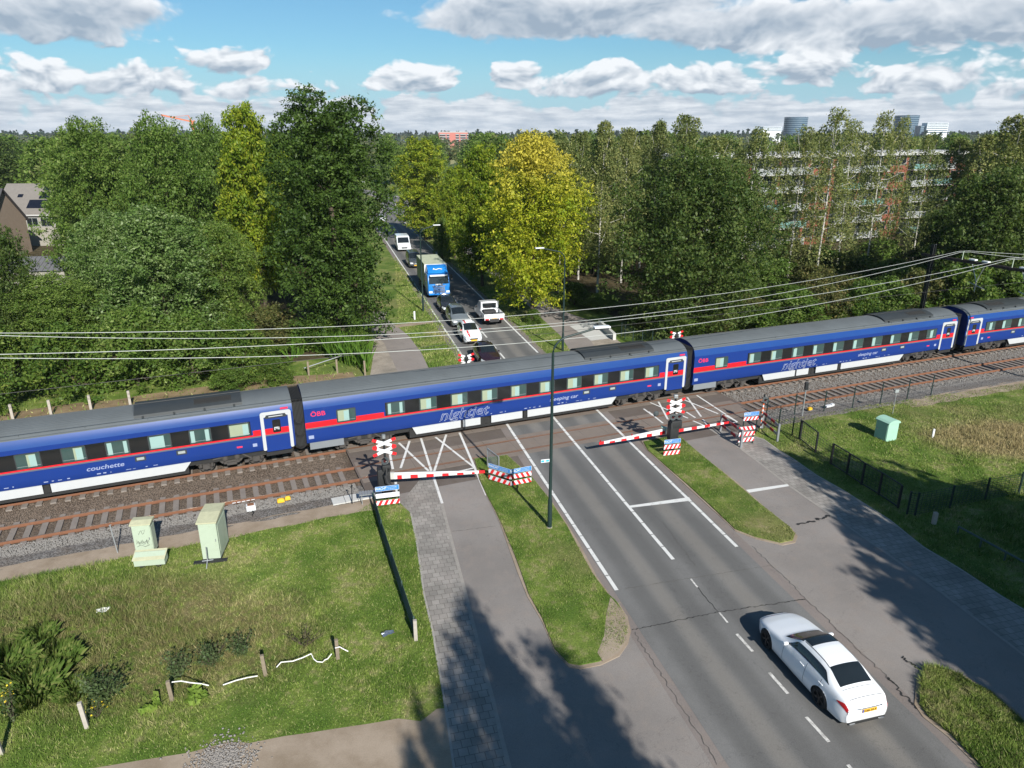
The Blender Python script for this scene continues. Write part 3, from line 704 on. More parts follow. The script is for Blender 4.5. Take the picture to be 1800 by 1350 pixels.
    for i in range(10): window(WIN0+i*WP, styles[i])
    if not flip: window(1.70, [(.02,.66)])
    else:
        a, c = ex(2.2, 2.6); f = MB(); side_plate(f, rrect(a, c, 1.95, 2.72, .06), .012, 1.4145); f.build('window', 'ribbon', root)
    # door
    a, c = ex(CL-1.68, CL-.10); f = MB()
    for (u0, u1, z0, z1) in ((a, a+.17, .95, 3.0), (c-.17, c, .95, 3.0), (a+.10, c-.10, 2.965, 3.14)): side_plate(f, rrect(u0, u1, z0, z1, .07), .035, 1.40)
    side_plate(f, rrect(a, a+.30, 2.84, 3.14, .13), .033, 1.40); side_plate(f, rrect(c-.30, c, 2.84, 3.14, .13), .033, 1.40)
    fr = f.build('door_frame', 'train_white', root, smooth=False)
    d = MB(); side_plate(d, [(a+.16, .86), (c-.16, .86), (c-.16, 2.97), (a+.16, 2.97)], .012, 1.412); do = d.build('door', 'train_blue', root)
    d = MB(); facebox(d, a+.172, c-.172, 1.86, 2.19, .003, 1.424); d.build('red_stripe', 'train_red', do)
    d = MB(); facebox(d, a+.172, c-.172, 1.775, 1.857, .003, 1.424); d.build('grey_stripe', 'train_grey', do)
    mx = (a+c)/2
    d = MB(); side_plate(d, rrect(mx-.21, mx+.21, 1.93, 2.66, .07), .008, 1.4265); d.build('window', 'ribbon', do)
    d = MB(); facebox(d, mx-.56, mx+.56, 2.76, 2.955, .004, 1.4245); d.build('door_header', 'train_frame', do)
    d = MB(); facebox(d, mx-.36, mx+.36, 2.84, 2.885, .003, 1.4285)
    d.build('door_label', 'train_white', do); d = MB()
    for zz in ((-.14,-.08,2.07,2.20),(-.14,.12,2.17,2.24),(.06,.13,2.08,2.24),(-.02,.03,2.10,2.18)): facebox(d, mx+zz[0], mx+zz[1], zz[2], zz[3], .003, 1.4345)
    d.build('door_sign', 'train_white', do)
    d = MB(); facebox(d, a+.1, c-.1, .60, .80, .18, 1.20); d.build('door_step', 'under', do)
    # small marks: destination displays, data panels
    dm = MB(); dp = MB()
    for xd in (17.05, 18.95):
        dm = MB(); dp = MB(); x0, x1 = ex(xd, xd+.5); facebox(dm, x0, x1, 1.46, 1.72, .006); facebox(dp, x0+.08, x1-.08, 1.52, 1.66, .003, 1.416)
        do2 = dm.build('destination_display', 'train_frame', root); dp.build('screen', 'display', do2)
    dm = MB(); x0, x1 = ex(CL-2.2, CL-1.98); facebox(dm, x0, x1, 1.28, 1.46, .003); x0, x1 = ex(.12, .40); facebox(dm, x0, x1, 1.22, 1.42, .003)
    for k in range(34):
        xa = 7.2+k*.32+r2.random()*.1
        if r2.random() < .7: x0, x1 = ex(xa, xa+.05+r2.random()*.18); facebox(dm, x0, x1, 1.085, 1.085+.02+r2.random()*.04, .003, 1.39)
    tag(dm.build('lettering', 'outline', body), kind='stuff')
    dm = MB(); x0, x1 = ex(CL-3.0, CL-2.72); facebox(dm, x0, x1, 1.34, 1.43, .003); dm.build('red_mark', 'pink_red', body); dm = MB(); x0, x1 = ex(CL-.62, CL-.22); facebox(dm, x0, x1, 3.18, 3.28, .01, 1.375); dm.build('marker_plate', 'pink_red', body)
    # skirts and underframe
    sk = MB()
    for xa, xb in ((5.95,8.9),(9.05,10.15),(10.85,12.9),(13.25,19.55)):
        x0, x1 = ex(xa, xb); pr = [(x0+(.22 if abs(x0-ex(5.95,6)[0]) < .1 else 0), .50), (x1-(.0), .50), (x1, .95), (x0, .95)]
        if abs(xb-19.55) < .01: pr = ([(x0, .50), (x1-.35, .50), (x1, .95), (x0, .95)] if not flip else [(x0+.35, .50), (x1, .50), (x1, .95), (x0, .95)])
        side_plate(sk, pr, .05, 1.31)
    sk.build('skirt', 'train_white', root)
    sk = MB(); x0, x1 = ex(.15, 2.0); facebox(sk, x0, x1, .56, .955, .05, 1.30); sk.build('sill_panel', 'undersill', root)
    un = MB(); un.box((CL/2, 0, .80), (CL-.3, 2.3, .3)); x0, x1 = ex(5.8, 19.4); un.box(((x0+x1)/2, 0, .52), (x1-x0, 2.45, .5)); x0, x1 = ex(9.0, 11.0); un.box(((x0+x1)/2, 0, .68), (.9, 2.62, .5))
    for xa in (8.97, 13.05, 10.5): x0, x1 = ex(xa, xa+.1); un.box(((x0+x1)/2, 0, .7), (.22, 2.66, .4))
    un.build('underframe', 'under', root)
    bogie(root, X(3.18)); bogie(root, X(21.5))
    # bellows with hanging cables at the right-hand end
    g = MB()
    for x in np.arange(.03, .6, .07):
        for (y0, y1, z0, z1) in ((-1.12,-1.0,.75,3.5),(1.0,1.12,.75,3.5),(-1.12,1.12,3.4,3.56)): g.box((CL+x, (y0+y1)/2, (z0+z1)/2), (.045, y1-y0, z1-z0))
    g.box((CL+.3, 0, 2.0), (.56, 1.9, 2.6)); go = g.build('gangway', 'bellows', root)
    for (z, rr) in ((2.35,.26),(1.6,.24),(.95,.3)):
        c = MB(); c.tube([(CL+.3+.27*math.cos(t), -1.16, z+rr*math.sin(t)) for t in np.linspace(math.pi, 2*math.pi, 12)], .025, 6)
        c.tube([(CL+.3+.22*math.cos(t), -1.2, z+.08+rr*math.sin(t)) for t in np.linspace(math.pi, 2*math.pi, 12)], .02, 6); c.build('cable', 'rubber', go)
    # lettering on the near side
    rt, up = (1,0,0), (0,0,1)
    if not flip:
        text('ÖBB', 'pink_red', root, (.72, -1.416, 2.63), rt, up, .36, 1.15)
    text('nightjet', 'letter_outline', root, (X(9.1), -1.418, 1.43), rt, up, .84, 1.2, outline=True, shear=.28)
    return root
def place_coach(o, s0):
    A, B2 = TF(s0, 4.0), TF(s0+CL, 4.0)
    o.location = (A[0], A[1], .02); o.rotation_euler.z = math.atan2(B2[1]-A[1], B2[0]-A[0])
coach = make_coach(); place_coach(coach, -11.13)
c_left = make_coach(kind='couchette'); place_coach(c_left, -11.13-25.45)
c_right = make_coach(kind='plain'); place_coach(c_right, 14.32)
for o, s in ((coach, 'sleeping car'), (c_left, 'couchette'), (c_right, 'sleeping car')):
    text(s, 'outline', o, (15.7, -1.416, 1.44), (1,0,0), (0,0,1), .33, 1.25, shear=.2)
coach['label'] = 'dark blue sleeping car of the train, middle coach standing across the road'
c_left['label'] = 'dark blue couchette coach at the near end of the train, cut off by the frame'
c_right['label'] = 'dark blue sleeping car to the right of the road, between the two other coach gaps'
c_far = make_coach(True, 'plain'); place_coach(c_far, 14.32+25.95); c_far['label'] = 'last visible dark blue coach at the right, its door beside the neighbouring coach door'

# ------------------------------------------------------------------ overhead line
SP = 40.6
mast_p = TF(SP, 7.1)
gm = thing('catenary_portal', 'dark steel portal with a long rusty crossbeam carrying the overhead wires over both tracks', 'portal', (mast_p[0], mast_p[1], -.1), TANG(SP))
b = MB(); b.box((-.12,0,4.2), (.05,.26,8.7)); b.box((.12,0,4.2), (.05,.26,8.7)); b.box((0,0,4.2), (.2,.04,8.7)); b.build('mast', 'black_metal', gm)
b = MB(); b.box((.152,-.06,4.3), (.012,.10,8.6)); b.build('mast_edge', 'concrete', gm)
b = MB()
for x in (-.14, .14): b.bar((x, .9, 7.62), (x, -15.6, 7.72), .09, .2)
for k in range(20): b.bar((-.14, .8-k*.8, 7.63), (.14, .4-k*.8, 7.65), .05, .05)
b.build('crossbeam', 'beam_rust', gm)
b = MB(); b.box((-.12,-15.2,4.2), (.05,.26,8.7)); b.box((.12,-15.2,4.2), (.05,.26,8.7)); b.box((0,-15.2,4.2), (.2,.04,8.7)); b.build('mast', 'black_metal', gm)
for cy in (-4.15, -8.15):
    b = MB(); b.tube([(0, cy+.55, 7.6), (0, cy-.05, 6.3), (0, cy-.1, 5.4)], .035, 6); b.tube([(0, cy-.55, 7.6), (0, cy-.12, 6.3), (0, cy-.1, 5.4)], .035, 6); b.tube([(0, cy+.5, 6.1), (0, cy-.9, 5.75)], .03, 6); b.build('hanger', 'galv', gm)
    for dy in (.52, -.55): b = MB(); b.box((0, cy+dy, 7.86), (.32,.5,.1)); b.build('insulator', 'insul', gm)
for cy in (-2.7, -6.75):
    b = MB(); b.tube([(0, cy, 7.7), (0, cy, 8.42)], .04, 6); b.build('insulator_post', 'cab_green', gm)
def wire(name, label, off, z0, sag, rad, m, s0=-25.5, s1=SP, n=60, grp='overhead line wires', extra=None):
    o = tag(bpy.data.objects.new(name, None), None)
    pts = []
    for s in np.linspace(s0-66, s1+66, n*3):
        k = math.floor((s-s0)/66.1); t = (s-s0)/66.1-k; zz = z0+sag*(2*t-1)**2
        pts.append(TF(s, off, zz))
    bpy.data.objects.remove(o)
    b = MB(); b.tube(pts, rad, 5); return tag(b.build(name, m), label, 'wire', grp)
wire('overhead_wire', 'upper pale feeder wire sagging least above the far track and the train roof', 4.45, 6.5, 1.85, .015, 'wire')
wire('overhead_wire', 'second pale wire from above over the far track, sagging deeper than the top wire', 4.35, 5.80, 2.5, .015, 'wire')
wire('overhead_wire', 'third pale wire from above, the shallower sagging wire of the near track', .4, 6.75, 1.65, .015, 'wire')
wire('overhead_wire', 'lowest of the pale wires, sagging deepest over the near track', .3, 5.95, 2.4, .015, 'wire')
wire('contact_wire', 'thin dark contact wire running level above the train on the far track', 4.1, 5.3, .05, .013, 'contact')
wire('contact_wire', 'thin dark contact wire running level above the empty near track', .1, 5.3, .05, .013, 'contact')

# ------------------------------------------------------------------ trackside equipment
def at(o, p, rz=0): o.location = tuple(map(float, p)); o.rotation_euler.z = rz
p = G(442, 898); t = thing('axle_counter', 'small white track box with a brown rusty lid on the gravel beside the near rail', 'track box', p, TANG(-14))
b = MB(); b.box((0,0,.20), (.42,.34,.26)); b.box((0,-.02,.04), (.12,.12,.1)); b.build('housing', 'white_paint', t, bevel=.03); b = MB(); b.box((0,.02,.345), (.30,.22,.03)); b.build('lid', 'rust', t)
b = MB(); b.tube([(.0,-.1,.08),(.1,-.32,.06),(.0,-.5,.03)], .03, 6); b.build('cable', 'rubber', t)
for (uv, sc, lb) in (((494,883),.34,'yellow track detector lying on the gravel, larger half beside a smaller one'), ((506,879),.26,'smaller yellow track detector on the gravel just beside the larger one'), ((1423,721),.3,'orange yellow detector box on the gravel below the white signal pole')):
    p = G(*uv); b = MB(); b.box((0,0,.10), (sc, sc*.62, .16)); b.box((0,0,.19), (sc*.6, sc*.4, .05)); o = b.build('track_detector', 'yellow', bevel=.03, loc=p, rz=TANG(0)); tag(o, lb, 'track box')
p = G(1456, 716); b = MB(); b.box((0,0,.1), (.5,.22,.12)); b.box((.4,.08,.1), (.2,.2,.16)); tag(b.build('track_clip', 'white_paint', bevel=.02, loc=p, rz=TANG(20)), 'small white track clamp lying on the gravel behind the green mesh fence', 'track box')
for (s, off) in ((-15.2,-.84),(-13.6,-.66),(-14.4,.9),(18.6,-.70),(19.6,3.3)):
    b = MB(); 
    for k in range(5): x, y, z = TF(s+k*.22, off); b.box((x, y, -.06), (.16,.05,.02), TANG(s))
    b.build('rail_paint', 'white_paint', kind='structure')
# concrete slabs of the service walkway by the left mast
for i in range(4):
    s = -10.75+i*.62; c4 = [TF(s, -3.15)[:2], TF(s+.6, -3.15)[:2], TF(s+.6, -2.45)[:2], TF(s, -2.45)[:2]]
    b = MB(); b.prism(c4, -.05, .07+.004*i); tag(b.build('walkway_slab', 'pale_concrete'), ['first','second','third','fourth'][i]+' concrete walkway slab from the left, edging the gravel by the crossing mast', 'slab', 'walkway slabs')
# ------------------------------------------------------------------ vehicles
def gsm(xs3, y, sig):
    k = np.exp(-.5*((np.arange(-30, 31)*(xs3[1]-xs3[0]))/sig)**2); k /= k.sum()
    pad = np.concatenate([np.full(30, y[0]), y, np.full(30, y[-1])]); return np.convolve(pad, k, 'valid')
class CarShape:
    """Body surface from smoothed profiles: x = 0 at the nose, growing to the tail."""
    def __init__(s, L, W, H, zc, belt, taper, hoodw, roofw, sill=.2, waist=.56, cowl=1.5, tail=4.2, sig=.05):
        s.L, s.W, s.H = L, W, H; s.x = np.linspace(0, L, int(L/.03)+1); x = s.x
        I = lambda keys, sg=sig: gsm(x, np.interp(x, [k[0] for k in keys], [k[1] for k in keys]), sg)
        s.zc = I(zc); s.zb = I(belt); tp = I(taper, .08); hw = W/2
        gh = np.clip((s.zc-s.zb-.10)/.35, 0, 1)               # 1 inside the greenhouse
        s.wb = hw*.94*tp*(1-.02*gh); s.ww = hw*tp; s.ws = hw*.94*tp
        s.wr = hw*(hoodw*(1-gh)+roofw*gh)*np.clip(tp*1.02, 0, 1)
        s.zr = s.zb+(s.zc-s.zb)*(.62*(1-gh)+.90*gh)
        zend = np.interp(x, [0, .12, L-.15, L], [.16, 0, 0, .12]); s.zs = gsm(x, sill+zend, .04)
        s.zw = np.minimum(gsm(x, np.full_like(x, waist), .05), s.zb-.06)
    def ctrl(s, x):
        f = lambda a: float(np.interp(x, s.x, a))
        ws, ww, wb, wr = f(s.ws), f(s.ww), f(s.wb), f(s.wr); zs, zw, zb, zr, zc = f(s.zs), f(s.zw), f(s.zb), f(s.zr), f(s.zc)
        return [(ws, zs), (ww*.995, zs+.13), (ww, zw), (wb, zb), (wr, zr), (wr*.55, zr+(zc-zr)*.82), (0, zc)]
    def pt(s, x, t):                                           # t: 0 sill .. 3 belt .. 4 roof edge .. 6 centre line
        sgn = 1
        if t > 6: t = 12-t; sgn = -1
        P = s.ctrl(x); 
        if t <= .5: a, b2, u = P[0], ((P[0][0]+P[1][0])/2, (P[0][1]+P[1][1])/2), t/.5; y, z = a[0]+(b2[0]-a[0])*u, a[1]+(b2[1]-a[1])*u
        elif t >= 5.5: b2, a, u = P[6], ((P[5][0]+P[6][0])/2, (P[5][1]+P[6][1])/2), (t-5.5)/.5; y, z = a[0]+(b2[0]-a[0])*u, a[1]+(b2[1]-a[1])*u
        else:
            i = int(round(t)); i = min(max(i, 1), 5); u = t-(i-.5)
            m0 = ((P[i-1][0]+P[i][0])/2, (P[i-1][1]+P[i][1])/2); m1 = ((P[i+1][0]+P[i][0])/2, (P[i+1][1]+P[i][1])/2)
            y = (1-u)**2*m0[0]+2*u*(1-u)*P[i][0]+u*u*m1[0]; z = (1-u)**2*m0[1]+2*u*(1-u)*P[i][1]+u*u*m1[1]
        return np.array([s.L/2-x, sgn*y, z])
    def nrm(s, x, t):
        e = .02; a = s.pt(min(x+e, s.L), t)-s.pt(max(x-e, 0), t); b2 = s.pt(x, min(t+.05, 12))-s.pt(x, max(t-.05, 0))
        n = np.cross(a, b2); l = np.linalg.norm(n); return n/l if l > 1e-9 else np.array([0, 0, 1.])
    def body(s, wheels, wr_):
        ts = np.concatenate([np.linspace(0, 6, 43), np.linspace(6, 12, 43)[1:]]); b = MB(); rows = []
        xs3 = s.x
        for x in xs3: rows.append([s.pt(x, t) for t in ts])
        A = np.array(rows); cen = [(s.L/2-wx, wz) for wx, wz in wheels]
        keep = np.ones((len(xs3)-1, len(ts)-1), bool)
        low = np.array([[min(t, 12-t) < 3 for t in ts]]*len(xs3))
        ins = np.zeros(A.shape[:2], bool)
        for cx, cz in cen: ins |= ((A[..., 0]-cx)**2+(A[..., 2]-cz)**2 < wr_**2) & low
        keep &= ~(ins[:-1, :-1] & ins[1:, :-1] & ins[:-1, 1:] & ins[1:, 1:])
        for cx, cz in cen:                                     # pull the cut edge onto the arch circle
            dx, dz = A[..., 0]-cx, A[..., 2]-cz; d = np.sqrt(dx*dx+dz*dz)+1e-9; mk = (d < wr_) & low
            A[..., 0] = np.where(mk, cx+dx/d*wr_, A[..., 0]); A[..., 2] = np.where(mk, cz+dz/d*wr_, A[..., 2])
        nc = len(ts); vs = [tuple(p) for r in A for p in r]; fs = []
        for i in range(len(xs3)-1):
            for j in range(nc-1):
                if keep[i, j]: fs.append((i*nc+j, (i+1)*nc+j, (i+1)*nc+j+1, i*nc+j+1))
        b.add(vs, fs)
        for i, sg in ((0, 1), (len(xs3)-1, -1)):               # rounded nose and tail faces
            ring = A[i]; low_ = [ring[-1]+(ring[0]-ring[-1])*k/8 for k in range(1, 9)]; ring = np.concatenate([ring, np.array(low_)]); c = ring.mean(axis=0); inn = [ring]
            for k, (sc, dx) in enumerate(((.96, .03), (.85, .05), (.5, .065), (.02, .07))):
                r2 = c+(ring-c)*sc; r2[:, 0] += sg*dx; inn.append(r2)
            b.grid([[tuple(p) for p in r] for r in inn], flip=(sg < 0))
        return b
    def patch(s, xs3, t0, t1, nt=8, off=.005, sgn=1):
        """skin patch; t0, t1 functions of x; sgn -1 gives the other flank"""
        rows = []
        for x in xs3:
            r = []
            for k in range(nt+1):
                t = t0(x)+(t1(x)-t0(x))*k/nt; p = s.pt(x, t)+s.nrm(x, t)*off; r.append((p[0], p[1]*sgn, p[2]))
            rows.append(r)
        b = MB(); b.grid(rows, flip=(sgn > 0)); return b
def wheel(parent, x, y, r, wdt, rim_m='rim_dark', spokes=5):
    sg = 1 if y > 0 else -1
    T = Matrix.Translation((x, y, r)) @ Matrix.Rotation(-sg*math.pi/2, 4, 'X')
    b = MB(); b.lathe([(r*.66,-wdt/2),(r*.93,-wdt/2),(r,-wdt*.36),(r,wdt*.36),(r*.93,wdt/2),(r*.68,wdt/2),(r*.66,wdt*.3),(r*.66,-wdt/2)], 30, T)
    o = b.build('wheel', 'rubber', parent, smooth=True)
    b = MB(); b.lathe([(0,wdt*.10),(r*.62,wdt*.10),(r*.66,wdt*.36),(r*.70,wdt*.44),(r*.70,wdt*.40)], 30, T, mi=1); b.lathe([(0,wdt*.40),(r*.14,wdt*.40),(r*.16,wdt*.2)], 14, T, mi=0)
    for k in range(spokes):
        for da in (-.13, .13):
            a = 2*math.pi*k/spokes+.3; p0 = T @ Vector((r*.12*math.cos(a), r*.12*math.sin(a), wdt*.34)); p1 = T @ Vector((r*.66*math.cos(a+da), r*.66*math.sin(a+da), wdt*.38))
            b.bar(p0, p1, r*.085, .03, 0, up=(0, sg, 0))
    b.build('rim', [rim_m, 'black_plastic'], o, smooth=True); return o
def quad_on(b, corners, t=.006):
    c = [Vector(k) for k in corners]; n = (c[1]-c[0]).cross(c[3]-c[0]).normalized()*t
    b.add([*c, *[k+n for k in c]], [(4,5,6,7),(0,1,5,4),(1,2,6,5),(2,3,7,6),(3,0,4,7)])
def rd(x): return lambda _: x
def car(name, label, cat, xyz, rz, L, W, H, paint, style, group=None, plate=None, rear_plate=None):
    t = thing(name, label, cat, xyz, rz, group)
    if style == 'saloon':
        cs = CarShape(L, W, H, [(0,.60),(.10,.70),(.5,.80),(1.05,.90),(1.42,.955),(1.62,1.06),(2.2,1.40),(2.75,H),(3.2,H-.015),(3.62,H-.09),(4.08,1.13),(4.22,1.075),(4.52,1.045),(4.60,.99),(L,.80)],
                      [(0,.54),(.12,.63),(.6,.76),(1.4,.885),(2.4,.925),(3.6,.955),(4.3,.96),(4.58,.93),(L,.74)], [(0,.66),(.12,.80),(.35,.91),(.8,.985),(2.3,1.0),(3.7,.985),(4.3,.925),(4.58,.86),(L,.78)], .74, .635, .19, .58)
        wx = (.80, 3.64); fw = (1.50, 2.24); rw = (3.50, 4.10); sw = (1.72, 3.86); roofx = (2.27, 3.45)
    elif style == 'hatch':
        cs = CarShape(L, W, H, [(0,.56),(.08,.68),(.35,.82),(.85,.97),(1.05,1.02),(1.25,1.12),(1.95,H-.06),(2.5,H),(L-.9,H-.06),(L-.42,H-.24),(L-.14,1.02),(L,.78)],
                      [(0,.52),(.1,.62),(.5,.78),(1.1,.92),(2.2,.95),(L-.5,1.02),(L-.14,.96),(L,.70)], [(0,.66),(.12,.80),(.4,.93),(.9,1.0),(L-.9,1.0),(L-.3,.93),(L,.82)], .74, .66, .2, .58)
        wx = (.78, L-.72); fw = (1.12, 1.98); rw = (L-.56, L-.17); sw = (1.32, L-.62); roofx = (2.0, L-.7)
    elif style == 'mpv':
        cs = CarShape(L, W, H, [(0,.58),(.08,.72),(.35,.90),(.8,1.04),(1.0,1.10),(1.2,1.22),(1.95,H-.07),(2.6,H),(L-.7,H-.05),(L-.3,H-.28),(L-.12,1.10),(L,.80)],
                      [(0,.54),(.1,.64),(.5,.82),(1.1,.98),(2.2,1.02),(L-.4,1.06),(L-.12,1.0),(L,.72)], [(0,.68),(.12,.82),(.4,.94),(.9,1.0),(L-.9,1.0),(L-.3,.94),(L,.84)], .74, .68, .2, .6)
        wx = (.82, L-.78); fw = (1.06, 1.98); rw = (L-.42, L-.15); sw = (1.30, L-.55); roofx = (2.0, L-.6)
    else:                                                        # van
        cs = CarShape(L, W, H, [(0,.62),(.08,.80),(.3,1.00),(.72,1.13),(.9,1.20),(1.05,1.30),(1.75,H-.10),(2.2,H-.01),(L-.5,H),(L-.12,H-.10),(L-.04,1.2),(L,.8)],
                      [(0,.58),(.1,.7),(.4,.92),(.9,1.08),(2.0,1.12),(L-.2,1.14),(L,.75)], [(0,.74),(.1,.86),(.35,.95),(.8,1.0),(L-.3,1.0),(L,.93)], .78, .80, .22, .62)
        wx = (.92, L-1.0); fw = (.98, 1.76); rw = (L-.13, L-.05); sw = (1.15, L-.5); roofx = (1.8, L-.3)
    wr_ = .335 if style != 'van' else .34
    cs.body([(wx[0], wr_), (wx[1], wr_)], wr_+.045).build('body', paint, t, smooth=True)
    b = MB(); b.box((0,0,.34), (L-.5, W-.62, .34)); b.box((0,0,.30), (L-.25, W*.55, .16)); b.build('underbody', 'under', t)
    for x in wx:
        for y in (-1, 1): wheel(t, L/2-x, y*(W/2-.135), wr_, .225)
    lo = lambda x: 3.22; hi = lambda x: 3.86
    for sg in (-1, 1):
        xs3 = np.linspace(sw[0], sw[1], 30)
        cut = lambda x: min(3.86, 3.22+.66*max(0, min(1, (x-sw[0])/.42)), 3.22+.66*max(.02, min(1, (sw[1]-x)/.38)))
        cs.patch(xs3, lo, lambda x: min(3.80, cut(x)), 6, .005, sg).build('side_window', 'glass', t, smooth=True)
    cs.patch(np.linspace(fw[0], fw[1], 16), rd(4.08), rd(7.92), 20, .005).build('windscreen', 'glass', t, smooth=True)
    cs.patch(np.linspace(rw[0], rw[1], 14), lambda x: 4.22, lambda x: 7.78, 18, .006).build('rear_window', 'glass', t, smooth=True)
    # door seams
    b = MB()
    for x in (sw[0]+.02, (sw[0]+sw[1])/2+.06, sw[1]-.30):
        for sg in (-1, 1): pb = cs.patch([x-.006, x+.006], rd(.9), rd(3.1), 10, .002, sg); b.add(pb.v, pb.f)
    b.build('door_seam', 'black_plastic', t)
    for sg in (-1, 1):                                           # mirrors, handles
        p = cs.pt(sw[0]+.10, 3.15); b = MB(); b.box((p[0], sg*(p[1]+.08), p[2]+.05), (.10,.17,.10)); b.build('mirror', paint if style == 'saloon' else ('red_paint' if 'red stripe' in label else paint), t, bevel=.035, smooth=True)
        for xh in (sw[0]+.95, sw[1]-.28):
            p = cs.pt(xh, 2.72); b = MB(); b.box((p[0], sg*(p[1]+.012), p[2]), (.20,.03,.032)); b.build('door_handle', paint, t, bevel=.01)
    f, r2 = L/2, -L/2
    # nose: lamps, grille, plate
    for sg in (-1, 1):
        if style == 'saloon': xs3 = np.linspace(.10, .50, 8); cs.patch(xs3, lambda x: 2.35+.12*(x/.5), lambda x: 2.95-.20*(x/.5), 6, .006, sg).build('headlight', 'head_glass', t, smooth=True); continue
        hz_ = float(np.interp(.15, cs.x, cs.zb)); b = MB(); b.add([(f+.04, sg*W*.20, hz_-.10), (f+.0, sg*W*.40, hz_-.12), (f-.42, sg*W*.465, hz_+.02), (f-.40, sg*W*.44, hz_+.14), (f-.02, sg*W*.36, hz_+.09), (f+.03, sg*W*.21, hz_+.05)], [(0,1,4,5),(1,2,3,4)] if sg > 0 else [(5,4,1,0),(4,3,2,1)]); b.build('headlight', 'head_glass', t)
    b = MB(); b.box((f+.055, 0, .54), (.05, W*.40, .13)); b.box((f+.05, 0, .32), (.05, W*.46, .12)); b.build('grille', 'black_plastic', t, bevel=.012)
    if plate: b = MB(); b.box((f+.085, 0, .43), (.014, .52, .11)); b.build('number_plate', 'plate_yellow', t)
    # tail: lamps, plate, bumper trim
    for sg in (-1, 1):
        if style == 'saloon':
            xs3 = np.linspace(4.28, L-.012, 12); cs.patch(xs3, lambda x: 2.62-.22*(x-4.28)/.4, lambda x: 2.68+.34*min(1, (x-4.28)/.25), 6, .008, sg).build('tail_light', 'tail_red', t, smooth=True)
            b = MB(); quad_on(b, [(r2-.015, sg*.72, .60), (r2-.052, sg*.40, .56), (r2-.052, sg*.44, .66), (r2-.018, sg*.70, .73)][::(1 if sg < 0 else -1)], .02); b.build('tail_light', 'tail_red', t)
        else:
            xs3 = np.linspace(L-.30, L-.03, 6); cs.patch(xs3, rd(2.3), rd(3.3), 6, .008, sg).build('tail_light', 'tail_red', t, smooth=True)
    if rear_plate:
        b = MB(); b.box((r2-.078, 0, .70), (.016, .52, .115)); o = b.build('number_plate', 'plate_yellow', t)
        b = MB(); b.box((r2-.088, .235, .70), (.008, .045, .115)); b.build('country_strip', 'plate_blue', o)
        text(rear_plate, 'black_plastic', o, (r2-.092, -.02, .70), (0,-1,0), (0,0,1), .115, .95)
        b = MB(); b.box((r2-.05, 0, .785), (.05, .9, .018)); b.build('trim', 'chrome', t)
        b = MB(); b.box((r2-.02, 0, .27), (.06, 1.30, .10)); b.build('diffuser', 'black_plastic', t, bevel=.02)
        for sg in (-1, 1): b = MB(); b.box((r2-.045, sg*.52, .25), (.05, .20, .06)); b.build('exhaust_tip', 'chrome', t, bevel=.015)
        cs.patch(np.linspace(2.24, 2.60, 8), rd(4.3), rd(7.7), 16, .004).build('glass_roof', 'glass', t, smooth=True)
        b = MB()
        for sg in (-1, 1): pb = cs.patch(np.linspace(2.3, 3.5, 14), rd(4.18), rd(4.26), 2, .004, sg); b.add(pb.v, pb.f); 
        b.build('roof_seam', 'black_plastic', t)
        b = MB(); pb = cs.patch([4.20, 4.212], rd(4.2), rd(7.8), 24, .007); b.add(pb.v, pb.f); pb = cs.patch([4.535, 4.55], rd(4.0), rd(8.0), 24, .007); b.add(pb.v, pb.f)
        b.build('boot_seam', 'train_grey', t)
    return t, cs
fl, rl = G(1347, 1137), G(1440, 1242)                            # contact points of the saloon's left wheels
hd = math.atan2(fl[1]-rl[1], fl[0]-rl[0]); mid = (fl+rl)/2; nrm_ = np.array([math.sin(hd), -math.cos(hd), 0])
ctr = mid+nrm_*.80+np.array([math.cos(hd), math.sin(hd), 0])*(-.125)
car('saloon_car', 'white saloon car driving up the road towards the crossing, seen from behind', 'car', (ctr[0], ctr[1], .012), hd, 4.69, 1.81, 1.44, 'car_white', 'saloon', rear_plate='KBB-50-R')
def lane(v, u, ac):                                              # a spot in a lane at the row where the photo shows its front
    g = G(u, v)[:2]; al = float((g-L0)@RD); return al, ac
back = RA+math.pi
def queue(al, ac=1.62): p = RF(al, ac, .012); return p
def al_of(u, v): return float((G(u, v)[:2]-L0)@RD)
QG = 'vehicles queueing at the barrier behind the train'
def qcar(label, u, v, L, *a, name='parked_car', cat='car', ac=1.62, **k):
    p = RF(al_of(u, v)+L/2, ac, .012); return car(name, label, cat, p, back, L, *a, group=QG, plate=True, **k)
qcar('dark purple hatchback, first in the queue just behind the train', 868, 649, 4.0, 1.72, 1.50, 'car_purple', 'hatch', name='hatchback_car')
tw, cw = qcar('white car with a red stripe over roof and bonnet, second in the queue', 826, 607, 4.05, 1.74, 1.52, 'car_white', 'hatch', name='hatchback_car')
for x0, x1, nm in ((2.02, 3.35, 'roof_stripe'), (.12, 1.08, 'bonnet_stripe')): cw.patch(np.linspace(x0, x1, 12), rd(6.85), rd(7.32), 3, .006).build(nm, 'red_paint', tw)
b = MB(); b.box((-.5, 0, 1.56), (.28, .62, .09)); b.build('roof_sign', 'white_paint', tw, bevel=.02)
qcar('steel grey people carrier, third in the queue behind the striped white car', 812, 577, 4.35, 1.80, 1.62, 'car_grey', 'mpv', name='people_carrier')
qcar('black car with bright headlights stopped right in front of the blue truck', 786, 553, 4.2, 1.80, 1.50, 'car_black', 'hatch', name='hatchback_car')
qcar('dark grey van waiting in the queue behind the truck', 733, 472, 4.95, 1.92, 1.95, 'car_graphite', 'van', name='delivery_van', cat='van')

qcar('small white car at the far end of the queue, just before the bend', 699, 392, 4.1, 1.74, 1.5, 'car_white', 'hatch', name='hatchback_car')
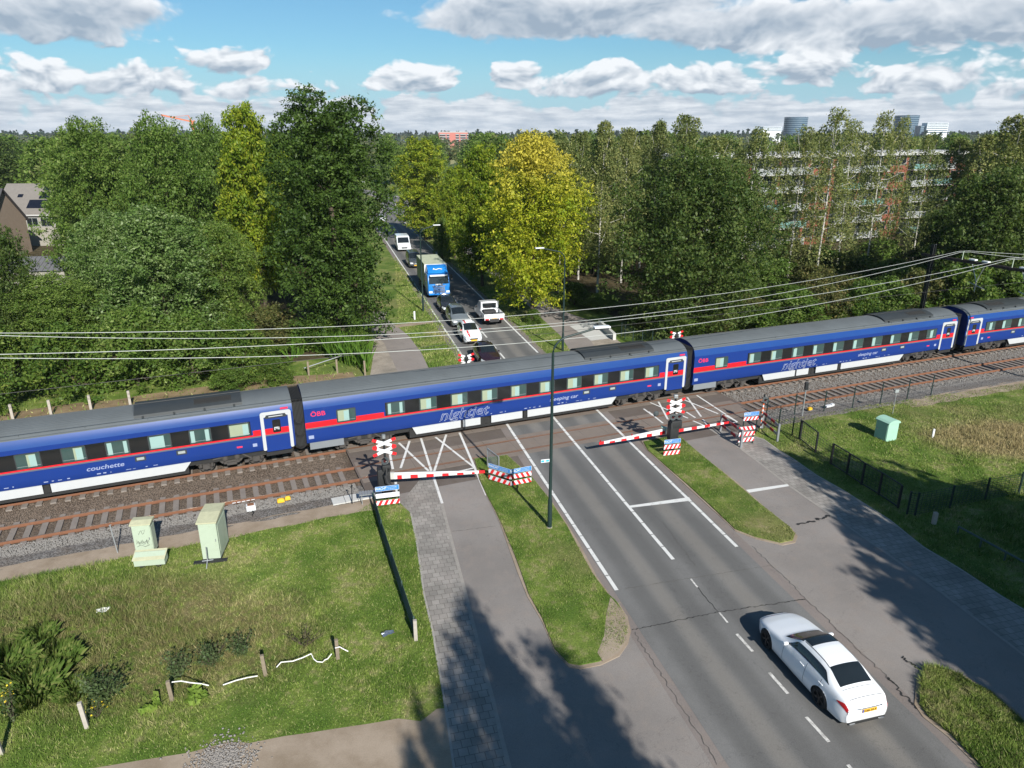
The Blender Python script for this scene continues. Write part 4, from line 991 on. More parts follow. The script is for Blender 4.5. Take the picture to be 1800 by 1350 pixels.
# truck: blue cab with roof deflector, curtain-sided box body
p = RF(al_of(775, 524), 1.70, .012); t = thing('box_truck', 'blue lorry cab pulling a pale green curtain-sided body, waiting in the queue', 'truck', p, back, QG)
b = MB()
prof = [(0,.42),(.05,.75),(.06,1.35),(-.06,1.80),(-.22,2.50),(-.35,2.61),(-1.9,2.67),(-1.95,.5),(-.2,.40)]
rows = [[(x-.02*abs(y)**3*2, y, z) for x, z in prof] for y in (-1.22,-1.15,-.6,0,.6,1.15,1.22)]
rows = [[(x-(.10 if abs(r[0][1]) > 1.2 else 0), y, z) for x, y, z in r] for r in rows]
b.grid(rows); b.add(rows[0], [tuple(range(len(prof)))[::-1]]); b.add(rows[-1], [tuple(range(len(prof)))])
cab = b.build('cab', 'truck_blue', t, smooth=True)
b = MB(); b.add([(.0,-1.08,1.62),(.0,1.08,1.62),(-.20,1.04,2.40),(-.20,-1.04,2.40)], [(0,1,2,3)]); b.v = [(x+.035, y, z) for x, y, z in b.v]; b.build('windscreen', 'glass', cab)
b = MB(); 
for sg in (-1, 1): b.box((-.75, sg*1.225, 2.0), (.85,.012,.68))
b.build('side_window', 'glass', cab)
b = MB(); b.bar((.08,-1.0,2.53),(.08,1.0,2.53),.30,.16); b.build('sun_visor', 'white_paint', cab, bevel=.03)
b = MB(); dp = [(-.35,2.68),(-.55,2.90),(-.95,3.20),(-1.35,3.36),(-1.9,3.40),(-1.9,2.68)]
rows = [[(x-.25*(abs(y)/1.1)**2*(1 if z > 2.8 else .4), y*(1 if z < 2.8 else .96), z) for x, z in dp] for y in np.linspace(-1.12, 1.12, 9)]
b.grid(rows); b.add(rows[0], [tuple(range(len(dp)))[::-1]]); b.add(rows[-1], [tuple(range(len(dp)))]); df = b.build('roof_deflector', 'truck_blue', t, smooth=True)
b = MB(); b.tube([(-.72, y, 3.10+.04*math.sin(y*9)) for y in np.linspace(-.45, .5, 10)], .045, 6); b.tube([(-.70, -.5, 3.05),(-.74,-.42,3.2),(-.70,-.32,3.07)], .04, 6); b.build('logo', 'white_paint', df)
b = MB()
for k in range(5): b.box((.085, 0, .62+k*.15), (.05, 1.35-.10*k*.3, .085))
b.box((.08, 0, 1.38), (.05, 1.5, .07)); b.build('grille', 'chrome', cab)
b = MB(); b.box((.09, 0, 1.55), (.03, .8, .12)); b.build('logo', 'white_paint', cab)
b = MB(); b.box((.03, 0, .5), (.2, 2.3, .25)); b.build('bumper', 'truck_blue', cab, bevel=.05)
for sg in (-1, 1):
    b = MB(); b.box((.09, sg*.95, .72), (.08, .40, .22)); b.build('headlight', 'head_glass', cab, bevel=.03)
    b = MB(); b.box((-.15, sg*1.42, 2.25), (.10,.24,.62)); b.box((-.2, sg*1.3, 2.5), (.05,.2,.05)); b.build('mirror', 'black_plastic', cab, bevel=.03)
b = MB(); b.box((-5.55, 0, 2.17), (6.9, 2.5, 2.46)); bx = b.build('box_body', 'tarp_green', t, bevel=.03)
b = MB(); b.box((-5.55, 0, 3.41), (6.86, 2.46, .02)); b.build('roof', 'tarp_roof', bx)
b = MB()
for y in (-1.23, 1.23): b.box((-2.08, y, 2.17), (.06, .08, 2.48)); 
b.box((-2.08, 0, 3.38), (.06, 2.52, .10)); b.box((-2.09, 0, 2.3), (.03, 2.44, 2.1)); b.build('front_frame', 'white_paint', bx)
b = MB(); b.box((-5.5, 0, .75), (8.2, 1.0, .3)); b.box((-1.2, 0, .7), (1.6, 2.0, .5)); b.build('chassis', 'under', t)
for x in (-.95, -6.2, -7.5):
    for y in (-1.05, 1.05): wheel(t, x, y, .50, .32, 'galv')

# motorhome at the head of the tail of the queue
p = RF(al_of(704, 443), 1.75, .012); t = thing('motorhome', 'white motorhome half hidden by the tree, last in the visible queue', 'motorhome', p, back, QG)
b = MB(); pr = [(0,.35),(.02,.72),(-.35,1.02),(-.95,1.18),(-1.75,2.0),(-2.0,2.08),(-2.1,.35)]
rows = [[(x-.10*(abs(y)/1)**4, y, z) for x, z in pr] for y in np.linspace(-.98, .98, 9)]; b.grid(rows); b.add(rows[0], [tuple(range(len(pr)))[::-1]]); b.add(rows[-1], [tuple(range(len(pr)))]); cab = b.build('cab', 'camper_white', t, smooth=True)
b = MB(); b.add([(-.98,-.86,1.24),(-.98,.86,1.24),(-1.70,.80,1.97),(-1.70,-.80,1.97)], [(0,1,2,3)]); b.v = [(x+.03, y, z+.03) for x, y, z in b.v]; b.build('windscreen', 'glass', cab)
b = MB(); pr = [(-1.75,1.92),(-1.9,2.10),(-2.3,2.20),(-4.9,2.20),(-5.0,.5),(-2.1,.5),(-2.1,1.9)]; rows = [[(x, y*(.94 if z > 2.0 else 1), z) for x, z in pr] for y in (-1.0,-.94,0,.94,1.0)]; b.grid(rows); b.add(rows[0], [tuple(range(len(pr)))[::-1]]); b.add(rows[-1], [tuple(range(len(pr)))]); b.build('living_body', 'camper_white', t)
for sg in (-1, 1):
    b = MB(); b.box((-.10, sg*.78, .78), (.25,.28,.16)); b.build('headlight', 'head_glass', cab, bevel=.03)
    b = MB(); b.box((-1.2, sg*1.2, 1.45), (.1,.22,.4)); b.build('mirror', 'black_plastic', cab, bevel=.03)
    for x in (-.95, -4.0): wheel(t, x, sg*.86, .34, .22)
b = MB(); b.box((.03, 0, .62), (.06, .9, .18)); b.build('grille', 'black_plastic', cab)

# flatbed pickup going away on the other lane
p = RF(al_of(866, 574)+2.35, 4.75, .012); t = thing('pickup_truck', 'white flatbed pickup driving away in the free lane, tailgate towards the train', 'pickup', p, RA)
b = MB(); pr = [(2.45,.45),(2.5,.85),(1.9,1.08),(1.5,1.15),(.85,1.85),(-.15,1.90),(-.3,1.25),(-.3,.45)]
rows = [[(x-.06*(abs(y)/.9)**4, y*(.90 if z > 1.5 else 1), z) for x, z in pr] for y in np.linspace(-.90, .90, 9)]; b.grid(rows, flip=True); b.add(rows[0], [tuple(range(len(pr)))]); b.add(rows[-1], [tuple(range(len(pr)))[::-1]]); cab = b.build('cab', 'car_white', t, smooth=True)
b = MB(); b.box((-.27, 0, 1.55), (.05, 1.34, .48)); b.build('rear_window', 'glass', cab); b = MB(); b.add([(1.46,-.75,1.2),(1.46,.75,1.2),(.92,.68,1.80),(.92,-.68,1.80)], [(0,1,2,3)]); b.v = [(x+.03, y, z+.02) for x, y, z in b.v]; b.build('windscreen', 'glass', cab)
b = MB(); b.box((-1.35, 0, .80), (2.0, 1.86, .08)); b.box((-1.35, 0, .60), (2.2, .9, .3)); b.build('load_bed', 'bed_black', t)
for sg in (-1, 1): b = MB(); b.box((-1.35, sg*.94, 1.0), (2.05, .05, .36)); b.build('drop_side', 'car_white', t)
b = MB(); b.box((-2.38, 0, 1.0), (.06, 1.93, .38)); tg = b.build('tailgate', 'car_white', t)
for sg in (-1, 1):
    b = MB(); b.box((-2.42, sg*.70, .70), (.06,.36,.13)); b.build('tail_light', 'tail_red', t); b = MB(); b.tube([(-.38, sg*.85, .9), (-.38, sg*.85, 2.0)], .03, 6); b.build('rack_post', 'galv', t)
    b = MB(); b.box((.75, sg*1.08, 1.3), (.12,.22,.22)); b.build('mirror', 'black_plastic', cab, bevel=.03)
    for x in (1.6, -1.35): wheel(t, x, sg*.78, .33, .22)
b = MB(); b.box((-2.40, 0, .70), (.05, 1.9, .16)); b.build('bumper', 'white_paint', t); b = MB(); b.box((-2.435, 0, .72), (.012,.5,.11)); b.build('number_plate', 'plate_yellow', t)
b = MB(); b.box((-.9, .15, 1.06), (.8,1.2,.42)); b.box((-1.8,-.3,1.0), (.6,.7,.3)); b.build('load', 'bed_black', t, bevel=.06)
# ------------------------------------------------------------------ level crossing signals, barriers, boards
RT3 = Vector((RN[0], RN[1], 0)); AW3 = Vector((RD[0], RD[1], 0)); UP3 = Vector((0, 0, 1))
def frame(origin, rt, n): return Matrix(((rt.x, 0, n.x, origin[0]), (rt.y, 0, n.y, origin[1]), (0, 1, 0, origin[2]), (0, 0, 0, 1)))   # local x = right, y = up, z = towards the viewer
def striped(parent, T, x0, x1, z0, z1, n, lean=.18, name='striped_board', shift=0.0):
    b = MB(); b.plate([(x0, z0), (x1, z0), (x1, z1), (x0, z1)], T @ Matrix.Translation((0,0,-.012)), .012); o = b.build(name, 'white_paint', parent)
    b = MB(); wd = (x1-x0)/n
    for k in range(-1, n+1):
        a = x0+(k+.25+shift)*wd; q4 = [(a, z0), (a+wd*.5, z0), (a+wd*.5+lean, z1), (a+lean, z1)]
        cl_ = []
        for i in range(4):                                     # clip to the board
            p0, p1 = q4[i], q4[(i+1) % 4]; cl_.append(p0)
            for X_ in (x0, x1):
                if (p0[0]-X_)*(p1[0]-X_) < 0: u = (X_-p0[0])/(p1[0]-p0[0]); cl_.append((X_, p0[1]+(p1[1]-p0[1])*u))
        cl_ = [p for p in cl_ if x0-1e-6 <= p[0] <= x1+1e-6]
        if k == -1 and False: pass
        if len(cl_) >= 3:
            uniq = []; [uniq.append(p) for p in cl_ if p not in uniq]
            if len(uniq) >= 3: b.plate(uniq, T, .003)
    b.build('red_stripes', 'red_paint', o); return o
def wait_sign(label, base, rt, wdt, ztop, boards, post_m='dark_green'):
    """blue WACHT panel over striped boards on two posts; base = foot of the left post"""
    rt = Vector(rt).normalized(); n = rt.cross(UP3)
    t = thing('waiting_sign', label, 'sign', base, 0, 'blue warning signs with striped boards')
    T = frame((0,0,0), rt, n)
    for x in (.05, wdt-.05): b = MB(); p = rt*x-n*.045; b.box((p.x, p.y, ztop/2), (.05,.05,ztop), math.atan2(rt.y, rt.x)); b.build('post', post_m, t)
    b = MB(); b.plate([(0, ztop-.25), (wdt, ztop-.25), (wdt, ztop), (0, ztop)], T @ Matrix.Translation((0,0,-.015)), .015); s = b.build('sign_panel', 'sign_blue', t)
    b = MB(); 
    for r in ((0,ztop-.25,wdt,ztop-.238),(0,ztop-.012,wdt,ztop),(0,ztop-.25,.012,ztop),(wdt-.012,ztop-.25,wdt,ztop)): b.plate([(r[0],r[1]),(r[2],r[1]),(r[2],r[3]),(r[0],r[3])], T, .002)
    b.build('border', 'white_paint', s)
    o = rt*(wdt*.23)+UP3*(ztop-.125)+n*.004; text('WACHT', 'white_paint', s, o, rt, UP3, .20, .66*wdt/1.0)
    for k, l in enumerate(('tot het rode licht gedoofd is', 'er kan nog een trein komen')):
        o = rt*(wdt*.70)+UP3*(ztop-.085-.08*k)+n*.004; text(l, 'white_paint', s, o, rt, UP3, .05, .72*wdt/1.0)
    for (z0, z1, kind, sh) in boards:
        if kind == 'white':
            b = MB(); b.plate([(0, z0), (wdt, z0), (wdt, z1), (0, z1)], T @ Matrix.Translation((0,0,-.012)), .012); b.build('plain_board', 'white_paint', t)
        else: striped(t, T, 0, wdt, z0, z1, 4, kind, shift=sh)
    return t
def cross(parent, o, rt, n, mats=('white_paint', 'red_paint')):
    T = frame(o, rt, n); k = 0
    for dz in (.20, -.20):
        for sg in (1, -1):
            b = MB(); a = math.atan2(.20*sg, .52); L_ = .60; w_ = .075
            Rm = T @ Matrix.Translation((0, dz, .012*k)) @ Matrix.Rotation(a, 4, 'Z'); k += 1
            b.plate([(-L_+.22, -w_), (L_-.22, -w_), (L_-.22, w_), (-L_+.22, w_)], Rm, .010, 0)
            for s2 in (1, -1): b.plate([(s2*(L_-.22), -w_), (s2*(L_-.02), -w_), (s2*L_, -w_*.5), (s2*L_, w_*.5), (s2*(L_-.02), w_), (s2*(L_-.22), w_)], Rm, .0105, 1)
            b.build('cross_board', list(mats), parent)
def signal_lamp(parent, o, n, rad=.19):
    n = Vector(n).normalized(); q_ = n.to_track_quat('Z', 'Y').to_matrix().to_4x4(); T = Matrix.Translation(o) @ q_
    b = MB(); b.lathe([(0,-.10),(rad*.5,-.10),(rad*.9,-.03),(rad,0),(rad*.93,.012),(0,.012)], 24, T); s = b.build('signal_disc', 'disc_grey', parent, smooth=True)
    b = MB(); b.lathe([(0,.016),(rad*.38,.020),(rad*.42,.014)], 16, T); b.build('lens', 'lens_dark', s)
    b = MB(); rows = []
    for zz in (.012, .16):
        rows.append([tuple(T @ Vector((rad*.46*math.cos(a), rad*.46*math.sin(a), zz))) for a in np.linspace(R(10), R(170), 9)])
    b.grid(rows); b.build('hood', 'black_metal', s)
ML('disc_grey', (.055,.065,.068), .5); ML('lens_dark', (.06,.01,.01), .15)
def boom(parent, a, tip, w0, w1, blocks, n, flash=True):
    a, tip = Vector(a), Vector(tip); d = tip-a; L_ = d.length; d /= L_; u = d.cross(Vector(n)).normalized(); u = u if u.z > 0 else -u; nn_ = Vector(n).normalized()
    T = Matrix(((d.x, u.x, nn_.x, a.x), (d.y, u.y, nn_.y, a.y), (d.z, u.z, nn_.z, a.z), (0,0,0,1)))
    b = MB(); b.plate([(0, -w0*.55), (L_, -w1*.5), (L_, w1*.5), (0, w0*.45)], T @ Matrix.Translation((0,0,-.03)), .06); o = b.build('barrier_boom', 'white_paint', parent)
    for (u0, u1) in blocks:
        h0, h1 = (w0*.45+(w1*.5-w0*.45)*u0), (w0*.45+(w1*.5-w0*.45)*u1); l0, l1 = (-w0*.55+(w0*.55-w1*.5)*u0), (-w0*.55+(w0*.55-w1*.5)*u1)
        full = u1 > .93
        b = MB(); b.plate([(u0*L_, l0-.002), (u1*L_, l1-.002), (u1*L_, (h1+.002 if full or w0 < .2 else l1+(h1-l1)*.60)), (u0*L_, (h0+.002 if full or w0 < .2 else l0+(h0-l0)*.60))], T @ Matrix.Translation((0,0,-.033)), .066); b.build('red_block', 'red_paint', o)
    if flash:
        for k in (.52, .98):
            p = a+d*(L_*k)+u*(.10 if k < .9 else w1*.5+.02); b = MB(); b.tube([p, p+UP3*.10], .035, 8); b.build('boom_lamp', 'tail_red', o)
    return o
def mast(label, name, x, y, facing, ztop):
    t = thing(name, label, 'crossing signal', (x, y, 0)); b = MB(); b.tube([(0,0,0),(0,0,ztop)], .055, 10); b.build('pole', 'black_metal', t); return t
FACE = -AW3
# near left: crosses, one lamp seen from the side, machine, long boom over the paths
t = mast('crossing mast with red and white double cross beside the left footpath, barrier boom reaching right', 'crossing_signal', -6.2, 31.5, FACE, 3.25)
cross(t, FACE*.07+UP3*2.76, RT3, FACE); b = MB(); b.tube([(0,0,3.2),(0,0,3.38)], .09, 10); b.build('bell', 'galv', t, smooth=True)
signal_lamp(t, FACE*.30+UP3*2.12-RT3*.02, (-.28,-.55,.62), .21)
b = MB(); b.box((-.12,.02,1.15), (.62,.55,.95), RDEG); b.box((.06,-.12,1.72), (.42,.42,.36), RDEG); mo = b.build('barrier_machine', 'black_plastic', t, bevel=.09, smooth=True)
b = MB(); b.box((0,0,.35), (.34,.34,.75), RDEG); b.build('pedestal', 'black_metal', t, bevel=.03)
b = MB(); b.tube([(.18,-.32,1.75),(.05,-.46,1.45),(.12,-.46,1.05),(.35,-.42,.80),(.62,-.36,.82)], .10, 8); b.build('counterweight_arm', 'black_plastic', t, smooth=True)
tipL = Vector(G(852, 829, .92))-Vector((-6.2,31.5,0)); stL = Vector(G(688, 836, .92))-Vector((-6.2,31.5,0))
b = MB(); b.bar(stL-(tipL-stL).normalized()*.28, stL+(tipL-stL).normalized()*.15, .14, .34); b.build('boom_clamp', 'pale_concrete', t)
boom(t, stL, tipL, .36, .13, [(.06,.11),(.20,.28),(.37,.45),(.54,.61),(.70,.77),(.86,.89),(.935,1.0)], FACE, False)
# near right: double cross, pair of lamps, booms to both sides
t = mast('crossing mast on the right verge with two dark round lamps and booms to both sides', 'crossing_signal', 9.08, 36.9, FACE, 3.3)
cross(t, FACE*.07+UP3*2.80, RT3, FACE); b = MB(); b.box((0,0,3.36), (.22,.22,.2)); b.build('bell', 'galv', t, bevel=.03)
for dx in (-.19, .20): signal_lamp(t, FACE*.22+UP3*2.22+RT3*dx, FACE+UP3*.15, .20)
for dx in (-.4, .4): signal_lamp(t, AW3*.25+UP3*2.32+RT3*(dx-.6), AW3, .17)
b = MB(); b.box((0,0,1.30), (.55,.45,1.1), RDEG); b.box((.1,0,1.7), (.65,.4,.5), RDEG); b.build('barrier_machine', 'black_plastic', t, bevel=.08, smooth=True)
b = MB(); b.box((0,0,.4), (.22,.22,.8), RDEG); b.build('pedestal', 'black_metal', t)
o3 = Vector((9.08,36.9,0)); a3 = Vector(G(1171, 757, 1.05))-o3; tp3 = Vector(G(1053, 779.5, .92))-o3
b = MB(); b.add([a3+Vector(k) for k in ((-.30,-.12,.28),(.35,-.25,.06),(.35,.05,.06),(-.30,.18,.28),(-.30,-.12,.24),(.35,-.25,.0),(.35,.05,.0),(-.30,.18,.24))], [(0,1,2,3),(7,6,5,4),(0,4,5,1),(1,5,6,2),(2,6,7,3),(3,7,4,0)]); b.build('machine_cover', 'cab_green_cool', t)
boom(t, a3, tp3, .34, .13, [(.02,.10),(.22,.30),(.41,.49),(.60,.68),(.77,.85),(.93,1.0)], FACE)
a3 = Vector(G(1188, 757.5, 1.0))-o3; tp3 = Vector(G(1283, 742, .95))-o3
boom(t, a3, tp3, .16, .11, [(.02,.14),(.28,.38),(.52,.62),(.74,.82),(.88,1.0)], FACE, False)
# far side crosses: only their tops show over the train
for (uu, vv, lb) in ((820, 633, 'back of a crossing cross showing over the train roof, beside the queue of cars'), (1190, 592, 'back of a crossing cross showing over the train roof, above the coach gap')):
    x, y, _ = TF(3.0 if uu < 1000 else 22.3, 9.4)
    P = AT(uu, vv, y); x = float(P[0]); zc_ = float(P[2])
    t = mast(lb, 'crossing_signal', x, y, AW3, zc_+.4); cross(t, AW3*.07+UP3*zc_, -RT3, AW3); 
    cross(t, -AW3*.09+UP3*zc_, RT3, -AW3, ('white_paint', 'orange_back'))if False else None
    b = MB(); b.box((0,0,zc_+.1), (.26,.2,.3)); b.build('bell', 'black_plastic', t, bevel=.05); b = MB(); b.box((0,0,.9), (.5,.5,1.6), RDEG); b.build('barrier_machine', 'black_plastic', t, bevel=.08)
# waiting signs
ST = .13
wait_sign('blue warning sign over a plain white and a striped board, at the left footpath fence', (G(662,893)[0], G(662,893)[1], 0), RT3, 1.13, 1.12, [(.50,.74,'white',0),(.12,.36,ST,0)])
pa, pb_, pc_ = G(859,846), G(897,858), G(933,851)
wait_sign('left wing of the angled pair of blue warning signs, nearest the boom tip', pa, Vector(pb_-pa), float(np.linalg.norm(pb_-pa)), 1.05, [(.50,.74,ST,0),(.14,.38,ST,.3)])
wait_sign('right wing of the angled pair of blue warning signs, nearest the lamp post', pb_+np.array([.03,.0,0]), Vector(pc_-pb_), float(np.linalg.norm(pc_-pb_)), 1.05, [(.50,.74,-ST,0),(.14,.38,-ST,.3)])
b = MB(); b.tube([(0,0,0),(0,0,.48)], .04, 8); b.box((0,0,.01), (.2,.14,.02)); tag(b.build('marker_post', 'dark_green', loc=G(909,867)), 'short dark post standing in the grass just below the angled pair of signs', 'post')
pr_ = G(1166,803); wait_sign('blue warning sign over two striped boards below the right crossing mast', pr_, RT3, 1.0, 1.02, [(.44,.70,ST,0),(.06,.32,ST,.2)])
pr_ = G(1304,765); t = wait_sign('blue warning sign with a stack of striped boards inside the footpath chicane', pr_, RT3, 1.0, 1.45, [(.92,1.14,ST,0)])
pr_ = G(1296,783); rt = RT3; t = thing('striped_barrier', 'low barrier of three red and white boards standing in front of the chicane sign', 'barrier', pr_); T = frame((0,0,0), rt, rt.cross(UP3))
for x in (.05, 1.0): b = MB(); p = rt*x; b.box((p.x, p.y+.05, .55), (.06,.06,1.1), RDEG); b.build('post', 'dark_green', t)
for (z0, z1, l, sh) in ((.92,1.14,-ST,0),(.55,.80,ST,0),(.18,.42,ST,.3)): striped(t, T, 0, 1.05, z0, z1, 4, l, shift=sh)
# chicane fences with red and grey rails
def rail_fence(label, a, c, h, rails):
    a, c = np.array(a), np.array(c); t = thing('chicane_fence', label, 'fence', a, 0, 'red and white chicane fences'); d = Vector(c-a); L_ = d.length; d.normalize(); n = d.cross(UP3)
    for k in (0, 1): p = d*(L_*k); b = MB(); b.box((p.x, p.y, h/2), (.11,.11,h), math.atan2(d.y, d.x)); b.build('post', 'grey_metal', t)
    for (z, hh) in rails:
        b = MB(); T = frame(d*.06+UP3*z, d, n); nseg = 4; w_ = (L_-.12)/nseg
        for k in range(nseg): b.plate([(k*w_, -hh/2), ((k+1)*w_, -hh/2), ((k+1)*w_, hh/2), (k*w_, hh/2)], T @ Matrix.Translation((0,0,-.02)), .04, k % 2)
        b.build('rail_board', ['rail_red', 'grey_metal'], t)
ML('rail_red', (.30,.012,.02), .5); ML('orange_back', (.75,.14,.04), .5)
rail_fence('chicane fence of red and grey rails between the right cycle path and its footpath', G(1266,757), G(1302,787), 1.12, [(.98,.16),(.42,.16)])
rail_fence('chicane fence of red and grey rails between the right footpath and the mesh fence', G(1339,752), G(1366,776), 1.12, [(.98,.16),(.42,.16)])
x, y, _ = G(1337, 752); t = thing('warning_pole', 'slim red and white banded pole with a round dark lamp above the chicane', 'crossing signal', (x, y, 0)); zt = HT((1337,752), 708)
b = MB(); nb = 12
for k in range(nb): b.tube([(0,0,zt*k/nb),(0,0,zt*(k+1)/nb)], .045, 10, k % 2)
b.build('pole', ['white_paint', 'orange_back'], t); signal_lamp(t, FACE*.12+UP3*(zt+.22), FACE+UP3*.1, .20); b = MB(); b.tube([(0,0,zt),(0,0,zt+.55)], .05, 8); b.build('lamp_bracket', 'black_metal', t)
# framed mesh panel on the left island
a, c = G(857, 822), G(877, 838); t = thing('wire_screen', 'upright framed wire mesh panel on the grass behind the angled pair of signs', 'fence', a); d = Vector(c-a); L_ = d.length; d.normalize(); hp = 1.15; b = MB()
for k in (0, 1): p = d*(L_*k); b.tube([(p.x, p.y, 0), (p.x, p.y, hp)], .03, 8)
p = d*L_; b.tube([(0,0,hp),(p.x,p.y,hp)], .03, 8); b.tube([(0,0,.1),(p.x,p.y,.1)], .025, 8); b.build('frame', 'galv', t); b = MB()
for k in range(1, 15): p = d*(L_*k/15); b.bar((p.x,p.y,.1),(p.x,p.y,hp),.018)
for k in range(1, 9): p = d*L_; b.bar((0,0,.1+k*.115),(p.x,p.y,.1+k*.115),.012)
b.build('mesh', 'grey_metal', t)
# little grey corrugated board by the left sign
x, y, _ = G(648, 886); t = thing('corrugated_board', 'small grey corrugated board on legs at the head of the left mesh fence', 'board', (x, y, 0), .25); b = MB()
for k in range(6): b.box((-.35+k*.13, 0, .62+.0*k), (.10,.42,.035))
b.box((0,0,.595), (.85,.40,.02)); b.build('board', 'galv', t)
for dx in (-.3, .3): b = MB(); b.tube([(dx,0,0),(dx,0,.6)], .025, 6); b.build('leg', 'galv', t)

# ------------------------------------------------------------------ fences
ML('mesh_green', (.05,.085,.075), .5)
def mesh_fence(name, label, pts, h, m='dark_green', dx=.14, dz=.16, post=.05, wire_r=.007, cat='fence', skip_mesh=False, post_every=None, group=None, top=None):
    pts = [Vector(p) for p in pts]; o = pts[0]; t = thing(name, label, cat, o, 0, group)
    for i, p in enumerate(pts): b = MB(); q_ = p-o; b.box((q_.x, q_.y, h/2), (post, post, h)); b.build('post', m, t)
    for p0, p1 in zip(pts[:-1], pts[1:]):
        b = MB(); a, c = p0-o, p1-o; L_ = (c-a).length; n_ = max(2, int(L_/dx))
        for k in range(1, n_): q_ = a+(c-a)*(k/n_); b.bar((q_.x, q_.y, .06), (q_.x, q_.y, h-.04), wire_r)
        for z in np.arange(.06, h-.02, dz): b.bar((a.x, a.y, z), (c.x, c.y, z), wire_r*1.3)
        b.build('mesh', m, t)
        if top:
            for zz in (h, .08): b = MB(); b.bar((a.x, a.y, zz), (c.x, c.y, zz), top, top); b.build('rail', m, t)
    return t
lf = [G(658,893), G(672,944), G(690,1000), G(708,1055), G(729,1119)]
mesh_fence('mesh_fence', 'long green wire mesh fence running along the left footpath towards the camera', lf, .88, 'mesh_green', .075, .075, .05, .011)
b = MB(); b.box((0,0,.42), (.13,.13,.86)); tag(b.build('end_post', 'concrete', bevel=.015, loc=G(731,1125), rz=.2), 'concrete end post closing the left mesh fence at its near end', 'post')
rf = [G(1346,737), G(1396,729), G(1448,723), G(1498,717), G(1547,709), G(1594,701), G(1636,694)]
mesh_fence('mesh_fence', 'thin green wire mesh fence along the right edge of the gravel', rf, 1.45, 'dark_green', .5, .30, .055, .006)
gates = [([G(1406,773), G(1433,795)], 'short framed black gate panel, first of the dark fence beside the right footpath', .05), ([G(1433,795.5), G(1459,815)], 'open mesh section between the two framed black gate panels', None),
         ([G(1460,816), G(1488,834), G(1514,852), G(1544,870), G(1578,893)], 'long framed black gate of four bays beside the right footpath', .05)]
for pts, lb, tp in gates: mesh_fence('gate' if tp else 'mesh_fence', lb, pts, 1.22, 'black_metal', .25, .15, .09 if tp else .06, .009, 'gate' if tp else 'fence', top=tp)
mesh_fence('mesh_fence', 'green mesh fence turning off to the right behind the shaded footpath', [G(1594,904), G(1608,906), G(1669,893), G(1731,879), G(1790,868), G(1850,858)], 1.22, 'dark_green', .25, .12, .07, .010)
mesh_fence('mesh_fence', 'green mesh fence between the mesh fence by the chicane and the first black gate', [G(1346,738), G(1368,752), G(1392,766), G(1404,772)], 1.25, 'dark_green', .25, .15, .06, .009)
p0, p1 = G(1682,940), G(1812,1012); t = thing('tube_rail', 'long green tube rail on low posts in the dark shade at the right edge', 'rail', p0); d = Vector(p1-p0); b = MB(); b.tube([(0,0,.42), (d.x, d.y, .42)], .05, 8); b.build('tube', 'mesh_green', t)
for k in (0, .33, .66, 1): q_ = d*k; b = MB(); b.tube([(q_.x,q_.y,0),(q_.x,q_.y,.42)], .04, 8); b.build('post', 'mesh_green', t)
b = MB(); b.box((0,0,.3), (.16,.16,.6)); tag(b.build('stub_post', 'concrete', loc=G(1641,921)), 'short concrete stub post in the shade beside the tube rail', 'post')
nf = [G(1092,592), G(1098,596), G(1112,606), G(1128,610), G(1146,606), G(1166,600), G(1190,594)]
mesh_fence('mesh_fence', 'dark green mesh fence behind the train, right of the far concrete pavement', nf, 1.3, 'dark_green', .2, .2, .07, .008)
a, c = G(1054,574), G(1080,598); d = Vector(c-a); b = MB(); b.bar((0,0,.3), (d.x,d.y,.3), .28, .62); tag(b.build('parapet', 'pale_concrete', bevel=.02, loc=a), 'pale concrete parapet beam along the far right pavement, just behind the train', 'wall')
# concrete posts behind the train on the left, ordinary posts at the meadow edge
names = ['first','second','third','fourth','fifth']
for i, (u, vb, vt) in enumerate(((24,740,715),(91,732,707),(161,723,700),(230,715,694))):
    b = MB(); b.box((0,0,.55), (.16,.16,1.15)); o = b.build('concrete_post', 'concrete', bevel=.02, loc=G(u, vb), rz=.4); tag(o, names[i]+' concrete post from the left in the row behind the couchette coach', 'post', 'concrete posts behind the couchette coach')
lfp = [G(543,660), G(593,656), G(642,661)]
for i, p in enumerate(lfp): b = MB(); b.box((0,0,.55), (.14,.14,1.1+.2*(i == 2))); tag(b.build('wooden_post', 'wood', bevel=.02, loc=p, rz=.3), ['left wooden post with the leaning white rail, behind the coach gap','middle wooden post between the reeds and the train roof','tall right wooden post where the brick pavement meets the train roof'][i], 'post')
a, c = G(535,655), G(617,636); d = Vector(c-a); b = MB(); b.tube([(0,0,.35),(d.x,d.y,.75)], .04, 6); tag(b.build('sloping_rail', 'galv', loc=a), 'pale sloping rail lying against the wooden posts behind the coach gap', 'rail')
mp = [((3,1326),1262,'leaning grey post at the left picture edge, half cut off'), ((153,1279),1236,'grey leaning post standing alone in front of the tall weeds'), ((303,1231),1196,'post with white tape tied to its top, between the broad weeds'), ((467,1188),1152,'post between the two lengths of slack white tape'), ((594,1158),1124,'post with bunched white tape, nearest to the mesh fence')]
mpos = []
for i, (bp, vt, lb) in enumerate(mp):
    p = G(*bp); h = HT(bp, vt); mpos.append((p, h)); b = MB(); b.box((0,0,h/2-.1), (.12,.12,h+.2)); o = b.build('meadow_post', 'wood' if i > 1 else 'concrete', bevel=.015, loc=p, rz=.35); o.rotation_euler.x = (.03,-.05,.04,-.03,.02)[i]; o.rotation_euler.y = (-.04,-.06,-.03,-.04,.0)[i]; tag(o, lb, 'post', 'old posts along the meadow edge')
